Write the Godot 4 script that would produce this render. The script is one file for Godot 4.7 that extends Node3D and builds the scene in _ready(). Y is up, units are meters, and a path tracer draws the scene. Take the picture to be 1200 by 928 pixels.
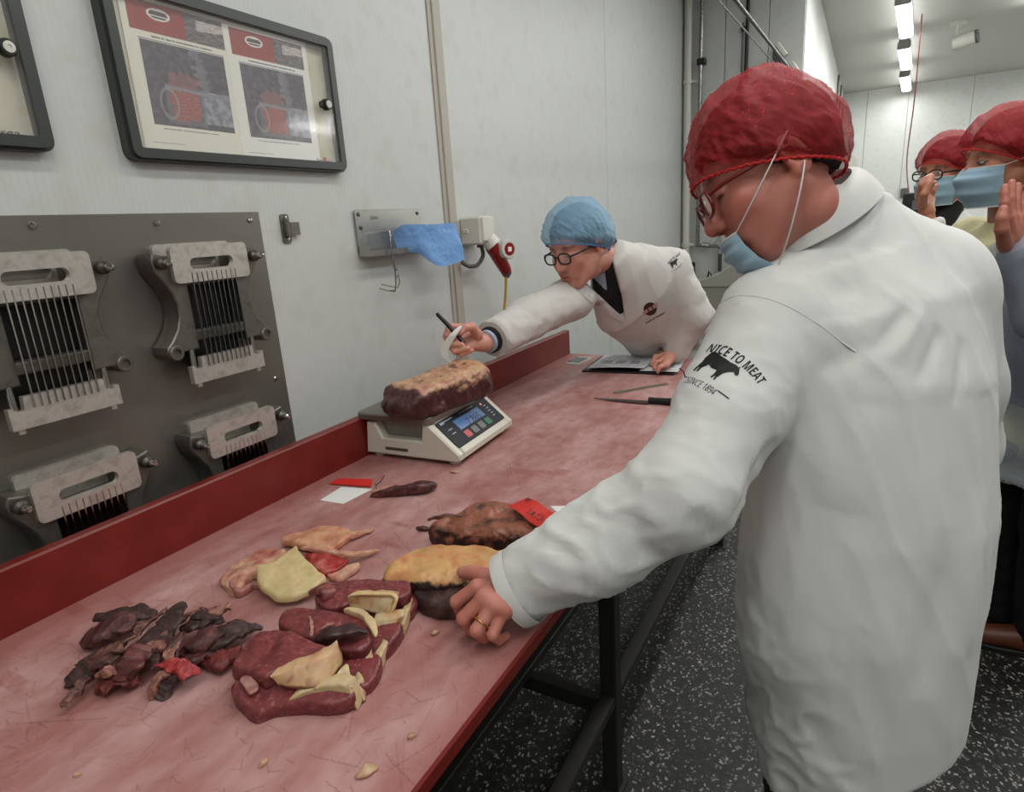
extends Node3D

var M := {}
var rng := RandomNumberGenerator.new()

func _ready() -> void:
	# camera, sky, exposure, lamps
	var cam := Camera3D.new()
	cam.name = "camera"
	cam.transform = Transform3D(Basis(Vector3(0.873688, -0.062067, -0.482512), Vector3(-0.075707, 0.962398, -0.26088), Vector3(0.48056, 0.264457, 0.836137)).orthonormalized(), Vector3(1.45, 1.55, 0))
	cam.fov = 65.286
	cam.near = 0.05
	cam.far = 60.0
	add_child(cam)
	cam.current = true
	var we := WorldEnvironment.new()
	we.name = "environment"
	var env := Environment.new()
	env.background_mode = Environment.BG_COLOR
	env.background_color = Color(0.02, 0.02, 0.02)
	env.tonemap_mode = Environment.TONE_MAPPER_LINEAR
	env.tonemap_exposure = EXPOSURE
	env.sdfgi_enabled = true
	env.ssao_enabled = true
	env.ssil_enabled = true
	we.environment = env
	add_child(we)
	rng.seed = 11
	materials()
	ceiling_lamps()
	room()
	table()
	wall_things()
	table_things()
	meat()
	people()

# ---------------------------------------------------------------- helpers
class MB:
	# collects triangles (counter-clockwise seen from outside) and commits them with creased normals
	var p := PackedVector3Array()
	var c := PackedColorArray()
	var uv := PackedVector2Array()
	var col := Color.WHITE
	func tri(a: Vector3, b: Vector3, d: Vector3, ua := Vector2.ZERO, ub := Vector2.ZERO, ud := Vector2.ZERO) -> void:
		p.append(a); p.append(b); p.append(d)
		c.append(col); c.append(col); c.append(col)
		uv.append(ua); uv.append(ub); uv.append(ud)
	func quad(a: Vector3, b: Vector3, d: Vector3, e: Vector3, u := Rect2(0, 0, 1, 1)) -> void:
		var q0 := Vector2(u.position.x, u.end.y)
		var q1 := Vector2(u.end.x, u.end.y)
		var q2 := Vector2(u.end.x, u.position.y)
		var q3 := u.position
		tri(a, b, d, q0, q1, q2); tri(a, d, e, q0, q2, q3)
	func box(at: Vector3, size: Vector3, bevel := 0.002, basis := Basis()) -> void:
		var s := size / 2.0
		var b: float = min(bevel, min(s.x, min(s.y, s.z)) * 0.95)
		var ax := [Vector3.RIGHT, Vector3.UP, Vector3.BACK]
		for i in 3:
			var j := (i + 1) % 3
			var k := (i + 2) % 3
			for sg in [-1.0, 1.0]:
				var n: Vector3 = ax[i] * s[i] * sg
				var u: Vector3 = ax[j] * (s[j] - b)
				var v: Vector3 = ax[k] * (s[k] - b)
				var q := [n - u - v, n + u - v, n + u + v, n - u + v]
				if sg < 0: q.reverse()
				quad(at + basis * q[0], at + basis * q[1], at + basis * q[2], at + basis * q[3])
		if b <= 0.0: return
		for i in 3:
			var j := (i + 1) % 3
			var k := (i + 2) % 3
			for sj in [-1.0, 1.0]:
				for sk in [-1.0, 1.0]:
					var e: Vector3 = ax[i] * (s[i] - b)
					var a1: Vector3 = ax[j] * s[j] * sj + ax[k] * (s[k] - b) * sk
					var a2: Vector3 = ax[j] * (s[j] - b) * sj + ax[k] * s[k] * sk
					var q := [a1 - e, a1 + e, a2 + e, a2 - e]
					if sj * sk > 0: q.reverse()
					quad(at + basis * q[0], at + basis * q[1], at + basis * q[2], at + basis * q[3])
		for sx in [-1.0, 1.0]:
			for sy in [-1.0, 1.0]:
				for sz in [-1.0, 1.0]:
					var q := [Vector3(s.x * sx, (s.y - b) * sy, (s.z - b) * sz), Vector3((s.x - b) * sx, s.y * sy, (s.z - b) * sz), Vector3((s.x - b) * sx, (s.y - b) * sy, s.z * sz)]
					if sx * sy * sz < 0: q.reverse()
					tri(at + basis * q[0], at + basis * q[1], at + basis * q[2])
	# tube along points with radii (a float or an array) ; flat caps
	func tube(pts: Array, rad, seg := 10, flat := Vector2.ONE, up0 := Vector3.ZERO, caps := true) -> void:
		var n := pts.size()
		var rings := []
		var side := Vector3.ZERO
		for i in n:
			var t: Vector3 = (pts[min(i + 1, n - 1)] - pts[max(i - 1, 0)]).normalized()
			if i == 0:
				side = up0 if up0 != Vector3.ZERO else (Vector3.UP if abs(t.y) < 0.9 else Vector3.RIGHT)
			side = (side - t * side.dot(t)).normalized()
			var other := t.cross(side)
			var r: float = rad[i] if rad is Array else rad
			var ring := []
			for k in seg:
				var a := TAU * k / seg
				ring.append(pts[i] + (side * cos(a) * flat.x + other * sin(a) * flat.y) * r)
			rings.append(ring)
		for i in n - 1:
			for k in seg:
				var k2 := (k + 1) % seg
				quad(rings[i][k], rings[i][k2], rings[i + 1][k2], rings[i + 1][k], Rect2(float(k) / seg, float(i) / (n - 1), 1.0 / seg, 1.0 / (n - 1)))
		if caps:
			for k in seg:
				var k2 := (k + 1) % seg
				tri(pts[0], rings[0][k2], rings[0][k])
				tri(pts[n - 1], rings[n - 1][k], rings[n - 1][k2])
	# lathe: profile of (radius, height) from bottom to top about +Y of xf
	func lathe(prof: Array, xf := Transform3D(), seg := 20) -> void:
		for i in prof.size() - 1:
			var a: Vector2 = prof[i]
			var b: Vector2 = prof[i + 1]
			for k in seg:
				var t0 := TAU * k / seg
				var t1 := TAU * (k + 1) / seg
				var p0 := xf * Vector3(a.x * cos(t0), a.y, -a.x * sin(t0))
				var p1 := xf * Vector3(a.x * cos(t1), a.y, -a.x * sin(t1))
				var p2 := xf * Vector3(b.x * cos(t1), b.y, -b.x * sin(t1))
				var p3 := xf * Vector3(b.x * cos(t0), b.y, -b.x * sin(t0))
				if a.x > 1e-6: tri(p0, p1, p2 if b.x > 1e-6 else p3)
				if b.x > 1e-6 and a.x > 1e-6: tri(p0, p2, p3)
				elif b.x > 1e-6: tri(p0, p2, p3)
	# polygon in xf's XY plane (counter-clockwise), extruded from z = 0 to z = depth
	func prism(poly: PackedVector2Array, depth: float, xf := Transform3D(), chamfer := 0.0) -> void:
		var q := poly.duplicate()
		if Geometry2D.is_polygon_clockwise(q): q.reverse()
		var top := q
		if chamfer > 0.0:
			var off := Geometry2D.offset_polygon(q, -chamfer, Geometry2D.JOIN_MITER)
			if off.size() == 1 and off[0].size() == q.size():
				top = off[0]
				var best := 0
				for i in top.size():
					if top[i].distance_to(q[0]) < top[best].distance_to(q[0]): best = i
				var r := PackedVector2Array()
				for i in top.size(): r.append(top[(i + best) % top.size()])
				top = r
				if Geometry2D.is_polygon_clockwise(top): top.reverse()
		var idx := Geometry2D.triangulate_polygon(q)
		for i in range(0, idx.size(), 3):
			var a := Vector3(q[idx[i]].x, q[idx[i]].y, 0)
			var b := Vector3(q[idx[i + 1]].x, q[idx[i + 1]].y, 0)
			var d := Vector3(q[idx[i + 2]].x, q[idx[i + 2]].y, 0)
			if (b - a).cross(d - a).z < 0:
				var t := b; b = d; d = t
			tri(xf * a, xf * d, xf * b)
			var z := Vector3(0, 0, depth)
			if top == q: tri(xf * (a + z), xf * (b + z), xf * (d + z))
		if top != q:
			idx = Geometry2D.triangulate_polygon(top)
			for i in range(0, idx.size(), 3):
				var a := Vector3(top[idx[i]].x, top[idx[i]].y, depth)
				var b := Vector3(top[idx[i + 1]].x, top[idx[i + 1]].y, depth)
				var d := Vector3(top[idx[i + 2]].x, top[idx[i + 2]].y, depth)
				if (b - a).cross(d - a).z < 0:
					var t := b; b = d; d = t
				tri(xf * a, xf * b, xf * d)
		for i in q.size():
			var j := (i + 1) % q.size()
			var zz := depth if top == q else depth - chamfer
			quad(xf * Vector3(q[i].x, q[i].y, 0), xf * Vector3(q[j].x, q[j].y, 0), xf * Vector3(q[j].x, q[j].y, zz), xf * Vector3(q[i].x, q[i].y, zz))
			if top != q: quad(xf * Vector3(q[i].x, q[i].y, zz), xf * Vector3(q[j].x, q[j].y, zz), xf * Vector3(top[j].x, top[j].y, depth), xf * Vector3(top[i].x, top[i].y, depth))
	# plate with one hole: outer and inner outlines with equal point counts
	func ring(outer: PackedVector2Array, inner: PackedVector2Array, depth: float, xf := Transform3D()) -> void:
		var n := outer.size()
		for i in n:
			var j := (i + 1) % n
			var o0 := Vector3(outer[i].x, outer[i].y, 0)
			var o1 := Vector3(outer[j].x, outer[j].y, 0)
			var i0 := Vector3(inner[i].x, inner[i].y, 0)
			var i1 := Vector3(inner[j].x, inner[j].y, 0)
			var z := Vector3(0, 0, depth)
			quad(xf * (o0 + z), xf * (o1 + z), xf * (i1 + z), xf * (i0 + z))
			quad(xf * o1, xf * o0, xf * i0, xf * i1)
			quad(xf * o0, xf * o1, xf * (o1 + z), xf * (o0 + z))
			quad(xf * i1, xf * i0, xf * (i0 + z), xf * (i1 + z))
	# sheet of points g[row][column] with thickness t (0: single)
	func sheet(g: Array, t := 0.0) -> void:
		var nr := g.size()
		var nc: int = g[0].size()
		if t <= 0.0:
			for i in nr - 1:
				for j in nc - 1:
					quad(g[i][j], g[i][j + 1], g[i + 1][j + 1], g[i + 1][j], Rect2(float(j) / (nc - 1), 1.0 - float(i + 1) / (nr - 1), 1.0 / (nc - 1), 1.0 / (nr - 1)))
			return
		var b := []
		for i in nr:
			var row := []
			for j in nc:
				var du: Vector3 = g[i][min(j + 1, nc - 1)] - g[i][max(j - 1, 0)]
				var dv: Vector3 = g[min(i + 1, nr - 1)][j] - g[max(i - 1, 0)][j]
				row.append(g[i][j] - du.cross(dv).normalized() * t)
			b.append(row)
		for i in nr - 1:
			for j in nc - 1:
				quad(g[i][j], g[i][j + 1], g[i + 1][j + 1], g[i + 1][j], Rect2(float(j) / (nc - 1), 1.0 - float(i + 1) / (nr - 1), 1.0 / (nc - 1), 1.0 / (nr - 1)))
				quad(b[i][j], b[i + 1][j], b[i + 1][j + 1], b[i][j + 1])
		for j in nc - 1:
			quad(b[0][j], b[0][j + 1], g[0][j + 1], g[0][j])
			quad(g[nr - 1][j], g[nr - 1][j + 1], b[nr - 1][j + 1], b[nr - 1][j])
		for i in nr - 1:
			quad(g[i][0], g[i + 1][0], b[i + 1][0], b[i][0])
			quad(b[i][nc - 1], b[i + 1][nc - 1], g[i + 1][nc - 1], g[i][nc - 1])
	func add(m: Mesh, xf: Transform3D) -> void:
		for s in m.get_surface_count():
			var a := m.surface_get_arrays(s)
			var v: PackedVector3Array = a[Mesh.ARRAY_VERTEX]
			var ix: PackedInt32Array = a[Mesh.ARRAY_INDEX] if a[Mesh.ARRAY_INDEX] != null else PackedInt32Array(range(v.size()))
			for i in range(0, ix.size(), 3): tri(xf * v[ix[i]], xf * v[ix[i + 2]], xf * v[ix[i + 1]])
	func mesh(crease := 35.0) -> ArrayMesh:
		var n := PackedVector3Array()
		n.resize(p.size())
		var nf := p.size() / 3
		var fn := PackedVector3Array()
		fn.resize(nf)
		var at := {}
		for f in nf:
			fn[f] = (p[f * 3 + 1] - p[f * 3]).cross(p[f * 3 + 2] - p[f * 3])
			for k in 3:
				var key := Vector3i(p[f * 3 + k] * 20000.0)
				if at.has(key): at[key].append(f)
				else: at[key] = [f]
		var lim := cos(deg_to_rad(crease))
		for f in nf:
			var me := fn[f].normalized()
			for k in 3:
				var s := Vector3.ZERO
				for g in at[Vector3i(p[f * 3 + k] * 20000.0)]:
					if g == f or fn[g].normalized().dot(me) > lim: s += fn[g]
				n[f * 3 + k] = s.normalized() if s.length_squared() > 0 else Vector3.UP
		var q := PackedVector3Array()
		var ix := PackedInt32Array()
		ix.resize(p.size())
		for f in nf:
			ix[f * 3] = f * 3; ix[f * 3 + 1] = f * 3 + 2; ix[f * 3 + 2] = f * 3 + 1
		var a := []
		a.resize(Mesh.ARRAY_MAX)
		a[Mesh.ARRAY_VERTEX] = p; a[Mesh.ARRAY_NORMAL] = n; a[Mesh.ARRAY_COLOR] = c; a[Mesh.ARRAY_TEX_UV] = uv; a[Mesh.ARRAY_INDEX] = ix
		var m := ArrayMesh.new()
		m.add_surface_from_arrays(Mesh.PRIMITIVE_TRIANGLES, a)
		return m

class Field:
	# signed distances on a grid; primitives are joined with a smooth minimum; surface nets make the mesh
	var o: Vector3
	var h: float
	var nx: int
	var ny: int
	var nz: int
	var d := PackedFloat32Array()
	func _init(lo: Vector3, hi: Vector3, cell: float) -> void:
		o = lo; h = cell
		nx = int(ceil((hi.x - lo.x) / h)) + 2
		ny = int(ceil((hi.y - lo.y) / h)) + 2
		nz = int(ceil((hi.z - lo.z) / h)) + 2
		d.resize(nx * ny * nz)
		d.fill(1.0)
	func _put(i: int, v: float, k: float, mode: int) -> void:
		var a := d[i]
		if mode == 0:
			var e: float = max(k - abs(a - v), 0.0)
			d[i] = min(a, v) - e * e / (4.0 * k)
		else:
			var w := -v
			var e: float = max(k - abs(a - w), 0.0)
			d[i] = max(a, w) + e * e / (4.0 * k)
	func _range(lo: Vector3, hi: Vector3) -> Array:
		var a := (lo - o) / h
		var b := (hi - o) / h
		return [clampi(int(floor(a.x)), 0, nx), clampi(int(floor(a.y)), 0, ny), clampi(int(floor(a.z)), 0, nz), clampi(int(ceil(b.x)) + 1, 0, nx), clampi(int(ceil(b.y)) + 1, 0, ny), clampi(int(ceil(b.z)) + 1, 0, nz)]
	func cone(a: Vector3, b: Vector3, ra: float, rb: float, k := 0.01, mode := 0) -> void:
		var m: float = max(ra, rb) + max(k, h * 2.5)
		var r := _range(a.min(b) - Vector3.ONE * m, a.max(b) + Vector3.ONE * m)
		var ab := b - a
		var l2: float = max(ab.length_squared(), 1e-9)
		var lim: float = max(k, h * 2.5)
		for z in range(r[2], r[5]):
			for y in range(r[1], r[4]):
				var i: int = (z * ny + y) * nx + r[0]
				var q := o + Vector3(r[0], y, z) * h - a
				for x in range(r[0], r[3]):
					var t := clampf(q.dot(ab) / l2, 0.0, 1.0)
					var v := (q - ab * t).length() - ra - (rb - ra) * t
					if v < lim: _put(i, v, k, mode)
					q.x += h
					i += 1
	func ell(cc: Vector3, rr: Vector3, bs := Basis(), k := 0.01, mode := 0) -> void:
		var lim: float = max(k, h * 2.5)
		var e := Vector3.ZERO
		for ax in 3:
			e[ax] = sqrt(pow(bs.x[ax] * rr.x, 2) + pow(bs.y[ax] * rr.y, 2) + pow(bs.z[ax] * rr.z, 2)) + lim
		var r := _range(cc - e, cc + e)
		var ux := bs.x / rr.x
		var uy := bs.y / rr.y
		var uz := bs.z / rr.z
		for z in range(r[2], r[5]):
			for y in range(r[1], r[4]):
				var i: int = (z * ny + y) * nx + r[0]
				var q := o + Vector3(r[0], y, z) * h - cc
				for x in range(r[0], r[3]):
					var w := Vector3(q.dot(ux), q.dot(uy), q.dot(uz))
					var k0 := w.length()
					var k1 := (w / rr).length()
					var v: float = k0 * (k0 - 1.0) / k1 if k1 > 1e-6 else -rr.x
					if v < lim: _put(i, v, k, mode)
					q.x += h
					i += 1
	# rounded box
	func box(cc: Vector3, half: Vector3, round: float, bs := Basis(), k := 0.005, mode := 0) -> void:
		var lim: float = max(k, h * 2.5)
		var e := Vector3.ZERO
		for ax in 3:
			e[ax] = abs(bs.x[ax]) * half.x + abs(bs.y[ax]) * half.y + abs(bs.z[ax]) * half.z + lim
		var r := _range(cc - e, cc + e)
		var inner := half - Vector3.ONE * round
		for z in range(r[2], r[5]):
			for y in range(r[1], r[4]):
				var i: int = (z * ny + y) * nx + r[0]
				var q := o + Vector3(r[0], y, z) * h - cc
				for x in range(r[0], r[3]):
					var w := Vector3(q.dot(bs.x), q.dot(bs.y), q.dot(bs.z)).abs() - inner
					var v := w.max(Vector3.ZERO).length() + minf(maxf(w.x, maxf(w.y, w.z)), 0.0) - round
					if v < lim: _put(i, v, k, mode)
					q.x += h
					i += 1
	# elliptical sections along a polyline: pts, half widths ra along side, rb across it
	func loft(pts: Array, ra: Array, rb: Array, side: Vector3, k := 0.02, cap := 0.05, power := 2.0) -> void:
		var n := pts.size()
		var lim: float = max(k, h * 2.5)
		var m := 0.0
		var lo: Vector3 = pts[0]
		var hi: Vector3 = pts[0]
		for i in n:
			m = max(m, max(ra[i], rb[i])); lo = lo.min(pts[i]); hi = hi.max(pts[i])
		m += lim
		var r := _range(lo - Vector3.ONE * m, hi + Vector3.ONE * m)
		for z in range(r[2], r[5]):
			for y in range(r[1], r[4]):
				for x in range(r[0], r[3]):
					var q := o + Vector3(x, y, z) * h
					var best := 1e9
					var bi := 0
					var bt := 0.0
					for s in n - 1:
						var ab: Vector3 = pts[s + 1] - pts[s]
						var t: float = (q - pts[s]).dot(ab) / ab.length_squared()
						var tc := clampf(t, 0.0, 1.0)
						var dd: float = (q - pts[s] - ab * tc).length_squared()
						if dd < best:
							best = dd; bi = s
							bt = t if (s == 0 and t < 0.0) or (s == n - 2 and t > 1.0) else tc
					if best > m * m * 1.3: continue
					var seg: Vector3 = pts[bi + 1] - pts[bi]
					var ax := seg.normalized()
					var sx := (side - ax * side.dot(ax)).normalized()
					var sz := sx.cross(ax)
					var tc2 := clampf(bt, 0.0, 1.0)
					var rel: Vector3 = q - pts[bi] - seg * tc2
					var A := lerpf(ra[bi], ra[bi + 1], tc2)
					var B := lerpf(rb[bi], rb[bi + 1], tc2)
					var over: float = (bt - tc2) * seg.length()
					var uu := rel.dot(sx) / A
					var vv := rel.dot(sz) / B
					var ww := over / cap
					var k0 := sqrt(uu * uu + vv * vv + ww * ww) if power == 2.0 else pow(pow(abs(uu), power) + pow(abs(vv), power) + pow(abs(ww), power), 1.0 / power)
					var k1 := sqrt(uu * uu / (A * A) + vv * vv / (B * B) + ww * ww / (cap * cap))
					var v := k0 * (k0 - 1.0) / k1 if k1 > 1e-6 else -A
					if v < lim: _put((z * ny + y) * nx + x, v, k, 0)
	# outline in space (its height may tilt) filled down to a thickness, with rounded edges
	func slab(poly: PackedVector2Array, top: Vector3, thick: float, round: float, skew := Vector2.ZERO) -> void:
		# top = (a, b, c): height a x + b z + c ; skew shifts the bottom against the top
		var n := poly.size()
		for z in nz:
			for x in nx:
				var q0 := Vector2(o.x + x * h, o.z + z * h)
				var best := 1e9
				var ins := false
				var j := n - 1
				for i in n:
					var a := poly[i]
					var e := poly[j] - a
					var w := q0 - a
					var r := w - e * clampf(w.dot(e) / e.length_squared(), 0.0, 1.0)
					best = minf(best, r.length_squared())
					if (a.y > q0.y) != (poly[j].y > q0.y) and q0.x < e.x * (q0.y - a.y) / e.y + a.x: ins = not ins
					j = i
				var d2 := sqrt(best) * (-1.0 if ins else 1.0)
				if d2 > h * 4.0 + round: continue
				var ty := top.x * q0.x + top.y * q0.y + top.z
				for y in ny:
					var yy := o.y + y * h - (ty - thick / 2.0)
					var u := d2 + round
					var v := absf(yy) - thick / 2.0 + round
					d[(z * ny + y) * nx + x] = minf(maxf(u, v), 0.0) + Vector2(maxf(u, 0.0), maxf(v, 0.0)).length() - round
	# cuts out a prism: corner points, swept along z by lo .. hi of their plane
	func wedge(pts: Array, zdir: Vector3, zlo: float, zhi: float) -> void:
		var zz := zdir.normalized()
		var xx := Vector3.UP.cross(zz).normalized()
		var yy := zz.cross(xx)
		var c := Vector3.ZERO
		for q in pts: c += q / pts.size()
		var poly := PackedVector2Array()
		var far := 0.0
		for q in pts:
			var w := Vector2((q - c).dot(xx), (q - c).dot(yy))
			poly.append(w)
			far = maxf(far, w.length())
		far += 0.03
		var n := poly.size()
		for z in nz:
			for y in ny:
				for x in nx:
					var i := (z * ny + y) * nx + x
					if d[i] > 0.05: continue
					var r := o + Vector3(x, y, z) * h - c
					var t := r.dot(zz)
					if t < zlo or t > zhi: continue
					var q0 := Vector2(r.dot(xx), r.dot(yy))
					if q0.length() > far: continue
					var best := 1e9
					var ins := false
					var j := n - 1
					for k in n:
						var a := poly[k]
						var e := poly[j] - a
						var w := q0 - a
						best = minf(best, (w - e * clampf(w.dot(e) / e.length_squared(), 0.0, 1.0)).length_squared())
						if (a.y > q0.y) != (poly[j].y > q0.y) and q0.x < e.x * (q0.y - a.y) / e.y + a.x: ins = not ins
						j = k
					var d2 := sqrt(best) * (-1.0 if ins else 1.0)
					d[i] = maxf(d[i], minf(-d2, t - zlo))
	# keep only what lies behind the plane (n points to what is cut away)
	func cut(at: Vector3, n: Vector3) -> void:
		for z in nz:
			for y in ny:
				var i := (z * ny + y) * nx
				var v := (o + Vector3(0, y, z) * h - at).dot(n)
				for x in nx:
					if d[i] < 0.99 and v > d[i]: d[i] = v
					i += 1
					v += n.x * h
	# like cut, but only within r of the point
	func cut_end(at: Vector3, n: Vector3, r: float) -> void:
		var g := _range(at - Vector3.ONE * r, at + Vector3.ONE * r)
		for z in range(g[2], g[5]):
			for y in range(g[1], g[4]):
				for x in range(g[0], g[3]):
					var i := (z * ny + y) * nx + x
					var q := o + Vector3(x, y, z) * h - at
					var v := q.dot(n)
					if d[i] < 0.99 and v > d[i] and v < r and q.length() < r: d[i] = v
	func at(q: Vector3) -> float:
		var g := (q - o) / h
		var x := clampi(int(g.x), 0, nx - 2)
		var y := clampi(int(g.y), 0, ny - 2)
		var z := clampi(int(g.z), 0, nz - 2)
		var t := g - Vector3(x, y, z)
		var i := (z * ny + y) * nx + x
		var e := nx * ny
		var a := lerpf(lerpf(d[i], d[i + 1], t.x), lerpf(d[i + nx], d[i + nx + 1], t.x), t.y)
		var b := lerpf(lerpf(d[i + e], d[i + e + 1], t.x), lerpf(d[i + e + nx], d[i + e + nx + 1], t.x), t.y)
		return lerpf(a, b, t.z)
	# appends to s = {v, ix}
	func nets(s: Dictionary) -> void:
		var v: PackedVector3Array = s.v
		var ix: PackedInt32Array = s.ix
		var id := PackedInt32Array()
		id.resize(d.size())
		id.fill(-1)
		var e := nx * ny
		var off := [0, 1, nx, nx + 1, e, e + 1, e + nx, e + nx + 1]
		var cor := [Vector3(0, 0, 0), Vector3(1, 0, 0), Vector3(0, 1, 0), Vector3(1, 1, 0), Vector3(0, 0, 1), Vector3(1, 0, 1), Vector3(0, 1, 1), Vector3(1, 1, 1)]
		var ed := [[0, 1], [2, 3], [4, 5], [6, 7], [0, 2], [1, 3], [4, 6], [5, 7], [0, 4], [1, 5], [2, 6], [3, 7]]
		var far := h * 2.4
		for i in range(e + nx + 1, d.size() - e - nx - 1):   # no inside next to an unset outside
			if d[i] < 0.0:
				for k in off:
					if d[i + k] > far: d[i + k] = h
					if d[i - k] > far: d[i - k] = h
		var cells := PackedInt32Array()
		for z in nz - 1:
			for y in ny - 1:
				var i := (z * ny + y) * nx
				for x in nx - 1:
					var d0 := d[i]
					if d0 < far:
						var m := 0
						for k in 8:
							if d[i + off[k]] < 0.0: m += 1
						if m > 0 and m < 8:
							var sum := Vector3.ZERO
							var cnt := 0
							for q in ed:
								var a := d[i + off[q[0]]]
								var b := d[i + off[q[1]]]
								if (a < 0.0) != (b < 0.0):
									sum += cor[q[0]].lerp(cor[q[1]], a / (a - b))
									cnt += 1
							id[i] = v.size()
							v.append(o + (Vector3(x, y, z) + sum / cnt) * h)
							cells.append(i)
					i += 1
		var st := [1, nx, e]
		for i in cells:
			var a := d[i] < 0.0
			for ax in 3:
				if (d[i + st[ax]] < 0.0) == a: continue
				var u: int = st[(ax + 1) % 3]
				var w: int = st[(ax + 2) % 3]
				if i - u - w < 0: continue
				var q0 := id[i]
				var q1 := id[i - u]
				var q2 := id[i - u - w]
				var q3 := id[i - w]
				if q1 < 0 or q2 < 0 or q3 < 0: continue
				if a: ix.append_array([q0, q1, q2, q0, q2, q3])
				else: ix.append_array([q0, q2, q1, q0, q3, q2])
		s.v = v
		s.ix = ix

func normals_of(v: PackedVector3Array, ix: PackedInt32Array) -> PackedVector3Array:
	var n := PackedVector3Array()
	n.resize(v.size())
	for f in range(0, ix.size(), 3):
		var c := (v[ix[f + 1]] - v[ix[f]]).cross(v[ix[f + 2]] - v[ix[f]])
		n[ix[f]] += c; n[ix[f + 1]] += c; n[ix[f + 2]] += c
	for i in n.size(): n[i] = n[i].normalized()
	return n

# fields to one smooth mesh: move(p, n) -> p displaces, tint(p, n) -> Color paints (linear)
func skin_mesh(fields: Array, tint = null, move = null) -> ArrayMesh:
	var s := {"v": PackedVector3Array(), "ix": PackedInt32Array()}
	for f in fields: f.nets(s)
	var v: PackedVector3Array = s.v
	var ix: PackedInt32Array = s.ix
	var n := normals_of(v, ix)
	if move != null:
		for i in v.size(): v[i] = move.call(v[i], n[i])
		n = normals_of(v, ix)
	var a := []
	a.resize(Mesh.ARRAY_MAX)
	if tint != null:
		var c := PackedColorArray()
		c.resize(v.size())
		for i in v.size(): c[i] = tint.call(v[i], n[i])
		a[Mesh.ARRAY_COLOR] = c
	for f in range(0, ix.size(), 3):
		var t := ix[f + 1]; ix[f + 1] = ix[f + 2]; ix[f + 2] = t
	a[Mesh.ARRAY_VERTEX] = v; a[Mesh.ARRAY_NORMAL] = n; a[Mesh.ARRAY_INDEX] = ix
	var m := ArrayMesh.new()
	m.add_surface_from_arrays(Mesh.PRIMITIVE_TRIANGLES, a)
	return m

var taken := {}
func numbered(called: String) -> String:
	taken[called] = taken.get(called, -1) + 1
	return called if taken[called] == 0 else "%s_%03d" % [called, taken[called]]

func tag(o: Node, label: String, category: String, group := "", kind := "") -> void:
	o.set_meta("label", label)
	if category: o.set_meta("category", category)
	if group: o.set_meta("group", group)
	if kind: o.set_meta("kind", kind)

func thing(called: String, label: String, category: String, at := Vector3.ZERO, group := "") -> Node3D:
	var o := Node3D.new()
	o.name = numbered(called)
	add_child(o, true)
	o.position = at
	tag(o, label, category, group)
	return o

# a mesh under parent; shapes are given in world coordinates
func part(called: String, m: Mesh, mat: Material, parent: Node3D = null) -> MeshInstance3D:
	var o := MeshInstance3D.new()
	o.mesh = m
	o.material_override = mat
	if parent == null:
		o.name = numbered(called)
		add_child(o, true)
	else:
		var have := 0
		for ch in parent.get_children():
			if ch.get_meta("stem", "") == called: have += 1
		o.set_meta("stem", called)
		o.name = called if have == 0 else "%s_%03d" % [called, have]
		parent.add_child(o, true)
		var off := Transform3D()
		var q: Node = parent
		while q != self:
			off = (q as Node3D).transform * off
			q = q.get_parent()
		if not off.is_equal_approx(Transform3D()): o.transform = off.affine_inverse()
	return o

func pb(called: String, b: MB, mat: Material, parent: Node3D = null, crease := 35.0) -> MeshInstance3D:
	return part(called, b.mesh(crease), mat, parent)

func structure(o: Node3D, label := "") -> Node3D:
	o.set_meta("kind", "structure")
	if label: o.set_meta("label", label)
	return o

func mt(called: String, c: Color, rough := 0.6, metal := 0.0) -> StandardMaterial3D:
	var m := StandardMaterial3D.new()
	m.resource_name = called
	m.albedo_color = c
	m.roughness = rough
	m.metallic = metal
	return m

func vcol(m: StandardMaterial3D) -> StandardMaterial3D:
	m.vertex_color_use_as_albedo = true
	return m

func fnl(sd: int, freq: float, type := FastNoiseLite.TYPE_SIMPLEX_SMOOTH, oct := 3) -> FastNoiseLite:
	var n := FastNoiseLite.new()
	n.seed = sd
	n.frequency = freq
	n.noise_type = type
	n.fractal_octaves = oct
	if oct <= 1: n.fractal_type = FastNoiseLite.FRACTAL_NONE
	return n

# seamless noise picture through colour stops [offset, colour, ...]
func ntex(n: FastNoiseLite, stops: Array, size := 512) -> ImageTexture:
	var im := n.get_seamless_image(size, size)
	var g := Gradient.new()
	g.offsets = PackedFloat32Array(range(stops.size() / 2).map(func(i): return stops[i * 2]))
	g.colors = PackedColorArray(range(stops.size() / 2).map(func(i): return stops[i * 2 + 1]))
	var lut := []
	for i in 256: lut.append(g.sample(i / 255.0))
	var out := Image.create(size, size, false, Image.FORMAT_RGBA8)
	var raw := im.get_data()
	var by := PackedByteArray()
	by.resize(size * size * 4)
	for i in size * size:
		var c: Color = lut[raw[i]]
		by[i * 4] = c.r8; by[i * 4 + 1] = c.g8; by[i * 4 + 2] = c.b8; by[i * 4 + 3] = c.a8
	out.set_data(size, size, false, Image.FORMAT_RGBA8, by)
	return ImageTexture.create_from_image(out)

func tri_map(m: StandardMaterial3D, per_metre: float, world := false) -> StandardMaterial3D:
	m.uv1_triplanar = true
	m.uv1_world_triplanar = world
	m.uv1_scale = Vector3.ONE * per_metre
	return m

func bump(m: StandardMaterial3D, t: Texture2D, cm: float) -> StandardMaterial3D:
	m.heightmap_enabled = true
	m.heightmap_texture = t
	m.heightmap_scale = cm
	return m

func look(fwd: Vector3, up: Vector3) -> Basis:   # local -Z along fwd, +Y near up
	return Basis.looking_at(fwd, up)

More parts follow.
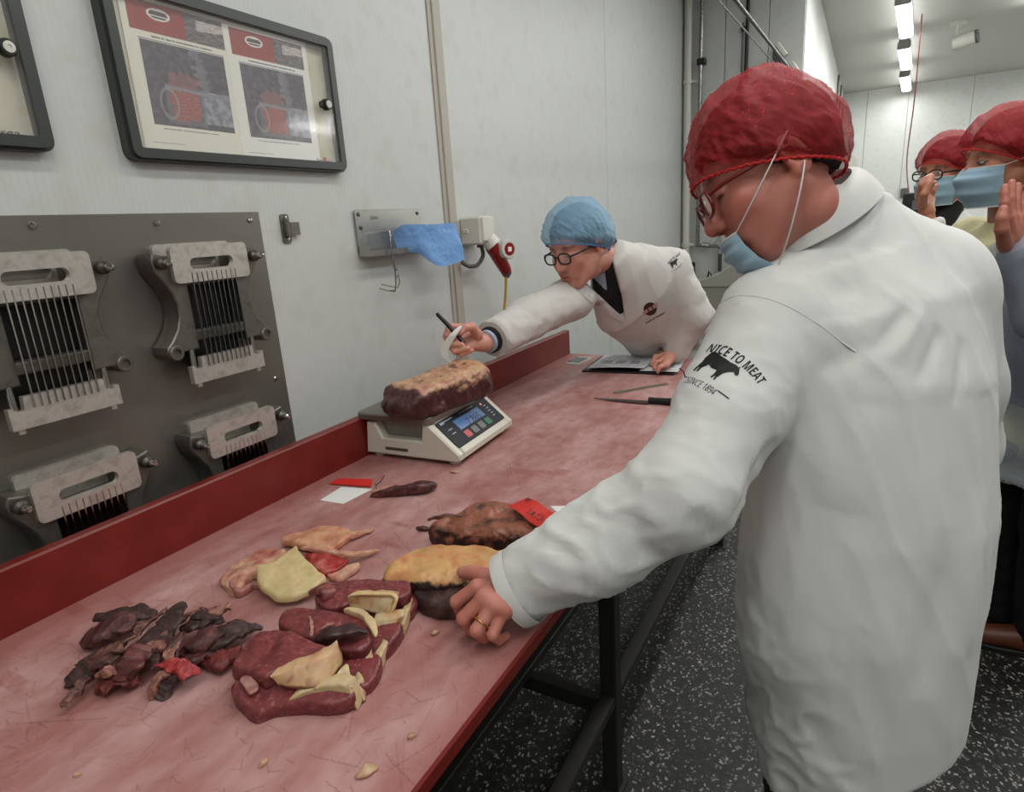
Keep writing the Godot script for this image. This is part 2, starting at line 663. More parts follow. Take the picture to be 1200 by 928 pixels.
func curve(pts: Array, n: int) -> Array:   # Catmull-Rom through pts
	var out := []
	var m := pts.size()
	for i in n:
		var t := float(i) / (n - 1) * (m - 1)
		var k := mini(int(t), m - 2)
		out.append(pts[k].cubic_interpolate(pts[k + 1], pts[maxi(k - 1, 0)], pts[mini(k + 2, m - 1)], t - k))
	return out

func rrect(w: float, hgt: float, r: float, seg := 5) -> PackedVector2Array:   # rounded rectangle, counter-clockwise
	var q := PackedVector2Array()
	for c in 4:
		var cx: float = (w / 2 - r) * [1.0, -1.0, -1.0, 1.0][c]
		var cy: float = (hgt / 2 - r) * [1.0, 1.0, -1.0, -1.0][c]
		for k in seg:
			var a := PI / 2 * (c + float(k) / (seg - 1))
			q.append(Vector2(cx + cos(a) * r, cy + sin(a) * r))
	return q

const EXPOSURE := 1.0
const LAMP := 1.26
const LAMP_COLOR := Color(1.0, 1.0, 0.995)

func materials() -> void:
	var n1 := fnl(3, 0.012)
	var wall := mt("white wall panel", Color(0.745, 0.755, 0.74), 0.42)  # panel tone lowered to offset lamp brightness on the near walls
	var wim := Image.create(512, 512, false, Image.FORMAT_RGB8)   # fine ribs of the panel sheet, a few faint scuffs
	for x in 512:
		var v := 0.5 + 0.3 * sin(TAU * x / 16.0) + 0.2 * sin(TAU * x / 64.0)
		wim.fill_rect(Rect2i(x, 0, 1, 512), Color(v, v, v))
	var ribs := ImageTexture.create_from_image(wim)
	tri_map(bump(wall, ribs, 0.04), 2.2, true)
	wall.albedo_texture = ntex(fnl(8, 0.006, FastNoiseLite.TYPE_SIMPLEX_SMOOTH, 4), [0.0, Color(0.965, 0.96, 0.95), 0.45, Color(1, 1, 1), 1.0, Color(0.985, 0.985, 0.98)])
	M.wall = wall
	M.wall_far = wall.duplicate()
	M.wall_far.albedo_color = Color(0.86, 0.87, 0.855)  # paler copy of the panel colour, stands in for stronger light down the hall
	M.trim = mt("white plastic trim", Color(0.78, 0.77, 0.74), 0.4)
	M.seam = mt("grey sealant", Color(0.55, 0.55, 0.53), 0.7)
	var ceil := mt("ceiling sheet", Color(0.74, 0.74, 0.71), 0.4)
	M.ceil = ceil
	# floor: dark resin with pale grains
	var fim := Image.create(1024, 1024, false, Image.FORMAT_RGB8)
	fim.fill(Color(0.115, 0.11, 0.10))
	for i in 13000:
		var g := rng.randf()
		var v := 0.08 + 0.26 * g if g < 0.68 else 0.36 + 0.34 * (g - 0.68) / 0.32
		var q := Vector2(rng.randi() % 1024, rng.randi() % 1024)
		var a := rng.randf() * TAU
		var len := 1 + rng.randi() % 3
		for k in len:
			var w := Vector2i(posmod(int(q.x), 1024), posmod(int(q.y), 1024))
			fim.fill_rect(Rect2i(w, Vector2i(4, 5)), Color(v, v * 0.985, v * 0.94))
			a += rng.randf_range(-0.7, 0.7)
			q += Vector2(cos(a), sin(a)) * 3.0
	var fl := mt("speckled resin floor", Color(1, 1, 1), 0.38)
	fl.albedo_texture = ImageTexture.create_from_image(fim)
	fl.roughness_texture = ntex(fnl(5, 0.02), [0.0, Color(0.42, 0.42, 0.42), 1.0, Color(0.55, 0.55, 0.55)])
	fl.roughness = 1.0
	M.floor = tri_map(fl, 0.85, true)
	# red plastic boards
	M.red_side = mt("dark red plastic", Color(0.47, 0.125, 0.095), 0.38)
	M.red_side.albedo_texture = ntex(fnl(21, 0.01), [0.0, Color(0.86, 0.82, 0.8), 1.0, Color(1, 1, 1)])
	tri_map(M.red_side, 1.5, true)
	M.steel = mt("brushed steel", Color(0.55, 0.54, 0.52), 0.33, 0.9)
	M.steel.roughness_texture = ntex(fnl(31, 0.02), [0.0, Color(0.75, 0.75, 0.75), 1.0, Color(1, 1, 1)], 256)
	tri_map(M.steel, 6.0)
	M.cast = mt("cast aluminium", Color(0.46, 0.445, 0.42), 0.42, 0.75)
	M.cast.albedo_texture = ntex(fnl(33, 0.02, FastNoiseLite.TYPE_SIMPLEX_SMOOTH, 4), [0.0, Color(0.86, 0.85, 0.83), 0.5, Color(1, 1, 1), 1.0, Color(0.92, 0.91, 0.9)], 256)
	tri_map(M.cast, 4.0)
	M.dark_steel = mt("dark steel", Color(0.16, 0.155, 0.145), 0.5, 0.3)
	M.black = mt("black plastic", Color(0.03, 0.03, 0.032), 0.45)
	M.grey = mt("grey plastic", Color(0.34, 0.35, 0.35), 0.45)
	M.white = mt("white plastic", Color(0.80, 0.79, 0.75), 0.35)
	M.paper = mt("paper", Color(0.86, 0.86, 0.84), 0.85)
	M.sheet = mt("brushed steel sheet", Color(0.50, 0.485, 0.46), 0.4, 0.7)
	var bim := fnl(35, 0.02, FastNoiseLite.TYPE_SIMPLEX_SMOOTH, 3)
	M.sheet.roughness_texture = ntex(bim, [0.0, Color(0.8, 0.8, 0.8), 1.0, Color(1, 1, 1)], 256)
	tri_map(M.sheet, 2.0)
	M.polished = mt("polished steel", Color(0.66, 0.65, 0.63), 0.24, 0.85)
	M.chrome = mt("chrome", Color(0.75, 0.74, 0.72), 0.14, 1.0)

func ceiling_lamps() -> void:
	var glow := mt("lamp diffuser", Color(0.9, 0.9, 0.88), 0.5)
	glow.emission_enabled = true
	glow.emission = LAMP_COLOR
	glow.emission_energy_multiplier = 6.0
	M.glow = glow
	var body := mt("lamp body", Color(0.6, 0.6, 0.58), 0.5)
	for row in 6:
		for k in 8:
			if row == 1 and k < 2 or k == 7 and row == 0: continue
			if row == 2 and k < 6 or row > 2 and k > 2: continue  # outer rows are unseen, added to brighten the coat and far wall
			var z := -12.15 + 2.03 * k
			var x: float = [1.66, 2.76, 4.2, 4.9, 5.7, 6.5][row] + ((-8.82 - z) * 0.044 if row < 2 else 0.0)
			var o := thing("ceiling_lamp", LAMP_LABELS[row][k] if row < 2 else "unseen batten lamp added for light on the hall ceiling to the right, outside the frame", "ceiling lamp", Vector3(x, 3.4, z), "batten lamps on the ceiling")
			o.rotation.y = -0.06
			var xf := o.transform
			var b := MB.new()
			b.box(Vector3(0, -0.03, 0), Vector3(0.11, 0.06, 1.5), 0.008)
			var h := MeshInstance3D.new()
			h.name = "housing"; h.mesh = b.mesh(); h.material_override = body
			o.add_child(h)
			b = MB.new()
			b.prism(rrect(0.13, 0.075, 0.03), 1.42, Transform3D(Basis(), Vector3(0, -0.095, -0.71)))
			var df := MeshInstance3D.new()
			df.name = "diffuser"; df.mesh = b.mesh(); df.material_override = glow
			o.add_child(df)
			for s in [-1, 1]:
				b = MB.new()
				b.box(Vector3(0, -0.085, s * 0.725), Vector3(0.135, 0.085, 0.03), 0.01)
				var e := MeshInstance3D.new()
				e.name = "end_cap"; e.mesh = b.mesh(); e.material_override = body
				o.add_child(e, true)
			var l := AreaLight3D.new()
			l.name = "lamp_light"
			add_child(l, true)
			l.transform = Transform3D(o.basis * Basis(Vector3.RIGHT, -PI / 2), Vector3(x, 3.4 - 0.14, z))
			l.area_size = Vector2(0.12, 1.4)
			l.area_normalize_energy = true
			l.light_color = LAMP_COLOR
			l.light_energy = LAMP * (1.7 if row > 2 else 1.0)  # unseen far rows run stronger to lift the far wall
			l.shadow_enabled = true
			l.set("area_range", 25.0)

const LAMP_LABELS := [
	["glowing batten lamp nearest the far wall, small, end of the left row", "second glowing batten lamp from the far wall in the left row", "third glowing batten lamp from the far wall, cut by the top edge of the picture", "batten lamp over the far end of the cutting table, above the frame", "batten lamp over the middle of the cutting table, above the frame", "batten lamp over the near half of the cutting table, above the frame", "batten lamp above the near end of the cutting table, outside the frame", "batten lamp behind the photographer in the left row, outside the frame"],
	["", "", "glowing batten lamp in the top right corner of the picture, only its end showing", "batten lamp of the right row level with the table's far end, out of frame", "batten lamp of the right row level with the table's middle, out of frame", "batten lamp of the right row beside the standing man, out of frame", "batten lamp of the right row beside the photographer, out of frame", "batten lamp of the right row behind the photographer, out of frame"]]

func slab(called: String, lo: Vector3, hi: Vector3, m: Material, parent: Node3D = null, bevel := 0.0) -> MeshInstance3D:
	var b := MB.new()
	b.box((lo + hi) / 2, hi - lo, bevel)
	return pb(called, b, m, parent)

func wall_panels(wall: Node3D, fixed_axis: int, at: float, edges: Array, thick: float, top: float, mat: Material = M.wall) -> void:
	# panels laid edge to edge with narrow recessed joints, in front of a backing wall
	for i in edges.size() - 1:
		var a: float = edges[i]
		var b: float = edges[i + 1]
		if fixed_axis == 0: slab("panel", Vector3(at - thick, 0, min(a, b) + 0.0025), Vector3(at, top, max(a, b) - 0.0025), mat, wall, 0.002)
		else: slab("panel", Vector3(min(a, b) + 0.0025, 0, at - thick), Vector3(max(a, b) - 0.0025, top, at), mat, wall, 0.002)

func room() -> void:
	var fl := structure(slab("floor", Vector3(-0.3, -0.1, -13.4), Vector3(7.3, 0, 3.3), M.floor))
	structure(slab("ceiling", Vector3(-0.3, 3.4, -13.4), Vector3(7.3, 3.55, 3.3), M.ceil))
	var wl := structure(slab("wall_left", Vector3(-0.25, 0, -5.85), Vector3(-0.04, 3.4, 3.2), M.seam))
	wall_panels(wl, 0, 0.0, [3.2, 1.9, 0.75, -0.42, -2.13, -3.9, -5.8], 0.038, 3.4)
	var wr := structure(slab("wall_return", Vector3(-0.25, 0, -6.0), Vector3(0.88, 3.4, -5.84), M.seam))
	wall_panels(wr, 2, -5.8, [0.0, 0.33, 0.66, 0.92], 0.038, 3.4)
	var w2 := structure(slab("wall_left_far", Vector3(0.7, 0, -13.2), Vector3(0.88, 3.4, -6.0), M.seam))
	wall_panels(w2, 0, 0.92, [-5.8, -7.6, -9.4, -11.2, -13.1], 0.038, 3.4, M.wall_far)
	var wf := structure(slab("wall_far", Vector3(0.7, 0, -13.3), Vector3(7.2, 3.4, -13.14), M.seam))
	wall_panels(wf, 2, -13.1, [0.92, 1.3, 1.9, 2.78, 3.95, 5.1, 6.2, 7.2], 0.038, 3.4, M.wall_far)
	var wr2 := structure(slab("wall_right", Vector3(7.04, 0, -13.3), Vector3(7.25, 3.4, 3.2), M.seam))
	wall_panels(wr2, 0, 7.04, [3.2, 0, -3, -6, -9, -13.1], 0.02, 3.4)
	for ch in wr2.get_children(): ch.position.x -= 0.0
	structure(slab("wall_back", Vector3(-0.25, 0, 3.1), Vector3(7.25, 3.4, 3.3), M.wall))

func table() -> void:
	# table top: worn red cutting board, scratched
	var W := 512
	var H := 1792
	var im := Image.create(W, H, false, Image.FORMAT_RGB8)
	var big := fnl(41, 0.006, FastNoiseLite.TYPE_SIMPLEX_SMOOTH, 4)
	var mid := fnl(42, 0.03, FastNoiseLite.TYPE_SIMPLEX_SMOOTH, 3)
	for y in H:
		for x in W:
			var w := clampf(0.52 + 0.55 * big.get_noise_2d(x * 1.2, y * 0.55) + 0.28 * mid.get_noise_2d(x * 1.2, y * 0.7), 0.0, 1.0)
			var e := smoothstep(0.0, 0.16, x / float(W)) * smoothstep(0.0, 0.08, 1.0 - x / float(W))   # scrubbed pale in the middle, redder near the edges
			w *= 0.35 + 0.65 * e
			im.set_pixel(x, y, Color(0.57, 0.345, 0.32).lerp(Color(0.745, 0.60, 0.59), w))
	for i in 5200:   # knife marks
		var q := Vector2(rng.randf() * W, rng.randf() * H)
		var a := rng.randfn(0.5, 0.9)
		var len := rng.randf_range(3, 22) if i % 7 > 0 else rng.randf_range(20, 80)
		var br := rng.randf()
		var t := Color(0.30, 0.11, 0.10) if br < 0.7 else Color(0.72, 0.54, 0.50)
		var op := rng.randf_range(0.05, 0.28)
		a += rng.randfn(0, 0.1)
		for k in int(len):
			q += Vector2(cos(a), sin(a))
			a += rng.randf_range(-0.02, 0.02)
			if q.x < 0 or q.y < 0 or q.x >= W or q.y >= H: break
			im.set_pixelv(Vector2i(q), im.get_pixelv(Vector2i(q)).lerp(t, op))
	for i in 60:   # smears
		var q := Vector2(rng.randf() * W, rng.randf() * H)
		var rr := Vector2(rng.randf_range(8, 34), rng.randf_range(4, 14))
		var dark := rng.randf() < 0.6
		for y in range(maxi(0, int(q.y - rr.y)), mini(H, int(q.y + rr.y))):
			for x in range(maxi(0, int(q.x - rr.x)), mini(W, int(q.x + rr.x))):
				var g := 1.0 - (Vector2(x, y) - q).length() / rr.x - 0.5 * mid.get_noise_2d(x * 3, y * 3)
				if g > 0: im.set_pixel(x, y, im.get_pixel(x, y).lerp(Color(0.47, 0.16, 0.12) if dark else Color(0.66, 0.42, 0.38), minf(g, 1.0) * 0.3))
	var top := mt("scratched red cutting board", Color(1, 1, 1), 0.5)
	top.albedo_texture = ImageTexture.create_from_image(im)
	top.roughness_texture = ntex(fnl(44, 0.015, FastNoiseLite.TYPE_SIMPLEX_SMOOTH, 4), [0.0, Color(0.36, 0.36, 0.36), 1.0, Color(0.68, 0.68, 0.68)])
	top.roughness = 1.0
	bump(top, ntex(fnl(45, 0.05, FastNoiseLite.TYPE_SIMPLEX_SMOOTH, 4), [0.0, Color.BLACK, 1.0, Color.WHITE]), 0.04)
	var t := thing("cutting_table", "long steel-framed cutting table with a scratched red plastic top and red back board", "table", Vector3(0.52, 0, -1.3))
	var b := MB.new()
	var z0 := 0.35
	var z1 := -2.9
	var x0 := 0.15
	var x1 := 1.019
	var y := 0.892
	b.quad(Vector3(x0, y, z0), Vector3(x1 - 0.004, y, z0), Vector3(x1 - 0.004, y, z1), Vector3(x0, y, z1))
	pb("cutting_board", b, top, t)
	b = MB.new()
	b.box(Vector3((x0 + x1) / 2, y - 0.0155, (z0 + z1) / 2), Vector3(x1 - x0, 0.03, z0 - z1), 0.004)
	pb("board_edge", b, M.red_side, t)
	b = MB.new()
	b.box(Vector3(0.135, 0.942, (z0 + z1) / 2), Vector3(0.03, 0.15, z0 - z1), 0.004)
	pb("back_board", b, M.red_side, t)
	b = MB.new()
	for xx in [0.21, 0.94]: b.box(Vector3(xx, 0.837, (z0 + z1) / 2), Vector3(0.04, 0.06, z0 - z1 - 0.1), 0.003)
	for zz in [0.28, -0.6, -1.32, -2.1, -2.83]: b.box(Vector3(0.575, 0.837, zz), Vector3(0.70, 0.06, 0.04), 0.003)
	pb("frame", b, M.dark_steel, t)
	for zz in [0.25, -1.32, -2.8]:
		for xx in [0.21, 0.94]:
			b = MB.new()
			b.box(Vector3(xx, 0.41, zz), Vector3(0.045, 0.81, 0.045), 0.004)
			b.box(Vector3(xx, 0.004, zz), Vector3(0.07, 0.008, 0.07), 0.002)
			pb("leg", b, M.dark_steel, t)
		b = MB.new()
		b.box(Vector3(0.575, 0.27, zz), Vector3(0.70, 0.05, 0.03), 0.003)
		pb("cross_bar", b, M.dark_steel, t)
	for xx in [0.42, 0.68, 0.94]:
		b = MB.new()
		b.box(Vector3(xx, 0.31, -1.28), Vector3(0.04, 0.03, 3.0), 0.003)
		pb("rail", b, M.dark_steel, t)

const ON_WALL := Basis(Vector3(0, 0, -1), Vector3(0, 1, 0), Vector3(1, 0, 0))   # x along the left wall away from the camera, y up, z out of the wall

func wxf(z: float, y: float, x := 0.0) -> Transform3D:
	return Transform3D(ON_WALL, Vector3(x, y, z))

func moved(xf: Transform3D, v: Vector3) -> Transform3D:
	return Transform3D(xf.basis, xf * v)

func rod(a: Vector3, b: Vector3, r: float, seg := 12) -> MB:
	var m := MB.new()
	m.tube([a, b], r, seg)
	return m

func sheet_print(sd: int, warm: float) -> ImageTexture:
	# an instruction sheet: red banner with an oval badge, a grey strip, a caption and a dark photograph of red produce in a steel machine
	var W := 300
	var H := 420
	var im := Image.create(W, H, false, Image.FORMAT_RGB8)
	im.fill(Color(0.86, 0.86, 0.83).lerp(Color(0.82, 0.80, 0.68), warm * 0.5))
	var n := fnl(sd, 0.03, FastNoiseLite.TYPE_SIMPLEX_SMOOTH, 4)
	var n2 := fnl(sd + 1, 0.11, FastNoiseLite.TYPE_SIMPLEX_SMOOTH, 3)
	for y in range(14, 92):
		for x in range(18, 282):
			var k := n2.get_noise_2d(x, y)
			if x < 168: im.set_pixel(x, y, Color(0.52, 0.12, 0.10).lerp(Color(0.60, 0.24, 0.19), clampf(0.4 + k, 0, 1)))
			else:
				var v := 0.36 + 0.2 * n.get_noise_2d(x * 1.5, y * 3) + (0.32 if y < 60 - (x - 170) * 0.1 and x > 200 and y > 26 else 0.0)
				im.set_pixel(x, y, Color(v, v * 0.95, v * 0.93))
	for y in range(24, 58):
		for x in range(66, 130):
			var e := pow((x - 98) / 31.0, 2) + pow((y - 41) / 16.0, 2)
			if e < 1.0: im.set_pixel(x, y, Color(0.85, 0.83, 0.80) if e > 0.62 or absi(y - 38) > 5 and absi(y - 49) > 2 else Color(0.25, 0.2, 0.2))
	for x in range(70, 240):
		if n2.get_noise_2d(x * 5.0, 3) > -0.25: im.fill_rect(Rect2i(x, 100, 1, 4), Color(0.35, 0.35, 0.36))
	im.fill_rect(Rect2i(34, 110, 240, 2), Color(0.3, 0.3, 0.32))
	for y in range(114, 336):
		for x in range(36, 272):
			var u := (x - 36) / 236.0
			var v := (y - 114) / 222.0
			var k := n.get_noise_2d(x * 1.3, y * 1.3)
			var c := Color(0.22, 0.20, 0.23).lerp(Color(0.36, 0.34, 0.37), clampf(0.5 + k - 0.4 * absf(u - 0.3), 0, 1))
			if v > 0.5 and v < 0.92 and u > 0.62: c = Color(0.42, 0.42, 0.46).lerp(Color(0.56, 0.57, 0.60), clampf(0.5 + k * 2, 0, 1))
			if u > 0.55 and v < 0.5 and absf(u - 0.62 - v * 0.12 + 0.1 * k) < 0.07: c = c.lerp(Color(0.55, 0.55, 0.58), 0.5)
			var box := maxf(absf(u - 0.42) / 0.17, absf(v - 0.72) / 0.18)
			if box < 1.0 + 0.3 * k: c = Color(0.50, 0.20, 0.17).lerp(Color(0.64, 0.40, 0.36), clampf(0.5 + 2.2 * n2.get_noise_2d(x * 1.6, y * 1.6), 0, 1))
			elif box < 1.35: c = Color(0.42, 0.40, 0.42).lerp(c, 0.3)
			if pow((u - 0.42) / 0.2, 2) + pow((v - 0.42) / 0.1, 2) < 1.0 + k: c = c.lerp(Color(0.6, 0.34, 0.32), 0.55)
			if absf(v - 0.5 - 0.06 * u) < 0.02 and u > 0.2: c = Color(0.5, 0.49, 0.51)
			if absf(pow((u - 0.22) / 0.1, 2) + pow((v - 0.72) / 0.18, 2) - 1.0) < 0.25: c = c.lerp(Color(0.55, 0.54, 0.55), 0.7)
			im.set_pixel(x, y, c)
	for x in range(60, 220):
		if n2.get_noise_2d(x * 6.0, 93) > -0.2: im.fill_rect(Rect2i(x, 344, 1, 3), Color(0.42, 0.42, 0.43))
	for x in range(20, 110):
		if n2.get_noise_2d(x * 4.0, 55) > -0.3: im.fill_rect(Rect2i(x, 384, 1, 2), Color(0.55, 0.55, 0.56))
	return ImageTexture.create_from_image(im)

func lettering(text: String, height: float, depth: float, m: Material, xf: Transform3D, parent: Node3D, called := "lettering", centre := true, bold := false) -> MeshInstance3D:
	var t := TextMesh.new()
	var f := SystemFont.new()
	f.font_names = PackedStringArray(["Droid Sans"])
	if bold: f.font_weight = 700
	t.font = f
	t.text = text
	t.font_size = 32
	t.pixel_size = height / 32.0 / 0.72
	t.depth = depth
	t.curve_step = 2.0
	t.horizontal_alignment = HORIZONTAL_ALIGNMENT_CENTER if centre else HORIZONTAL_ALIGNMENT_LEFT
	var b := MB.new()
	b.add(t, xf)
	return pb(called, b, m, parent)

func notice_board(z0: float, z1: float, y0: float, y1: float, label: String, knob: Vector2, logo_at: Vector3, logo_cut: String) -> void:
	var w := z0 - z1
	var hh := y1 - y0
	var o := thing("notice_board", label, "notice board", Vector3(0, (y0 + y1) / 2, (z0 + z1) / 2), "glazed notice boards")
	var xf := wxf((z0 + z1) / 2, (y0 + y1) / 2)
	var b := MB.new()
	b.ring(rrect(w, hh, 0.022), rrect(w - 0.05, hh - 0.05, 0.004), 0.024, xf)
	b.ring(rrect(w - 0.012, hh - 0.012, 0.018), rrect(w - 0.054, hh - 0.054, 0.004), 0.034, xf)
	pb("frame", b, M.board_frame, o, 50.0)
	b = MB.new()
	b.box(xf * Vector3(0, 0, 0.004), Vector3(0.008, hh - 0.04, w - 0.04), 0)
	pb("backing", b, M.board_back, o)
	b = MB.new()
	b.box(xf * Vector3(0, 0, 0.027), Vector3(0.003, hh - 0.05, w - 0.05), 0)
	pb("pane", b, M.glass, o)
	b = MB.new()
	var kx := Transform3D(Basis(Vector3(0, 0, -1), Vector3(1, 0, 0), Vector3(0, -1, 0)), Vector3(0.03, knob.y, knob.x))
	b.lathe([Vector2(0.016, 0), Vector2(0.016, 0.012), Vector2(0.014, 0.016), Vector2(0, 0.016)], kx)
	b.box(Vector3(0.036, knob.y - 0.002, knob.x + 0.012), Vector3(0.012, 0.018, 0.03), 0.004)
	var kn := pb("lock", b, M.black, o)
	b = MB.new()
	b.lathe([Vector2(0.010, 0.0155), Vector2(0.010, 0.0185), Vector2(0.004, 0.019), Vector2(0.004, 0.0175), Vector2(0, 0.0175)], kx)
	pb("lock_face", b, M.white, kn)
	var dark := mt("dark print", Color(0.2, 0.2, 0.2), 0.6)
	var red := mt("red print", Color(0.6, 0.1, 0.09), 0.6)
	var tx := Transform3D(ON_WALL, logo_at)
	# maker's name, set so that it ends at logo_at
	var lh := 0.011 if logo_cut == "" else 0.017
	var f := SystemFont.new()
	f.font_names = PackedStringArray(["Droid Sans"])
	var words := [["Pan", dark, lh], ["●", red, lh * 1.15], ["rga", dark, lh]]
	var total := 0.0
	for w3 in words: total += f.get_string_size(w3[0], HORIZONTAL_ALIGNMENT_LEFT, -1, 64).x / 64.0 * w3[2] / 0.72
	var at := -total
	for w3 in words:
		var adv: float = f.get_string_size(w3[0], HORIZONTAL_ALIGNMENT_LEFT, -1, 64).x / 64.0 * w3[2] / 0.72
		lettering(w3[0], w3[2], 0.0006, w3[1], moved(tx, Vector3(at + adv / 2, 0, 0)), o, "red_letter" if w3[1] == red else "lettering")
		at += adv

func hourglass(s: float) -> PackedVector2Array:
	var q := PackedVector2Array()
	for v in [Vector2(0.066, 0.012), Vector2(0.110, 0.016), Vector2(0.136, 0.022), Vector2(0.142, 0.008), Vector2(0.138, -0.018), Vector2(0.124, -0.04), Vector2(0.108, -0.066), Vector2(0.100, -0.095), Vector2(0.101, -0.122), Vector2(0.112, -0.152), Vector2(0.130, -0.176), Vector2(0.145, -0.19), Vector2(0.147, -0.206), Vector2(0.138, -0.219), Vector2(0.122, -0.221), Vector2(0.108, -0.206), Vector2(0.100, -0.205), Vector2(0.066, -0.205)]:
		q.append(Vector2(v.x * s, v.y))
	return q

func cassette(z: float, y: float, label: String) -> void:
	# cutting head: hourglass casting, two slotted handle plates, a row of thin blades, bottom bar, two pegs
	var o := thing("blade_cassette", label, "cutting head", Vector3(0.01, y, z), "slotted blade cassettes hung on the steel sheet")
	var xf := wxf(z, y, 0.006)
	var b := MB.new()
	for s in [-1.0, 1.0]:
		b.prism(hourglass(s), 0.058, moved(xf, Vector3(0, 0, 0.006)), 0.003)
	b.box(xf * Vector3(0, -0.0435, 0.035), Vector3(0.058, 0.023, 0.14), 0.003)
	b.box(xf * Vector3(0, -0.173, 0.035), Vector3(0.058, 0.024, 0.14), 0.003)
	pb("casting", b, M.cast, o)
	for s in [-1.0, 1.0]:
		b = MB.new()
		var fx := moved(xf, Vector3(0.128 * s, -0.204, 0.056))
		b.lathe([Vector2(0.0175, 0), Vector2(0.0175, 0.012), Vector2(0.0155, 0.014), Vector2(0.010, 0.014), Vector2(0.009, 0.012), Vector2(0.009, 0.001), Vector2(0, 0.001)], Transform3D(Basis(fx.basis.x, fx.basis.z, -fx.basis.y), fx.origin), 18)
		pb("foot_boss", b, M.cast, o)
	b = MB.new()
	b.box(xf * Vector3(0, -0.108, 0.018), Vector3(0.016, 0.10, 0.14), 0)
	b.box(xf * Vector3(0, -0.218, 0.018), Vector3(0.016, 0.066, 0.14), 0)
	pb("shaded_gap_backing", b, M.black, o)  # black boxes stand in for the shaded gap behind the blades
	for zz in [0.062, -0.002]:
		b = MB.new()
		var up := 0.0 if zz > 0.01 else 0.006
		b.ring(rrect(0.204, 0.084, 0.012, 6), rrect(0.116, 0.026, 0.0125, 6), 0.014, moved(xf, Vector3(0, -0.006 + up, zz)))
		pb("handle_plate", b, M.cast_light, o)
	for s in [-1.0, 1.0]:
		pb("rod", rod(xf * Vector3(0.086 * s, -0.03, 0.057), xf * Vector3(0.086 * s, -0.262, 0.057), 0.0065), M.chrome, o)
		b = MB.new()
		var px := moved(xf, Vector3(0.124 * s, 0.0, 0.05))
		px.basis = Basis(px.basis.x, px.basis.z, -px.basis.y)
		b.lathe([Vector2(0.0135, 0), Vector2(0.0135, 0.03), Vector2(0.010, 0.034), Vector2(0.008, 0.036)], px, 14)
		var pg := pb("peg", b, M.dark_cast, o)
		b = MB.new()
		b.lathe([Vector2(0.008, 0.034), Vector2(0.008, 0.052), Vector2(0.005, 0.056), Vector2(0, 0.057)], px, 14)
		pb("peg_tip", b, M.chrome, pg)
	for k in 10:
		b = MB.new()
		var x := -0.0585 + 0.013 * k
		b.box(xf * Vector3(x, -0.137, 0.0735), Vector3(0.0055, 0.222, 0.0028), 0)
		pb("blade", b, M.chrome, o)
	b = MB.new()
	b.prism(PackedVector2Array([Vector2(-0.102, -0.285), Vector2(0.102, -0.285), Vector2(0.102, -0.243), Vector2(0.094, -0.243), Vector2(0.092, -0.25), Vector2(0.075, -0.25), Vector2(0.073, -0.224), Vector2(-0.073, -0.224), Vector2(-0.075, -0.25), Vector2(-0.092, -0.25), Vector2(-0.094, -0.243), Vector2(-0.102, -0.243)]), 0.016, moved(xf, Vector3(0, 0, 0.056)))
	for s in [-1.0, 1.0]: b.box(xf * Vector3(0.086 * s, -0.29, 0.062), Vector3(0.012, 0.012, 0.012), 0.002)
	pb("bottom_bar", b, M.cast_light, o)

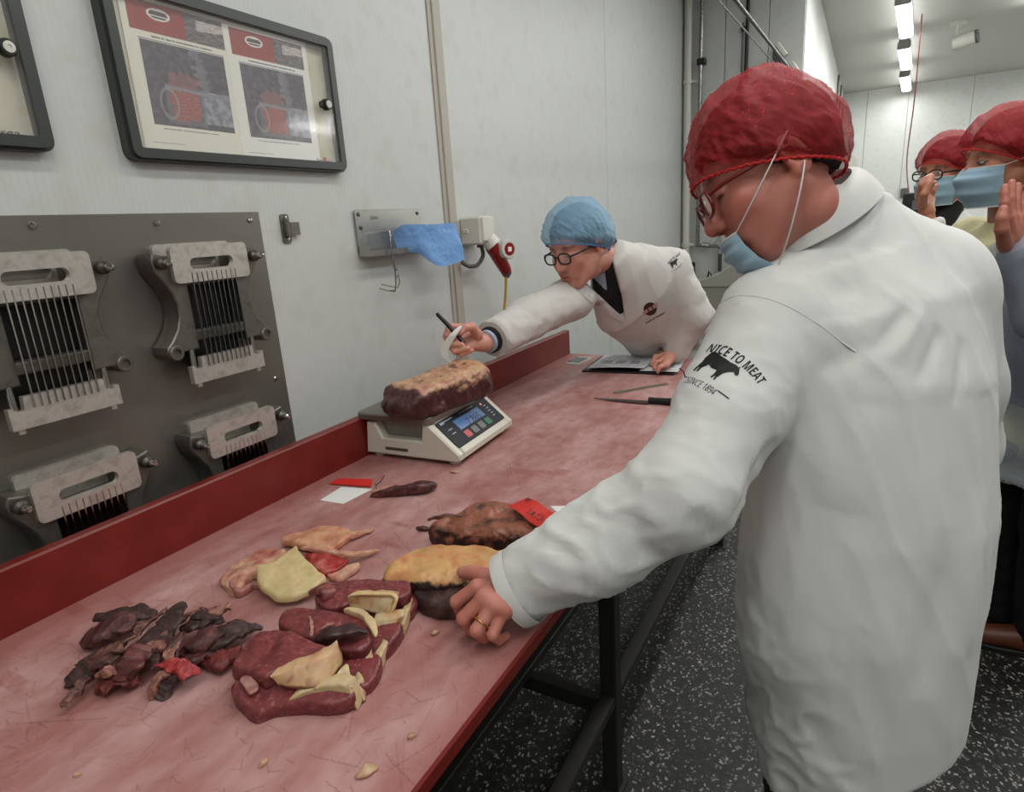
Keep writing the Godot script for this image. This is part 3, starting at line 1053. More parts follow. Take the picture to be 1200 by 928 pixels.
func wall_things() -> void:
	M.board_frame = mt("dark grey frame", Color(0.21, 0.225, 0.215), 0.4)
	M.board_back = mt("notice board backing", Color(0.76, 0.74, 0.66), 0.8)
	M.board_back.albedo_texture = ntex(fnl(71, 0.012), [0.0, Color(0.93, 0.92, 0.78), 0.5, Color(1, 1, 1), 1.0, Color(1, 1, 1)], 256)
	tri_map(M.board_back, 3.0)
	M.glass = mt("glass pane", Color(1, 1, 1, 0.05), 0.08)
	M.glass.metallic_specular = 0.35
	M.glass.transparency = BaseMaterial3D.TRANSPARENCY_ALPHA
	M.cast_light = mt("pale worn aluminium", Color(0.80, 0.78, 0.75), 0.38, 0.65)
	M.cast_light.albedo_texture = M.cast.albedo_texture
	tri_map(M.cast_light, 5.0)
	M.dark_cast = mt("dark worn aluminium", Color(0.36, 0.35, 0.33), 0.4, 0.8)

	notice_board(-0.868, -1.542, 1.742, 2.116, "glazed grey-framed notice board holding two instruction sheets with red banners", Vector2(-1.478, 1.927), Vector3(0.0175, 1.772, -1.490), "")
	notice_board(-0.02, -0.722, 1.748, 2.125, "grey-framed notice board cut off by the left edge, with a white lock face", Vector2(-0.672, 1.925), Vector3(0.011, 1.778, -0.672), "wide")
	for k in 2:
		var s := MB.new()
		var pz: float = [-1.054, -1.312][k]
		var q := wxf(pz, 1.925 - 0.005 * k, 0.011 + 0.003 * k)
		q.basis = q.basis * Basis(Vector3(0, 0, 1), [-0.012, 0.0][k])
		var g := []
		for i in 7:
			var row := []
			for j in 5:
				var u := j / 4.0 - 0.5
				var v := i / 6.0 - 0.5
				row.append(q * Vector3(u * 0.27, v * 0.335, 0.0015 * sin(u * 4.0 + k) + 0.001 * v))
			g.append(row)
		s.sheet(g, 0.0004)
		var pm := mt("printed sheet", Color(1, 1, 1), 0.55)
		pm.albedo_texture = sheet_print(81 + 7 * k, 0.8 - 0.6 * k)
		var sh := pb("printed_sheet", s, pm)
		tag(sh, ["left printed sheet behind the glass, slightly yellowed, red banner over a dark photograph", "right printed sheet behind the glass, whiter and overlapping its neighbour"][k], "paper sheet", "instruction sheets in the notice board")
	# steel sheet with the cutting heads
	var pl := thing("steel_sheet", "large brushed steel backing sheet screwed to the wall behind the blade cassettes", "steel panel", Vector3(0.003, 1.2, -0.7))
	var b := MB.new()
	b.box(Vector3(0.0035, 1.255, -0.69), Vector3(0.005, 0.75, 1.02), 0.001)
	pb("sheet", b, M.sheet, pl)
	for q in [Vector3(0.007, 1.61, -0.653), Vector3(0.007, 1.609, -0.909), Vector3(0.007, 1.609, -1.167), Vector3(0.007, 1.174, -1.164)]:
		b = MB.new()
		b.lathe([Vector2(0.0075, 0), Vector2(0.007, 0.003), Vector2(0.0045, 0.0055), Vector2(0, 0.0062)], Transform3D(Basis(Vector3(0, 0, -1), Vector3(1, 0, 0), Vector3(0, -1, 0)), Vector3(0.006, q.y, q.z)), 12)
		pb("screw", b, M.chrome, pl)
	cassette(-0.604, 1.520, "upper left slotted blade cassette on the steel sheet, below the cut-off notice board")
	cassette(-0.979, 1.518, "upper right slotted blade cassette on the steel sheet, below the two printed sheets")
	cassette(-0.602, 1.092, "lower left slotted blade cassette just above the red back board, seen from above")
	cassette(-0.980, 1.088, "lower right slotted blade cassette just above the red back board, seen from above")
	# catch
	var ct := thing("wall_catch", "small grey metal catch on the white wall right of the steel sheet", "bracket", Vector3(0, 1.58, -1.3))
	b = MB.new()
	b.prism(rrect(0.03, 0.08, 0.008), 0.006, wxf(-1.287, 1.583, 0.0), 0.001)
	b.box(Vector3(0.01, 1.583, -1.285), Vector3(0.02, 0.05, 0.014), 0.003)
	pb("plate", b, M.cast, ct)
	b = MB.new()
	b.box(Vector3(0.012, 1.582, -1.313), Vector3(0.004, 0.036, 0.034), 0.001)
	pb("tongue", b, M.cast, ct)
	for yy in [1.613, 1.553]:
		b = MB.new()
		b.lathe([Vector2(0.006, 0), Vector2(0.005, 0.003), Vector2(0, 0.004)], Transform3D(Basis(Vector3(0, 0, -1), Vector3(1, 0, 0), Vector3(0, -1, 0)), Vector3(0.006, yy, -1.287)), 10)
		pb("screw", b, M.chrome, ct)
	# film dispenser
	var dp := thing("film_dispenser", "polished steel dispenser plate on the wall with a wire hook under it", "dispenser", Vector3(0.0, 1.56, -1.74))
	b = MB.new()
	b.prism(rrect(0.344, 0.15, 0.01), 0.006, wxf(-1.742, 1.557, 0.004), 0.001)
	pb("plate", b, M.polished, dp)
	b = MB.new()
	b.box(Vector3(0.03, 1.484, -1.742), Vector3(0.05, 0.003, 0.342), 0.001)
	b.box(Vector3(0.054, 1.492, -1.742), Vector3(0.003, 0.02, 0.342), 0.001)
	b.box(Vector3(0.03, 1.50, -1.5715), Vector3(0.05, 0.034, 0.003), 0.001)
	b.box(Vector3(0.03, 1.50, -1.9125), Vector3(0.05, 0.034, 0.003), 0.001)
	pb("tray", b, M.polished, dp)
	for q in [Vector2(-1.585, 1.617), Vector2(-1.59, 1.575), Vector2(-1.897, 1.617)]:
		b = MB.new()
		b.lathe([Vector2(0.007, 0), Vector2(0.006, 0.003), Vector2(0, 0.0045)], Transform3D(Basis(Vector3(0, 0, -1), Vector3(1, 0, 0), Vector3(0, -1, 0)), Vector3(0.01, q.y, q.x)), 10)
		pb("screw", b, M.dark_cast, dp)
	lettering("Dillier", 0.011, 0.0004, mt("etched print", Color(0.3, 0.3, 0.3), 0.5), Transform3D(ON_WALL * Basis(Vector3(0, 0, 1), 0.02), Vector3(0.0102, 1.605, -1.66)), dp)
	b = MB.new()
	b.tube([Vector3(0.012, 1.559, -1.729), Vector3(0.06, 1.559, -1.671), Vector3(0.065, 1.52, -1.663), Vector3(0.07, 1.47, -1.659), Vector3(0.075, 1.428, -1.659), Vector3(0.08, 1.386, -1.65), Vector3(0.08, 1.364, -1.641)], 0.0028, 8)
	b.tube([Vector3(0.08, 1.364, -1.641), Vector3(0.06, 1.366, -1.63), Vector3(0.02, 1.374, -1.635)], 0.0028, 8)
	b.tube([Vector3(0.072, 1.445, -1.656), Vector3(0.08, 1.427, -1.666), Vector3(0.085, 1.393, -1.665), Vector3(0.08, 1.374, -1.657), Vector3(0.055, 1.378, -1.652), Vector3(0.02, 1.387, -1.646)], 0.0024, 8)
	b.tube([Vector3(0.07, 1.47, -1.659), Vector3(0.075, 1.455, -1.668), Vector3(0.08, 1.421, -1.665), Vector3(0.08, 1.386, -1.65)], 0.0024, 8)
	pb("wire_hook", b, M.chrome, dp)
	# blue film bag hanging out of it
	var fm := mt("blue film", Color(0.50, 0.68, 0.88), 0.28)
	fm.backlight_enabled = true
	fm.backlight = Color(0.25, 0.35, 0.6)
	bump(fm, ntex(fnl(91, 0.02, FastNoiseLite.TYPE_SIMPLEX, 4), [0.0, Color.BLACK, 1.0, Color.WHITE], 256), 0.25)
	tri_map(fm, 7.0)
	var topc := curve([Vector3(0.035, 1.561, -1.722), Vector3(0.07, 1.578, -1.746), Vector3(0.1, 1.574, -1.847), Vector3(0.13, 1.575, -1.959)], 22)
	var botc := curve([Vector3(0.03, 1.483, -1.737), Vector3(0.07, 1.477, -1.801), Vector3(0.12, 1.427, -1.852), Vector3(0.15, 1.441, -1.977)], 22)
	var nn := fnl(92, 9.0)
	var g := []
	for i in 15:
		var v := i / 14.0
		var row := []
		for j in 22:
			var q: Vector3 = botc[j].lerp(topc[j], v)
			q.x += 0.008 * nn.get_noise_3dv(q * 2.0) + 0.005 * sin(v * PI) * sin(j * 0.4)
			q.y += 0.002 * nn.get_noise_2d(j * 0.2, 5.0)
			row.append(q)
		g.append(row)
	b = MB.new()
	b.sheet(g, 0.0006)
	tag(pb("film_sheet", b, fm, null, 60.0), "crinkled blue plastic sheet hanging out of the steel dispenser", "plastic sheet")
	# power socket with its red plug
	var so := thing("wall_socket", "white industrial wall socket box with a round lid and grey conduit", "socket", Vector3(0, 1.54, -2.3))
	b = MB.new()
	b.box(Vector3(0.05, 1.541, -2.235), Vector3(0.10, 0.112, 0.105), 0.008)
	b.box(Vector3(0.03, 1.541, -2.1815), Vector3(0.03, 0.02, 0.008), 0.004)
	b.box(Vector3(0.103, 1.545, -2.235), Vector3(0.012, 0.095, 0.09), 0.004)
	pb("box", b, M.white, so)
	b = MB.new()
	b.tube([Vector3(0.09, 1.505, -2.253), Vector3(0.11, 1.476, -2.263)], [0.034, 0.036], 20)
	pb("collar", b, M.white, so)
	b = MB.new()
	b.tube(curve([Vector3(0.05, 1.483, -2.254), Vector3(0.05, 1.465, -2.265), Vector3(0.05, 1.437, -2.268), Vector3(0.05, 1.405, -2.222), Vector3(0.045, 1.403, -2.164), Vector3(0.03, 1.423, -2.133)], 16), 0.0085, 12)
	pb("conduit", b, M.grey, so)
	b = MB.new()
	b.tube([Vector3(0.05, 1.496, -2.256), Vector3(0.05, 1.472, -2.252)], 0.014, 12)
	pb("cable_gland", b, M.grey, so)
	var red := mt("red plastic", Color(0.52, 0.07, 0.06), 0.35)
	var plg := thing("power_plug", "red power plug with a round white and red face and yellow cable", "plug", Vector3(0.1, 1.447, -2.355))
	b = MB.new()
	b.tube([Vector3(0.1, 1.481, -2.253), Vector3(0.105, 1.462, -2.27), Vector3(0.11, 1.376, -2.343), Vector3(0.11, 1.36, -2.356)], [0.028, 0.031, 0.026, 0.022], 18)
	pb("body", b, red, plg)
	b = MB.new()
	b.tube([Vector3(0.11, 1.376, -2.343), Vector3(0.11, 1.353, -2.355), Vector3(0.11, 1.339, -2.35)], [0.024, 0.022, 0.012], 14)
	pb("strain_relief", b, M.grey, plg)
	b = MB.new()
	b.tube(curve([Vector3(0.11, 1.346, -2.347), Vector3(0.1, 1.266, -2.35), Vector3(0.09, 1.181, -2.342), Vector3(0.06, 1.056, -2.358), Vector3(0.03, 0.9, -2.35), Vector3(0.02, 0.3, -2.35), Vector3(0.03, 0.01, -2.4)], 24), 0.0055, 10)
	pb("cable", b, mt("yellow cable", Color(0.72, 0.60, 0.12), 0.45), plg)
	var cx := Transform3D(look(Vector3(0, 1, 0.0), Vector3(0.9, 0, 0.35).normalized()), Vector3(0.15, 1.459, -2.298))
	b = MB.new()
	b.lathe([Vector2(0.0, -0.012), Vector2(0.036, -0.012), Vector2(0.040, -0.008), Vector2(0.040, 0.014), Vector2(0.037, 0.018), Vector2(0.027, 0.018), Vector2(0.026, 0.015)], cx, 28)
	var lid := pb("lid", b, M.white, plg)
	b = MB.new()
	b.lathe([Vector2(0.026, 0.015), Vector2(0.025, 0.019), Vector2(0, 0.019)], cx, 28)
	pb("lid_face", b, red, lid)
	b = MB.new()
	b.box(cx * Vector3(0, 0.0195, 0), Vector3(0.019, 0.002, 0.019), 0.0005, cx.basis)
	pb("lid_label", b, M.paper, lid)
	# vertical cover strip on the panel joint
	b = MB.new()
	b.box(Vector3(0.006, 1.7, -2.128), Vector3(0.014, 3.4, 0.05), 0.003)
	b.box(Vector3(0.003, 1.7, -2.095), Vector3(0.006, 3.4, 0.03), 0.002)
	structure(pb("trim_1", b, mt("beige cover strip", Color(0.66, 0.63, 0.58), 0.5)))
	# pipes on the return wall
	var wp := thing("white_pipe", "white plastic pipe running down the wall corner behind the leaning man", "pipe", Vector3(0.04, 0, -5.74))
	pb("tube", rod(Vector3(0.045, 0.0, -5.74), Vector3(0.045, 3.4, -5.74), 0.032, 16), M.trim, wp)
	for yy in [2.62, 1.29, 0.8]:
		b = MB.new()
		b.tube([Vector3(0.045, yy - 0.015, -5.74), Vector3(0.045, yy + 0.015, -5.74)], 0.042, 16)
		b.box(Vector3(0.095, yy, -5.74), Vector3(0.05, 0.02, 0.02), 0.004)
		pb("clamp", b, M.trim, wp)
	var gp := thing("steel_pipe", "thin steel water pipe with a valve branch in front of the corner wall", "pipe", Vector3(0.15, 0, -5.76))
	pb("riser", rod(Vector3(0.15, 1.28, -5.74), Vector3(0.15, 3.4, -5.74), 0.016), M.steel, gp)
	b = MB.new()
	b.box(Vector3(0.155, 2.76, -5.75), Vector3(0.07, 0.05, 0.06), 0.006)
	pb("bracket", b, M.black, gp)
	pb("branch", rod(Vector3(0.13, 1.285, -5.74), Vector3(0.35, 1.265, -5.74), 0.014), M.steel, gp)
	b = MB.new()
	b.tube([Vector3(0.345, 1.28, -5.74), Vector3(0.345, 0.75, -5.74)], 0.016, 12)
	pb("drop", b, M.dark_cast, gp)
	b = MB.new()
	b.tube([Vector3(0.19, 1.285, -5.74), Vector3(0.25, 1.28, -5.74)], 0.024, 12)
	b.tube([Vector3(0.345, 1.245, -5.74), Vector3(0.345, 1.205, -5.74)], 0.024, 12)
	b.box(Vector3(0.315, 1.32, -5.73), Vector3(0.015, 0.07, 0.012), 0.003, Basis(Vector3.BACK, -0.5))
	pb("valve", b, M.chrome, gp)
	var bp := thing("black_pipe", "thin black cable pipe running down the corner wall above the red hairnet", "pipe", Vector3(0.5, 0, -5.77))
	pb("tube", rod(Vector3(0.505, 0.2, -5.76), Vector3(0.505, 3.4, -5.76), 0.015), M.black, bp)
	pb("cable", rod(Vector3(0.465, 0.2, -5.79), Vector3(0.465, 3.0, -5.79), 0.006, 8), M.dark_cast, bp)
	for yy in [2.95, 2.55, 2.0]:
		b = MB.new()
		b.box(Vector3(0.485, yy, -5.775), Vector3(0.06, 0.03, 0.04), 0.005)
		pb("clip", b, M.black, bp)
	var rl := thing("overhead_rail", "thin dark overhead rail running back under the ceiling to the corner wall", "rail", Vector3(0.93, 2.4, -4.0))
	var ra: Vector3 = Vector3(0.93, 2.343, -2.605)
	var rb: Vector3 = Vector3(0.953, 2.437, -5.75)
	pb("rail", rod(ra, rb, 0.008), M.dark_cast, rl)
	pb("lower_rail", rod(ra + Vector3(-0.03, -0.03, 0), rb + Vector3(-0.03, -0.03, 0), 0.004, 8), M.steel, rl)
	for k in [0.1, 0.92]:
		pb("hanger", rod(ra.lerp(rb, k), Vector3(ra.lerp(rb, k).x, 3.4, ra.lerp(rb, k).z), 0.003, 6), M.trim, rl)
	b = MB.new()
	b.prism(PackedVector2Array([Vector2(0.70, 1.2), Vector2(0.915, 1.2), Vector2(0.915, 2.46), Vector2(0.70, 2.76)]), 0.03, Transform3D(Basis(), Vector3(0, 0, -5.8)), 0.004)
	var hp := thing("wall_hatch", "dark grey sloping hatch plate on the corner wall, just above the red hairnet", "hatch", Vector3(0.8, 2, -5.8))
	pb("plate", b, mt("dark grey sheet", Color(0.27, 0.275, 0.26), 0.5, 0.2), hp)
	b = MB.new()
	b.box(Vector3(0.765, 2.745, -5.76), Vector3(0.12, 0.035, 0.05), 0.005, Basis(Vector3.BACK, -0.95))
	b.box(Vector3(0.875, 2.59, -5.76), Vector3(0.12, 0.035, 0.05), 0.005, Basis(Vector3.BACK, -0.95))
	pb("white_rim", b, M.white, hp)
	# bin behind the leaning man
	var bn := thing("grey_bin", "pale grey bin with a sloping lid and black hook, between the two men in white", "bin", Vector3(0.4, 0, -5.2))
	var p0: Vector3 = Vector3(0.246, 1.013, -5.2)
	var p1: Vector3 = Vector3(0.447, 1.085, -5.2)
	var p2: Vector3 = Vector3(0.606, 1.194, -5.2)
	b = MB.new()
	b.prism(PackedVector2Array([Vector2(p0.x + 0.06, 0.16), Vector2(p2.x + 0.2, 0.16), Vector2(p2.x + 0.26, p0.y - 0.02), Vector2(p0.x, p0.y - 0.02)]), 0.5, Transform3D(Basis(), Vector3(0, 0, -5.6)), 0.01)
	pb("body", b, mt("grey bin plastic", Color(0.55, 0.55, 0.50), 0.5), bn)
	b = MB.new()
	b.prism(PackedVector2Array([Vector2(p0.x - 0.02, p0.y - 0.03), Vector2(p2.x + 0.3, p0.y - 0.03), Vector2(p2.x + 0.3, p2.y + 0.02), Vector2(p2.x, p2.y), Vector2(p1.x, p1.y), Vector2(p0.x - 0.02, p0.y)]), 0.52, Transform3D(Basis(), Vector3(0, 0, -5.61)), 0.008)
	pb("lid", b, mt("grey bin lid", Color(0.6, 0.6, 0.55), 0.45), bn)
	b = MB.new()
	b.tube([Vector3(0.365, 1.05, -5.15), Vector3(0.377, 1.104, -5.15), Vector3(0.398, 1.07, -5.15)], 0.008, 8)
	pb("hook", b, M.black, bn)
	for xx in [p0.x + 0.12, p2.x + 0.14]:
		for zz in [-5.2, -5.52]:
			b = MB.new()
			b.tube([Vector3(xx - 0.02, 0.08, zz), Vector3(xx + 0.02, 0.08, zz)], 0.08, 18)
			pb("wheel", b, M.black, bn)
	b = MB.new()
	b.box(Vector3(0.085, 1.07, -5.78), Vector3(0.07, 0.13, 0.04), 0.01)
	tag(pb("black_clip", b, M.black), "small black clip on the corner wall beside the white pipe", "clip")
	# far end of the hall
	var fc := thing("cable_run", "bundle of dark cable pipes running down the far end of the left wall", "pipes", Vector3(0.93, 0, -11.8))
	for q in [Vector2(-10.6, 3.3), Vector2(-11.5, 3.3), Vector2(-12.6, 3.1)]:
		pb("pipe", rod(Vector3(0.95, 0.6, q.x), Vector3(0.95, q.y, q.x), 0.014, 8), M.dark_cast, fc)
		for yy in [2.0, 2.7]:
			b = MB.new()
			b.box(Vector3(0.95, yy, q.x), Vector3(0.03, 0.05, 0.07), 0.005)
			pb("clip", b, M.black, fc)
	var wm := thing("white_machine", "small white cabinet with dark red knob at the far end above the white collar", "cabinet", Vector3(1.127, 2.175, -11.374))
	var wc: Vector3 = Vector3(1.13, 2.138, -11.364)
	b = MB.new()
	b.prism(rrect(0.26, 0.3, 0.06), 0.3, Transform3D(Basis(), wc + Vector3(0, -0.03, -0.15)), 0.01)
	b.box(Vector3(wc.x, (wc.y - 0.1) / 2, wc.z), Vector3(0.2, wc.y - 0.1, 0.2), 0.01)
	pb("cabinet", b, M.white, wm)
	b = MB.new()
	b.lathe([Vector2(0.05, 0), Vector2(0.05, 0.05), Vector2(0.03, 0.065), Vector2(0, 0.065)], Transform3D(Basis(), wc + Vector3(-0.06, 0.12, 0)), 12)
	pb("knob", b, mt("dark red knob", Color(0.2, 0.04, 0.04), 0.4), wm)
	b = MB.new()
	b.box(Vector3(1.976, 1.681, -13.08), Vector3(0.12, 0.16, 0.06), 0.01)
	tag(pb("wall_switch", b, M.grey), "small grey switch box on the far wall above the man's collar", "switch")
	var mc: Vector3 = Vector3(1.896, 1.518, -8.14)
	var mo := thing("monitor_stand", "dark monitor on a slim floor stand behind the man touching his mask", "monitor", Vector3(mc.x, 0, mc.z))
	b = MB.new()
	b.box(mc, Vector3(0.26, 0.22, 0.05), 0.01)
	pb("case", b, M.black, mo)
	b = MB.new()
	b.box(mc + Vector3(0.03, -0.02, 0.028), Vector3(0.14, 0.1, 0.006), 0.002)
	pb("screen", b, M.grey, mo)
	pb("pole", rod(mc - Vector3(0, 0.1, 0), Vector3(mc.x, 0.02, mc.z), 0.02), M.dark_steel, mo)
	b = MB.new()
	b.lathe([Vector2(0, 0), Vector2(0.2, 0), Vector2(0.2, 0.02), Vector2(0.03, 0.04), Vector2(0, 0.04)], Transform3D(Basis(), Vector3(mc.x, 0, mc.z)))
	pb("base", b, M.dark_steel, mo)
	var cd: Vector3 = Vector3(1.784, 2.642, -8.431)
	b = MB.new()
	b.tube(curve([Vector3(cd.x, 3.4, cd.z), Vector3(cd.x + 0.01, 2.6, cd.z), Vector3(cd.x - 0.005, 2.0, cd.z), Vector3(mc.x - 0.08, mc.y + 0.11, mc.z)], 16), 0.006, 8)
	tag(pb("hanging_cord", b, mt("red cord", Color(0.42, 0.12, 0.10), 0.5)), "thin red cord hanging from the ceiling down to the dark monitor", "cord")
	var cc: Vector3 = Vector3(2.163, 3.4, -9.072)
	var se := thing("ceiling_camera", "white cylindrical camera on a short ceiling bracket", "camera", cc)
	b = MB.new()
	b.lathe([Vector2(0, -0.03), Vector2(0.08, -0.03), Vector2(0.08, 0), Vector2(0, 0)], Transform3D(Basis(), cc))
	b.tube([cc, cc + Vector3(0, -0.16, 0)], 0.018, 10)
	pb("bracket", b, M.white, se)
	b = MB.new()
	b.tube([cc + Vector3(-0.03, -0.22, 0.0), cc + Vector3(0.16, -0.19, 0.05)], 0.075, 18)
	pb("body", b, M.white, se)
	b = MB.new()
	b.tube([cc + Vector3(0.15, -0.192, 0.048), cc + Vector3(0.185, -0.187, 0.058)], 0.07, 18)
	pb("lens_hood", b, M.grey, se)

func lin(r: float, g: float, b: float) -> Color:
	return Color(r, g, b).srgb_to_linear()

func flat_poly(pts: Array, down: float) -> MB:   # outline in space, extruded straight down
	var b := MB.new()
	var c := Vector3.ZERO
	for q in pts: c += q / pts.size()
	var n := pts.size()
	var up := 0.0
	for i in n: up += ((pts[i] - c).cross(pts[(i + 1) % n] - c)).y
	var q := pts.duplicate()
	if up < 0: q.reverse()
	var d := Vector3(0, -down, 0)
	for i in n:
		var j := (i + 1) % n
		b.tri(c, q[i], q[j])
		b.tri(c + d, q[j] + d, q[i] + d)
		b.quad(q[i] + d, q[j] + d, q[j], q[i])
	return b

func scale_machine() -> void:
	var a: Vector3 = Vector3(0.224, 0.892, -1.343)
	var f: Vector3 = Vector3(0.485, 0.892, -1.359)
	var c: Vector3 = Vector3(0.469, 0.892, -1.704)
	var u := (f - a).normalized()
	var w := Vector3(u.z, 0, -u.x)
	if w.z > 0: w = -w
	var lu: float = 0.335
	var lw: float = (c - f).dot(w)
	# local frame: x towards the display, y up, z towards the camera
	var xf := Transform3D(Basis(u, Vector3.UP, -w), f - u * lu)
	var o := thing("weighing_scale", "white bench scale with a blue display, a steel pan carrying a meat joint", "scale", f - u * 0.17 + w * lw / 2)
	var white := mt("scale housing", Color(0.80, 0.78, 0.72), 0.35)
	var b := MB.new()
	b.prism(PackedVector2Array([Vector2(0.0, 0.012), Vector2(0.325, 0.012), Vector2(0.335, 0.02), Vector2(0.335, 0.036), Vector2(0.325, 0.044), Vector2(0.238, 0.118), Vector2(0.214, 0.118), Vector2(0.206, 0.066), Vector2(0.068, 0.066), Vector2(0.045, 0.112), Vector2(0.012, 0.112), Vector2(0.002, 0.03)]), 0.03, moved(xf, Vector3(0, 0, -0.03)), 0.005)
	b.prism(PackedVector2Array([Vector2(0.0, 0.012), Vector2(0.325, 0.012), Vector2(0.335, 0.02), Vector2(0.335, 0.036), Vector2(0.325, 0.044), Vector2(0.238, 0.118), Vector2(0.214, 0.118), Vector2(0.206, 0.066), Vector2(0.068, 0.066), Vector2(0.045, 0.112), Vector2(0.012, 0.112), Vector2(0.002, 0.03)]), 0.03, moved(Transform3D(xf.basis, xf * Vector3(0, 0, -lw)), Vector3.ZERO), 0.005)
	b.prism(PackedVector2Array([Vector2(0.0, 0.014), Vector2(0.325, 0.014), Vector2(0.335, 0.02), Vector2(0.335, 0.036), Vector2(0.325, 0.044), Vector2(0.238, 0.118), Vector2(0.214, 0.118), Vector2(0.206, 0.03), Vector2(0.03, 0.03), Vector2(0.012, 0.03)]), lw - 0.04, moved(xf, Vector3(0, 0, 0.02 - lw)))
	pb("housing", b, white, o)
	b = MB.new()
	b.box(xf * Vector3(0.12, 0.07, -lw / 2), Vector3(0.16, 0.085, lw - 0.07), 0.006, xf.basis)
	pb("inner_box", b, mt("grey inner box", Color(0.55, 0.54, 0.51), 0.35), o)
	b = MB.new()
	b.box(xf * Vector3(0.125, 0.118, -lw / 2), Vector3(0.1, 0.014, 0.1), 0.003, xf.basis)
	pb("pan_support", b, M.steel, o)
	b = MB.new()
	var px := Transform3D(Basis(xf.basis.x, -xf.basis.z, xf.basis.y), xf * Vector3(0.112, 0.122, -lw / 2))
	b.prism(rrect(0.265, lw + 0.015, 0.02, 6), 0.02, px, 0.004)
	pb("pan", b, mt("dull steel pan", Color(0.52, 0.50, 0.47), 0.35, 0.7), o)
	for q in [[0.03, -0.03], [0.30, -0.03], [0.03, -lw + 0.03], [0.30, -lw + 0.03]]:
		b = MB.new()
		b.lathe([Vector2(0, 0), Vector2(0.016, 0), Vector2(0.018, 0.008), Vector2(0.018, 0.016), Vector2(0, 0.016)], Transform3D(Basis(), xf * Vector3(q[0], 0, q[1])), 14)
		pb("foot", b, white, o)
	b = MB.new()
	b.box(xf * Vector3(0.115, 0.034, 0.0005), Vector3(0.082, 0.009, 0.002), 0.0005, xf.basis)
	pb("side_label", b, mt("brown label", Color(0.30, 0.25, 0.22), 0.6), o)
	# sloping control panel
	var s := (Vector2(0.325, 0.044) - Vector2(0.238, 0.118))
	var down := (xf.basis.x * s.x + Vector3.UP * s.y).normalized()
	var nrm := xf.basis.z.cross(down).normalized()
	if nrm.y < 0: nrm = -nrm
	var across := -xf.basis.z     # to the right of a reader facing the display
	var ln := s.length()
	var pc := xf * Vector3(0.2815, 0.081, -lw / 2)
	var bs := Basis(across, -down, nrm)
	if bs.determinant() < 0: bs = Basis(-across, -down, nrm)
	var pf := Transform3D(bs, pc)
	b = MB.new()
	b.prism(rrect(lw - 0.045, ln - 0.012, 0.008), 0.003, pf, 0.0008)
	var panel := pb("control_panel", b, mt("dark blue panel", Color(0.05, 0.07, 0.11), 0.6), o)
	var lcd := mt("lcd screen", Color(0.33, 0.45, 0.62), 0.3)
	lcd.emission_enabled = true
	lcd.emission = Color(0.28, 0.42, 0.65)
	lcd.emission_energy_multiplier = 0.12
	b = MB.new()
	b.box(pf * Vector3(0.0, 0.012, 0.0035), Vector3(0.155, 0.038, 0.002), 0.0005, pf.basis)
	pb("screen", b, lcd, panel)
	lettering("2.865", 0.024, 0.0004, mt("lcd digits", Color(0.10, 0.16, 0.26), 0.5), moved(pf, Vector3(0.015, 0.003, 0.005)), panel, "digits")
	var lt := mt("panel print", Color(0.62, 0.66, 0.70), 0.5)
	var fine := fnl(5, 0.9)
	b = MB.new()
	b.box(pf * Vector3(-0.10, 0.043, 0.0035), Vector3(0.07, 0.004, 0.0006), 0, pf.basis)
	b.box(pf * Vector3(-0.125, 0.041, 0.0035), Vector3(0.02, 0.009, 0.0006), 0, pf.basis)
	for k in 7: b.box(pf * Vector3(-0.02 + 0.013 * k, 0.042, 0.0035), Vector3(0.009, 0.003, 0.0006), 0, pf.basis)
	for k in 5: b.box(pf * Vector3(0.115 + 0.003 * (k % 2), 0.022 - 0.011 * k, 0.0035), Vector3(0.014, 0.003, 0.0006), 0, pf.basis)
	for k in 2: b.box(pf * Vector3(-0.115, 0.012 - 0.016 * k, 0.0035), Vector3(0.02, 0.003, 0.0006), 0, pf.basis)
	pb("print_marks", b, lt, panel)
	for k in 4:
		b = MB.new()
		b.prism(rrect(0.03, 0.026, 0.005), 0.003, moved(pf, Vector3(-0.065 + 0.043 * k, -0.028, 0.002)), 0.0008)
		pb("button", b, mt("button", [Color(0.72, 0.33, 0.34), Color(0.42, 0.43, 0.43), Color(0.42, 0.43, 0.42), Color(0.16, 0.42, 0.30)][k], 0.5), panel)
	b = MB.new()
	b.prism(rrect(0.009, 0.009, 0.0043), 0.002, moved(pf, Vector3(0.105, 0.033, 0.002)))
	var led := mt("signal lamp", Color(0.9, 0.6, 0.55), 0.4)
	led.emission_enabled = true
	led.emission = Color(0.9, 0.5, 0.45)
	led.emission_energy_multiplier = 0.4
	pb("indicator_lamp", b, led, panel)

func form_page(sd: int) -> ImageTexture:
	var im := Image.create(200, 280, false, Image.FORMAT_RGB8)
	im.fill(Color(0.85, 0.86, 0.87))
	var r := RandomNumberGenerator.new()
	r.seed = sd
	for y in range(22, 260, 9):
		var x := 16
		while x < 178:
			var l := 4 + r.randi() % 14
			if r.randf() < 0.6: im.fill_rect(Rect2i(x, y, l, 3), Color(0.55, 0.56, 0.58))
			x += l + 4
	for k in 3: im.fill_rect(Rect2i(30 + 50 * k, 120, 34, 70), Color(0.62, 0.63, 0.66))
	return ImageTexture.create_from_image(im)

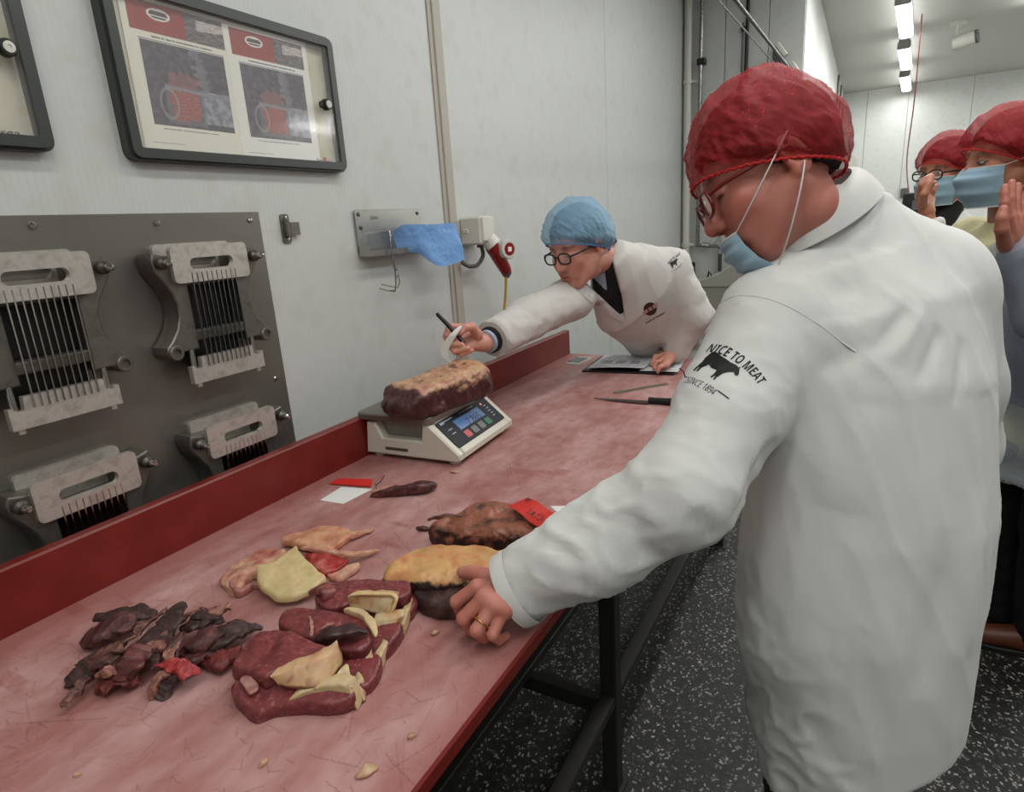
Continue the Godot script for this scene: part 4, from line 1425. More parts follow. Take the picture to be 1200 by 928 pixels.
func table_things() -> void:
	scale_machine()
	# phone
	var a: Vector3 = Vector3(0.228, 0.892, -2.657)
	var ux := (Vector3(0.296, 0.892, -2.654) - a).normalized()
	var uz := Vector3(ux.z, 0, -ux.x)
	if uz.z > 0: uz = -uz
	var pf := Transform3D(Basis(ux, uz, ux.cross(uz)), a + ux * 0.035 + uz * 0.075)
	var o := thing("phone", "white smartphone with a dark screen lying beside the open folder", "phone", pf.origin)
	var b := MB.new()
	b.prism(rrect(0.071, 0.148, 0.01), 0.008, pf, 0.0015)
	pb("body", b, M.white, o)
	b = MB.new()
	b.prism(rrect(0.066, 0.118, 0.002), 0.0006, moved(pf, Vector3(0, 0.0, 0.0078)))
	pb("screen", b, mt("dark phone screen", Color(0.03, 0.03, 0.035), 0.08), o)
	# folder with papers
	var fa: Vector3 = Vector3(0.374, 0.892, -2.531)
	var fb: Vector3 = Vector3(0.765, 0.892, -2.565)
	var fu := (fb - fa).normalized()
	var fw := Vector3(fu.z, 0, -fu.x)
	if fw.z > 0: fw = -fw
	var ff := Transform3D(Basis(fu, fw, Vector3.UP), fa)
	o = thing("clipboard", "black clipboard folder lying open at the far end of the red table", "clipboard", fa + fu * 0.2 + fw * 0.15)
	b = MB.new()
	b.box(ff * Vector3(0.2, 0.155, 0.004), Vector3(0.41, 0.31, 0.008), 0.002, ff.basis)
	pb("cover", b, M.black, o)
	b = MB.new()
	b.box(ff * Vector3(0.2, 0.29, 0.012), Vector3(0.12, 0.025, 0.01), 0.004, ff.basis)
	pb("clip", b, M.chrome, o)
	for k in 2:
		var g := []
		for i in 9:
			var row := []
			for j in 9:
				var u := j / 8.0
				var v := i / 8.0
				var lift := 0.001 + 0.002 * v
				if k == 0: lift += 0.014 * pow(1.0 - v, 3) * (0.4 + 0.6 * u) + 0.004 * sin(u * 3.0)
				else: lift += 0.005 * pow(1.0 - v, 4)
				row.append(ff * Vector3(0.018 + (u * 0.255 if k == 0 else 0.225 + u * 0.165) + 0.012 * k * (1.0 - v), 0.012 + v * 0.285, 0.0085 + (0.004 if k == 0 else 0.0) + lift))
			g.append(row)
		b = MB.new()
		b.sheet(g, 0.0012 if k == 1 else 0.003)
		var pm := mt("form paper", Color(1, 1, 1), 0.8)
		pm.albedo_texture = form_page(17 + k)
		tag(pb("paper_sheet", b, pm, null, 60.0), ["stack of printed forms with a curling front edge on the black clipboard", "printed form on the clipboard under the leaning man's hand"][k], "paper", "forms on the clipboard")
	# steel strip and knife
	b = MB.new()
	var ra: Vector3 = Vector3(0.633, 0.892, -2.229)
	var rb: Vector3 = Vector3(0.789, 0.892, -2.422)
	b.box((ra + rb) / 2 + Vector3(0, 0.0015, 0), Vector3((rb - ra).length(), 0.003, 0.022), 0.0006, Basis((rb - ra).normalized(), Vector3.UP, (rb - ra).normalized().cross(Vector3.UP)))
	tag(pb("steel_rule", b, mt("grey green metal", Color(0.42, 0.43, 0.36), 0.45, 0.4)), "narrow grey-green metal strip lying on the red table in front of the clipboard", "ruler")
	var ka: Vector3 = Vector3(0.588, 0.892, -2.127)
	var kb: Vector3 = Vector3(0.806, 0.892, -2.132)
	var ku := (kb - ka).normalized()
	var kw := ku.cross(Vector3.UP)
	var kl := (kb - ka).length()
	o = thing("knife", "long slim knife on the red table pointing left, black handle behind the white sleeve", "knife", (ka + kb) / 2)
	b = MB.new()
	var kf := Transform3D(Basis(ku, -kw, Vector3.UP), ka + Vector3(0, 0.004, 0))
	b.prism(PackedVector2Array([Vector2(0, 0.0), Vector2(kl * 0.5, -0.016), Vector2(kl, -0.02), Vector2(kl, 0.012), Vector2(kl * 0.4, 0.01)]), 0.003, kf)
	pb("blade", b, mt("knife steel", Color(0.42, 0.40, 0.38), 0.3, 0.8), o)
	b = MB.new()
	b.tube([kb + Vector3(0, 0.012, 0) - ku * 0.005, kb + ku * 0.03 + Vector3(0, 0.013, 0), kb + ku * 0.09 + Vector3(0, 0.013, 0), kb + ku * 0.135 + Vector3(0, 0.013, 0)], [0.013, 0.012, 0.014, 0.012], 12)
	pb("handle", b, M.black, o)
	# labels by the scale
	var rl := mt("bright red label", Color(0.76, 0.12, 0.08), 0.5)
	b = flat_poly([Vector3(0.201, 0.896, -1.122), Vector3(0.222, 0.906, -1.143), Vector3(0.314, 0.904, -1.179), Vector3(0.332, 0.896, -1.15)], 0.0008)
	tag(pb("red_tag", b, rl), "flat bright red tag lying by the back board, above the white label", "tag")
	b = flat_poly([Vector3(0.256, 0.892, -1.038), Vector3(0.253, 0.895, -1.119), Vector3(0.343, 0.894, -1.141), Vector3(0.332, 0.893, -1.043)], 0.0012)
	tag(pb("white_label", b, M.paper), "white paper label in a clear sleeve next to the flat red tag", "label")
	b = MB.new()
	b.tube([Vector3(0.364, 0.9, -1.135), Vector3(0.365, 0.915, -1.135), Vector3(0.358, 0.915, -1.138)], 0.0012, 6)
	b.tube([Vector3(0.362, 0.91, -1.14), Vector3(0.349, 0.905, -1.171), Vector3(0.323, 0.9, -1.215)], 0.0012, 6)
	tag(pb("tag_tie", b, M.dark_cast), "thin bent plastic tie sticking up beside the red tag", "tie")

func rows_mesh(rows: Array, cols: Array, closed := true) -> ArrayMesh:
	var v := PackedVector3Array()
	var c := PackedColorArray()
	var ix := PackedInt32Array()
	var n: int = rows[0].size()
	for i in rows.size():
		for j in n:
			v.append(rows[i][j])
			c.append(cols[i][j])
	for i in rows.size() - 1:
		for j in (n if closed else n - 1):
			var k := (j + 1) % n
			ix.append_array([i * n + j, i * n + k, (i + 1) * n + k, i * n + j, (i + 1) * n + k, (i + 1) * n + j])
	var nn := normals_of(v, ix)
	var cen := Vector3.ZERO
	for q in v: cen += q / v.size()
	var s := 0.0
	for i in v.size(): s += nn[i].dot(v[i] - cen)
	if s < 0:
		for i in nn.size(): nn[i] = -nn[i]
	else:
		for f in range(0, ix.size(), 3):
			var t := ix[f + 1]; ix[f + 1] = ix[f + 2]; ix[f + 2] = t
	var a := []
	a.resize(Mesh.ARRAY_MAX)
	a[Mesh.ARRAY_VERTEX] = v; a[Mesh.ARRAY_NORMAL] = nn; a[Mesh.ARRAY_COLOR] = c; a[Mesh.ARRAY_INDEX] = ix
	var m := ArrayMesh.new()
	m.add_surface_from_arrays(Mesh.PRIMITIVE_TRIANGLES, a)
	return m

# lump with a given top outline: tint(t, p, n) with t 0 = side .. 1 = top
func puck(poly: Array, thick: float, sd: int, tint: Callable, dome := 0.004, rough := 0.003, edge := 0.35, floor_y := 0.8925, cell := 0.0034) -> ArrayMesh:
	var m := poly.size()
	var q2 := PackedVector2Array()
	var c := Vector3.ZERO
	for q in poly: c += q / m
	for i in m * 4:
		var t := i / 4.0
		var k := int(t)
		var q: Vector3 = poly[k % m].cubic_interpolate(poly[(k + 1) % m], poly[(k + m - 1) % m], poly[(k + 2) % m], t - k)
		q2.append(Vector2(q.x, q.z))
	# best plane through the outline
	var sxx := 0.0
	var sxz := 0.0
	var szz := 0.0
	var sxy := 0.0
	var szy := 0.0
	for q in poly:
		var r: Vector3 = q - c
		sxx += r.x * r.x; sxz += r.x * r.z; szz += r.z * r.z; sxy += r.x * r.y; szy += r.z * r.y
	var det := sxx * szz - sxz * sxz
	var a := (sxy * szz - szy * sxz) / det
	var b := (szy * sxx - sxy * sxz) / det
	var lo: Vector3 = poly[0]
	var hi: Vector3 = poly[0]
	for q in poly:
		lo = lo.min(q); hi = hi.max(q)
	var f := Field.new(lo - Vector3(0.012, thick + 0.014, 0.012), hi + Vector3(0.012, 0.016, 0.012), cell)
	f.slab(q2, Vector3(a, b, c.y - a * c.x - b * c.z), thick, thick * edge)
	var nz := fnl(sd, 16.0, FastNoiseLite.TYPE_SIMPLEX_SMOOTH, 4)
	var big := fnl(sd + 50, 7.0, FastNoiseLite.TYPE_SIMPLEX_SMOOTH, 2)
	var ext := maxf(hi.x - lo.x, hi.z - lo.z) / 2.0
	var move := func(p: Vector3, n: Vector3) -> Vector3:
		var q: Vector3 = p + n * (nz.get_noise_3dv(p) * rough * 1.7 + big.get_noise_3dv(p) * rough * 1.5)
		q.y += dome * maxf(0.0, n.y) * clampf(1.0 - Vector2(p.x - c.x, p.z - c.z).length() / ext, 0.0, 1.0)
		q.y = maxf(q.y, floor_y)
		return q
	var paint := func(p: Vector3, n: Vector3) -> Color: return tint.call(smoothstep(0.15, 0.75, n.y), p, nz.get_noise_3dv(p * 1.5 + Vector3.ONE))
	return skin_mesh([f], paint, move)

# flat tapering strip along points; w half widths, t half thicknesses
func strip(pts: Array, w: Array, t: Array, sd: int, tint: Callable, up := Vector3.UP, rough := 0.003, thin := 1.0) -> ArrayMesh:
	var n := 34
	var path := curve(pts, n)
	var nz := fnl(sd, 28.0, FastNoiseLite.TYPE_SIMPLEX_SMOOTH, 4)
	var rows := []
	var cols := []
	for i in n:
		var f := float(i) / (n - 1)
		var tg: Vector3 = (path[mini(i + 1, n - 1)] - path[maxi(i - 1, 0)]).normalized()
		var sd_v := tg.cross(up).normalized()
		var nu := sd_v.cross(tg)
		var fw := f * (w.size() - 1)
		var k := mini(int(fw), w.size() - 2)
		var hw := lerpf(w[k], w[k + 1], fw - k)
		var ht := lerpf(t[k], t[k + 1], fw - k) * thin
		var tip: float = sqrt(max(0.0, 1.0 - pow(abs(f * 2.0 - 1.0), 8.0)))
		var row := []
		var cr := []
		for j in 14:
			var a := TAU * j / 14
			var sx := signf(cos(a)) * pow(absf(cos(a)), 0.5)
			var sy := signf(sin(a)) * pow(absf(sin(a)), 0.5)
			var q: Vector3 = path[i] + (sd_v * sx * hw + nu * sy * ht) * tip
			q += Vector3(nz.get_noise_3d(q.x, q.y, q.z), 0.7 * nz.get_noise_3d(q.x + 7, q.y, q.z), nz.get_noise_3d(q.x, q.y + 7, q.z)) * rough * 2.0
			q.y = max(q.y, 0.8925)
			row.append(q)
			cr.append(tint.call(sy, q, nz.get_noise_3d(q.x * 2, q.y * 2, q.z * 2)))
		rows.append(row)
		cols.append(cr)
	return rows_mesh(rows, cols)

# fat cap: thin crisp board, front outline given by its top and bottom edges (each a list of points), thickness along back
func cap(top: Array, bottom: Array, back: Vector3, sd: int, tint: Callable) -> ArrayMesh:
	var n := 20
	var m := 7
	var t := curve(top, n)
	var u := curve(bottom, n)
	var nz := fnl(sd, 30.0, FastNoiseLite.TYPE_SIMPLEX_SMOOTH, 3)
	var rows := []
	var cols := []
	for i in n:
		var row := []
		var cr := []
		for k in 2 * m:
			var f := float(k) / (m - 1) if k < m else float(2 * m - 1 - k) / (m - 1)
			var end: float = 0.0 if i == 0 or i == n - 1 else 1.0
			var q: Vector3 = u[i].lerp(t[i], f)
			if k >= m: q += back * end
			q += Vector3(nz.get_noise_3d(q.x, q.y, q.z), nz.get_noise_3d(q.x + 5, q.y, q.z), nz.get_noise_3d(q.x, q.y + 5, q.z)) * 0.003
			q.y = max(q.y, 0.8925)
			row.append(q)
			cr.append(tint.call(f, q, nz.get_noise_3d(q.x * 1.6, q.y * 1.6, q.z * 1.6)))
		rows.append(row)
		cols.append(cr)
	return rows_mesh(rows, cols)

func meat_materials() -> void:
	var grain := ntex(fnl(101, 0.03, FastNoiseLite.TYPE_SIMPLEX_SMOOTH, 4), [0.0, Color(0.72, 0.68, 0.68), 0.5, Color(0.95, 0.93, 0.93), 1.0, Color(1, 1, 1)])
	var bmp := ntex(fnl(102, 0.05, FastNoiseLite.TYPE_SIMPLEX_SMOOTH, 4), [0.0, Color.BLACK, 1.0, Color.WHITE], 256)
	var v := fnl(103, 0.011, FastNoiseLite.TYPE_SIMPLEX_SMOOTH, 4)
	v.fractal_type = FastNoiseLite.FRACTAL_RIDGED
	v.domain_warp_enabled = true
	v.domain_warp_amplitude = 30.0
	var veins := ntex(v, [0.0, Color(0.38, 0.15, 0.165), 0.45, Color(0.46, 0.195, 0.205), 0.78, Color(0.50, 0.225, 0.225), 0.86, Color(0.60, 0.35, 0.33), 0.94, Color(0.76, 0.57, 0.52)])
	M.lean = vcol(mt("red lean meat", Color(1, 1, 1), 0.36))
	M.lean.albedo_texture = veins
	tri_map(bump(M.lean, bmp, 0.06), 7.0)
	M.meat = vcol(mt("meat", Color(1, 1, 1), 0.42))
	M.meat.albedo_texture = grain
	tri_map(bump(M.meat, bmp, 0.08), 7.0)
	M.scrap = vcol(mt("dry meat crust", Color(1, 1, 1), 0.55))
	M.scrap.albedo_texture = ntex(fnl(104, 0.03, FastNoiseLite.TYPE_SIMPLEX_SMOOTH, 5), [0.0, Color(0.62, 0.58, 0.56), 0.5, Color(1, 1, 1), 0.72, Color(1, 1, 1), 0.85, Color(1, 1, 1)])
	tri_map(bump(M.scrap, bmp, 0.14), 8.0)
	M.fat = vcol(mt("fat", Color(1, 1, 1), 0.45))
	M.fat.albedo_texture = ntex(fnl(106, 0.015, FastNoiseLite.TYPE_SIMPLEX_SMOOTH, 4), [0.0, Color(0.86, 0.82, 0.8), 0.5, Color(0.97, 0.96, 0.95), 1.0, Color(1, 1, 1)], 256)
	tri_map(bump(M.fat, bmp, 0.02), 3.5)
	M.fat.subsurf_scatter_enabled = true
	M.fat.subsurf_scatter_strength = 0.15

func side_dark(top: Color, side: Color) -> Callable:
	return func(t: float, _p: Vector3, n: float) -> Color: return side.lerp(top, clampf(t + 0.25 * n, 0, 1))

func mix3(a: Color, b: Color, c: Color) -> Callable:
	return func(_t: float, _p: Vector3, n: float) -> Color: return a.lerp(b, clampf(0.5 - 1.6 * n, 0, 1)).lerp(c, clampf(1.8 * n - 0.25, 0, 1))

func steak(label: String, poly: Array, thick: float, sd: int, dome := 0.005, crust := 0.5) -> Node3D:
	var c := Vector3.ZERO
	for q in poly: c += q / poly.size()
	c.y -= thick
	var o := thing("steak", label, "steak", c, "raw steaks in the overlapping stack")
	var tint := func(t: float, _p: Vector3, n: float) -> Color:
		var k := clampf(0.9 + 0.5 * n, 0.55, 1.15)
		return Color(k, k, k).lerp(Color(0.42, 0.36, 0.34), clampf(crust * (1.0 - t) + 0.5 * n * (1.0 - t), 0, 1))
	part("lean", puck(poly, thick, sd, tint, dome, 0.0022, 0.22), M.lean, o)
	return o

const YELLOW_FAT := Color(0.56, 0.42, 0.22)
const CREAM_FAT := Color(0.60, 0.50, 0.30)
const PINK_FAT := Color(0.52, 0.26, 0.17)
const ORANGE_FAT := Color(0.50, 0.24, 0.10)

func meat() -> void:
	meat_materials()
	var cream := mix3(CREAM_FAT, YELLOW_FAT, PINK_FAT)
	var orange := mix3(ORANGE_FAT, CREAM_FAT, Color(0.36, 0.12, 0.06))
	var rose := mix3(lin(0.74, 0.50, 0.43), lin(0.79, 0.63, 0.52), lin(0.60, 0.28, 0.26))
	var dark := mix3(lin(0.34, 0.18, 0.17), lin(0.26, 0.13, 0.13), lin(0.50, 0.30, 0.27))
	var black := mix3(lin(0.27, 0.185, 0.175), lin(0.21, 0.14, 0.135), lin(0.40, 0.28, 0.25))
	var brown := mix3(lin(0.44, 0.28, 0.24), lin(0.32, 0.19, 0.17), lin(0.66, 0.48, 0.40))
	# joint on the scale pan
	var jt := thing("meat_joint", "boneless dry-aged beef joint with a pale fat top resting on the scale pan", "beef joint", Vector3(0.299, 1.03, -1.522))
	var j0: Vector3 = Vector3(0.309, 1.07, -1.353)
	var j1: Vector3 = Vector3(0.383, 1.07, -1.619)
	var ju := (j1 - j0).normalized()
	ju = Vector3(ju.x, 0.06, ju.z).normalized()
	var jb := Basis(ju, Vector3.UP.slide(ju).normalized(), ju.cross(Vector3.UP.slide(ju).normalized()))
	var jf := Field.new((j0 + j1) / 2 - Vector3(0.24, 0.09, 0.24), (j0 + j1) / 2 + Vector3(0.24, 0.11, 0.24), 0.0045)
	jf.box((j0 + j1) / 2 + Vector3(0, 0.01, 0), Vector3(0.155, 0.05, 0.085), 0.032, jb)
	jf.ell(j0.lerp(j1, 0.72) + Vector3(0, 0.022, 0), Vector3(0.12, 0.055, 0.085), jb, 0.03)
	jf.ell(j0.lerp(j1, 0.0) + Vector3(0, -0.002, 0), Vector3(0.06, 0.042, 0.08), jb, 0.03)
	var jn := fnl(201, 11.0, FastNoiseLite.TYPE_SIMPLEX_SMOOTH, 4)
	part("joint", skin_mesh([jf], func(p: Vector3, n: Vector3) -> Color:
		var along := (p - j0).dot(ju) / (j1 - j0).length()
		var k := jn.get_noise_3dv(p * 1.3)
		var fat := lin(0.80, 0.66, 0.50).lerp(lin(0.72, 0.48, 0.42), clampf(0.35 + 1.5 * jn.get_noise_3dv(p * 2.6), 0, 1))
		var f := smoothstep(0.15, 0.55, n.y + 0.5 * k - 0.9 * smoothstep(0.12, -0.1, along))
		if k > 0.42: f *= 0.2
		return lin(0.27, 0.13, 0.13).lerp(lin(0.36, 0.22, 0.21), clampf(0.3 + k, 0, 1)).lerp(fat, f), func(p: Vector3, n: Vector3) -> Vector3:
		var q: Vector3 = p + n * 0.011 * jn.get_noise_3dv(p)
		return Vector3(q.x, maxf(q.y, 1.037), q.z)), M.meat, jt)
	# slabs of dry-aged rib by the hand
	var s1 := thing("rib_slab", "thick dry-aged slab with smooth yellow fat on top, held by the man's hand", "beef slab", Vector3(0.828, 0.892, -0.84))
	var slab1 := func(t: float, p: Vector3, n: float) -> Color:
		var fat := lin(0.80, 0.63, 0.41).lerp(lin(0.78, 0.52, 0.34), clampf(0.4 + 1.5 * n, 0, 1))
		return lin(0.17, 0.10, 0.10).lerp(fat, clampf((t - 0.2) * 2.2 + 1.1 * n, 0, 1))
	part("slab", puck([Vector3(0.724, 0.955, -0.746), Vector3(0.707, 0.955, -0.801), Vector3(0.715, 0.955, -0.858), Vector3(0.77, 0.955, -0.891), Vector3(0.834, 0.955, -0.907), Vector3(0.894, 0.955, -0.917), Vector3(0.921, 0.95, -0.9), Vector3(0.908, 0.95, -0.855), Vector3(0.877, 0.945, -0.808), Vector3(0.835, 0.952, -0.783), Vector3(0.789, 0.94, -0.761)], 0.06, 211, slab1, 0.008, 0.004), M.fat, s1)
	part("bone_layer", puck([Vector3(0.775, 0.928, -0.757), Vector3(0.787, 0.928, -0.793), Vector3(0.878, 0.928, -0.826), Vector3(0.946, 0.928, -0.802), Vector3(0.917, 0.924, -0.763), Vector3(0.829, 0.924, -0.736)], 0.034, 212, black, 0.002, 0.004), M.meat, s1)
	var s2 := thing("rib_slab", "long dark dry-aged slab with reddish fat, lying behind the yellow one under a red tag", "beef slab", Vector3(0.748, 0.892, -1.066))
	var slab2 := func(t: float, p: Vector3, n: float) -> Color:
		var top := lin(0.50, 0.31, 0.22).lerp(lin(0.62, 0.38, 0.29), clampf(0.4 + 1.6 * n, 0, 1)).lerp(lin(0.30, 0.20, 0.15), clampf(-1.6 * n, 0, 1))
		return lin(0.16, 0.10, 0.095).lerp(top, clampf((t - 0.1) * 1.6 + 1.6 * n, 0, 1))
	part("slab", puck([Vector3(0.681, 0.945, -0.951), Vector3(0.693, 0.95, -0.992), Vector3(0.716, 0.955, -1.036), Vector3(0.754, 0.955, -1.083), Vector3(0.837, 0.955, -1.092), Vector3(0.935, 0.95, -1.08), Vector3(0.968, 0.94, -1.041), Vector3(0.916, 0.94, -0.996), Vector3(0.848, 0.94, -0.976), Vector3(0.759, 0.942, -0.952)], 0.05, 221, slab2, 0.01, 0.005), M.meat, s2)
	part("flap", strip([Vector3(0.637, 0.925, -1.001), Vector3(0.685, 0.945, -0.995), Vector3(0.731, 0.952, -1.003)], [0.004, 0.007, 0.006], [0.003, 0.004, 0.003], 222, brown), M.meat, s2)
	tag(part("meat_scrap", strip([Vector3(0.595, 0.892, -1.006), Vector3(0.614, 0.897, -1.005), Vector3(0.631, 0.895, -1.008)], [0.004, 0.007, 0.003], [0.003, 0.005, 0.002], 223, dark), M.meat), "tiny dark meat scrap at the left tip of the long dark slab", "meat scrap")
	# red tag and white label on the second slab
	var o := thing("price_tag", "bright red tag with black handwriting stuck on the long dark slab", "tag", Vector3(0.886, 0.965, -1.05))
	var rm := mt("bright red card", Color(0.76, 0.14, 0.09), 0.5)
	var ta: Vector3 = Vector3(0.823, 0.972, -1.042)
	var tb: Vector3 = Vector3(0.846, 0.978, -1.085)
	var td: Vector3 = Vector3(0.946, 0.966, -1.058)
	var te: Vector3 = Vector3(0.927, 0.964, -0.996)
	var g := []
	for i in 6:
		var row := []
		for j in 8:
			var q := (ta.lerp(te, j / 7.0)).lerp(tb.lerp(td, j / 7.0), i / 5.0)
			q.y += 0.004 * sin(j * 0.9)
			row.append(q)
		g.append(row)
	var b := MB.new()
	b.sheet(g, 0.0008)
	pb("card", b, rm, o, 60.0)
	var tu := (te - ta).normalized()
	var tn := tu.cross((tb - ta).normalized()).normalized()
	if tn.y < 0: tn = -tn
	var tv := tn.cross(tu)
	var r2 := RandomNumberGenerator.new()
	r2.seed = 5
	b = MB.new()
	for line in 3:
		for k in 6:
			if line == 0 and k > 1: continue
			if line == 1 and (k == 2 or k > 4): continue
			var base: Vector3 = ta + tu * ((0.50 + 0.075 * k) if line > 0 else (0.13 + 0.06 * k)) * (te - ta).length() + tv * ([0.8, 0.44, 0.2][line]) * (tb - ta).length() + tn * 0.006
			for s in 3:
				var p0: Vector3 = base + tu * r2.randf_range(-0.004, 0.003) + tv * r2.randf_range(-0.005, 0.005)
				b.tube([p0, p0 + tu * r2.randf_range(-0.003, 0.004) + tv * r2.randf_range(-0.006, 0.006)], 0.0009, 5)
	pb("handwriting", b, M.black, o)
	b = flat_poly([Vector3(0.898, 0.962, -1.096), Vector3(0.963, 0.962, -1.126), Vector3(0.991, 0.962, -1.085), Vector3(0.945, 0.962, -1.059)], 0.0008)
	for k in 5: pass
	var wl := pb("paper_label", b, M.paper)
	tag(wl, "white printed label half hidden by the white sleeve, behind the red tag", "label")
	# dark strip with a bone end near the scale
	var st := thing("meat_strip", "dark narrow strip of meat with a pale bone sliver, lying between label and scale", "meat strip", Vector3(0.434, 0.892, -1.169))
	part("strip", strip([Vector3(0.369, 0.892, -1.104), Vector3(0.407, 0.9, -1.123), Vector3(0.445, 0.906, -1.146), Vector3(0.484, 0.91, -1.169), Vector3(0.514, 0.906, -1.207)], [0.009, 0.013, 0.014, 0.019, 0.012], [0.007, 0.010, 0.012, 0.014, 0.010], 231, dark), M.meat, st)
	part("bone_sliver", strip([Vector3(0.374, 0.906, -1.102), Vector3(0.4, 0.912, -1.126), Vector3(0.424, 0.915, -1.157)], [0.003, 0.004, 0.003], [0.002, 0.003, 0.002], 232, mix3(lin(0.72, 0.55, 0.46), lin(0.66, 0.46, 0.40), lin(0.78, 0.64, 0.54)), Vector3.UP, 0.001), M.fat, st)
	# trimmed fat in the middle of the table
	var fg := "trimmed pieces of fat in the middle of the table"
	tag(part("fat_piece", puck([Vector3(0.363, 0.912, -0.817), Vector3(0.382, 0.916, -0.855), Vector3(0.397, 0.918, -0.892), Vector3(0.451, 0.914, -0.918), Vector3(0.492, 0.912, -0.912), Vector3(0.497, 0.908, -0.876), Vector3(0.5, 0.908, -0.829), Vector3(0.456, 0.916, -0.815), Vector3(0.412, 0.914, -0.817)], 0.018, 241, mix3(lin(0.76, 0.52, 0.40), lin(0.80, 0.62, 0.48), lin(0.70, 0.43, 0.34)), 0.006, 0.004), M.fat), "orange-pink flat fat piece with a pointed tip, farthest of the trimmed fat", "fat trimming", fg)
	tag(part("fat_piece", strip([Vector3(0.483, 0.9, -0.903), Vector3(0.501, 0.902, -0.923), Vector3(0.512, 0.898, -0.962)], [0.012, 0.007, 0.003], [0.006, 0.004, 0.003], 242, rose), M.fat), "thin pale sinew tail pointing right from the orange-pink fat piece", "fat trimming", fg)
	tag(part("fat_piece", puck([Vector3(0.373, 0.905, -0.655), Vector3(0.353, 0.912, -0.693), Vector3(0.355, 0.916, -0.734), Vector3(0.373, 0.918, -0.773), Vector3(0.418, 0.916, -0.783), Vector3(0.468, 0.916, -0.731), Vector3(0.439, 0.916, -0.704), Vector3(0.42, 0.914, -0.686), Vector3(0.443, 0.91, -0.644), Vector3(0.412, 0.904, -0.637)], 0.024, 243, rose, 0.006, 0.006), M.fat), "pink ragged fat piece left of the cream slab", "fat trimming", fg)
	tag(part("fat_piece", strip([Vector3(0.403, 0.91, -0.714), Vector3(0.387, 0.906, -0.686), Vector3(0.414, 0.902, -0.654), Vector3(0.445, 0.9, -0.646), Vector3(0.448, 0.9, -0.673), Vector3(0.466, 0.899, -0.679)], [0.005, 0.006, 0.006, 0.006, 0.005, 0.004], [0.007, 0.009, 0.009, 0.008, 0.007, 0.005], 244, mix3(lin(0.70, 0.50, 0.44), lin(0.62, 0.40, 0.37), lin(0.74, 0.58, 0.50)), Vector3.UP, 0.0015), M.fat), "pale curled edge strip of fat hanging in front of the ragged pink piece", "fat trimming", fg)
	tag(part("fat_piece", puck([Vector3(0.443, 0.938, -0.691), Vector3(0.467, 0.942, -0.711), Vector3(0.476, 0.946, -0.765), Vector3(0.496, 0.946, -0.758), Vector3(0.565, 0.936, -0.735), Vector3(0.597, 0.93, -0.723), Vector3(0.597, 0.922, -0.699), Vector3(0.577, 0.916, -0.667), Vector3(0.547, 0.914, -0.651), Vector3(0.518, 0.918, -0.653), Vector3(0.487, 0.924, -0.658)], 0.016, 245, mix3(lin(0.83, 0.77, 0.58), lin(0.80, 0.72, 0.52), lin(0.80, 0.62, 0.44)), 0.004, 0.0022), M.fat), "smooth cream-coloured square slab of fat on top of the trimmings", "fat trimming", fg)
	tag(part("fat_piece", puck([Vector3(0.465, 0.908, -0.795), Vector3(0.482, 0.912, -0.814), Vector3(0.544, 0.912, -0.821), Vector3(0.564, 0.908, -0.818), Vector3(0.574, 0.908, -0.793), Vector3(0.558, 0.906, -0.766), Vector3(0.525, 0.908, -0.762)], 0.016, 246, mix3(lin(0.70, 0.22, 0.20), lin(0.58, 0.14, 0.14), lin(0.78, 0.50, 0.44)), 0.004, 0.004), M.meat), "bright red raw scrap behind the right edge of the cream slab", "meat trimming", fg)
	tag(part("fat_piece", strip([Vector3(0.441, 0.914, -0.805), Vector3(0.505, 0.916, -0.812), Vector3(0.555, 0.914, -0.822), Vector3(0.578, 0.906, -0.854), Vector3(0.593, 0.9, -0.883)], [0.006, 0.007, 0.008, 0.006, 0.003], [0.004, 0.006, 0.006, 0.005, 0.003], 247, rose, Vector3.UP, 0.002), M.fat), "long pink sinew reaching right behind the bright red scrap", "fat trimming", fg)
	tag(part("fat_piece", puck([Vector3(0.563, 0.908, -0.757), Vector3(0.576, 0.91, -0.777), Vector3(0.591, 0.912, -0.811), Vector3(0.6, 0.906, -0.812), Vector3(0.6, 0.902, -0.784), Vector3(0.587, 0.9, -0.759)], 0.012, 248, rose, 0.004, 0.003), M.fat), "small pale pink fat piece right of the cream slab", "fat trimming", fg)
	# steaks, back to front
	var k1 := steak("under steak at the back right of the stack, its cut edge showing red and cream", [Vector3(0.64, 0.918, -0.704), Vector3(0.658, 0.918, -0.748), Vector3(0.723, 0.918, -0.795), Vector3(0.773, 0.918, -0.779), Vector3(0.803, 0.914, -0.729), Vector3(0.785, 0.912, -0.682), Vector3(0.722, 0.914, -0.667)], 0.026, 301, 0.002, 0.1)
	part("fat_edge", cap([Vector3(0.824, 0.918, -0.677), Vector3(0.806, 0.92, -0.713), Vector3(0.79, 0.922, -0.742)], [Vector3(0.822, 0.894, -0.677), Vector3(0.809, 0.894, -0.707), Vector3(0.789, 0.894, -0.744)], Vector3(-0.012, 0, -0.004), 302, cream), M.fat, k1)
	var k2 := steak("rearmost steak on top of the stack, with a square orange fat block at its front", [Vector3(0.644, 0.944, -0.653), Vector3(0.637, 0.946, -0.682), Vector3(0.671, 0.948, -0.711), Vector3(0.725, 0.948, -0.737), Vector3(0.774, 0.946, -0.756), Vector3(0.799, 0.944, -0.732), Vector3(0.78, 0.942, -0.71), Vector3(0.734, 0.94, -0.691), Vector3(0.709, 0.936, -0.653), Vector3(0.678, 0.934, -0.64)], 0.026, 303)
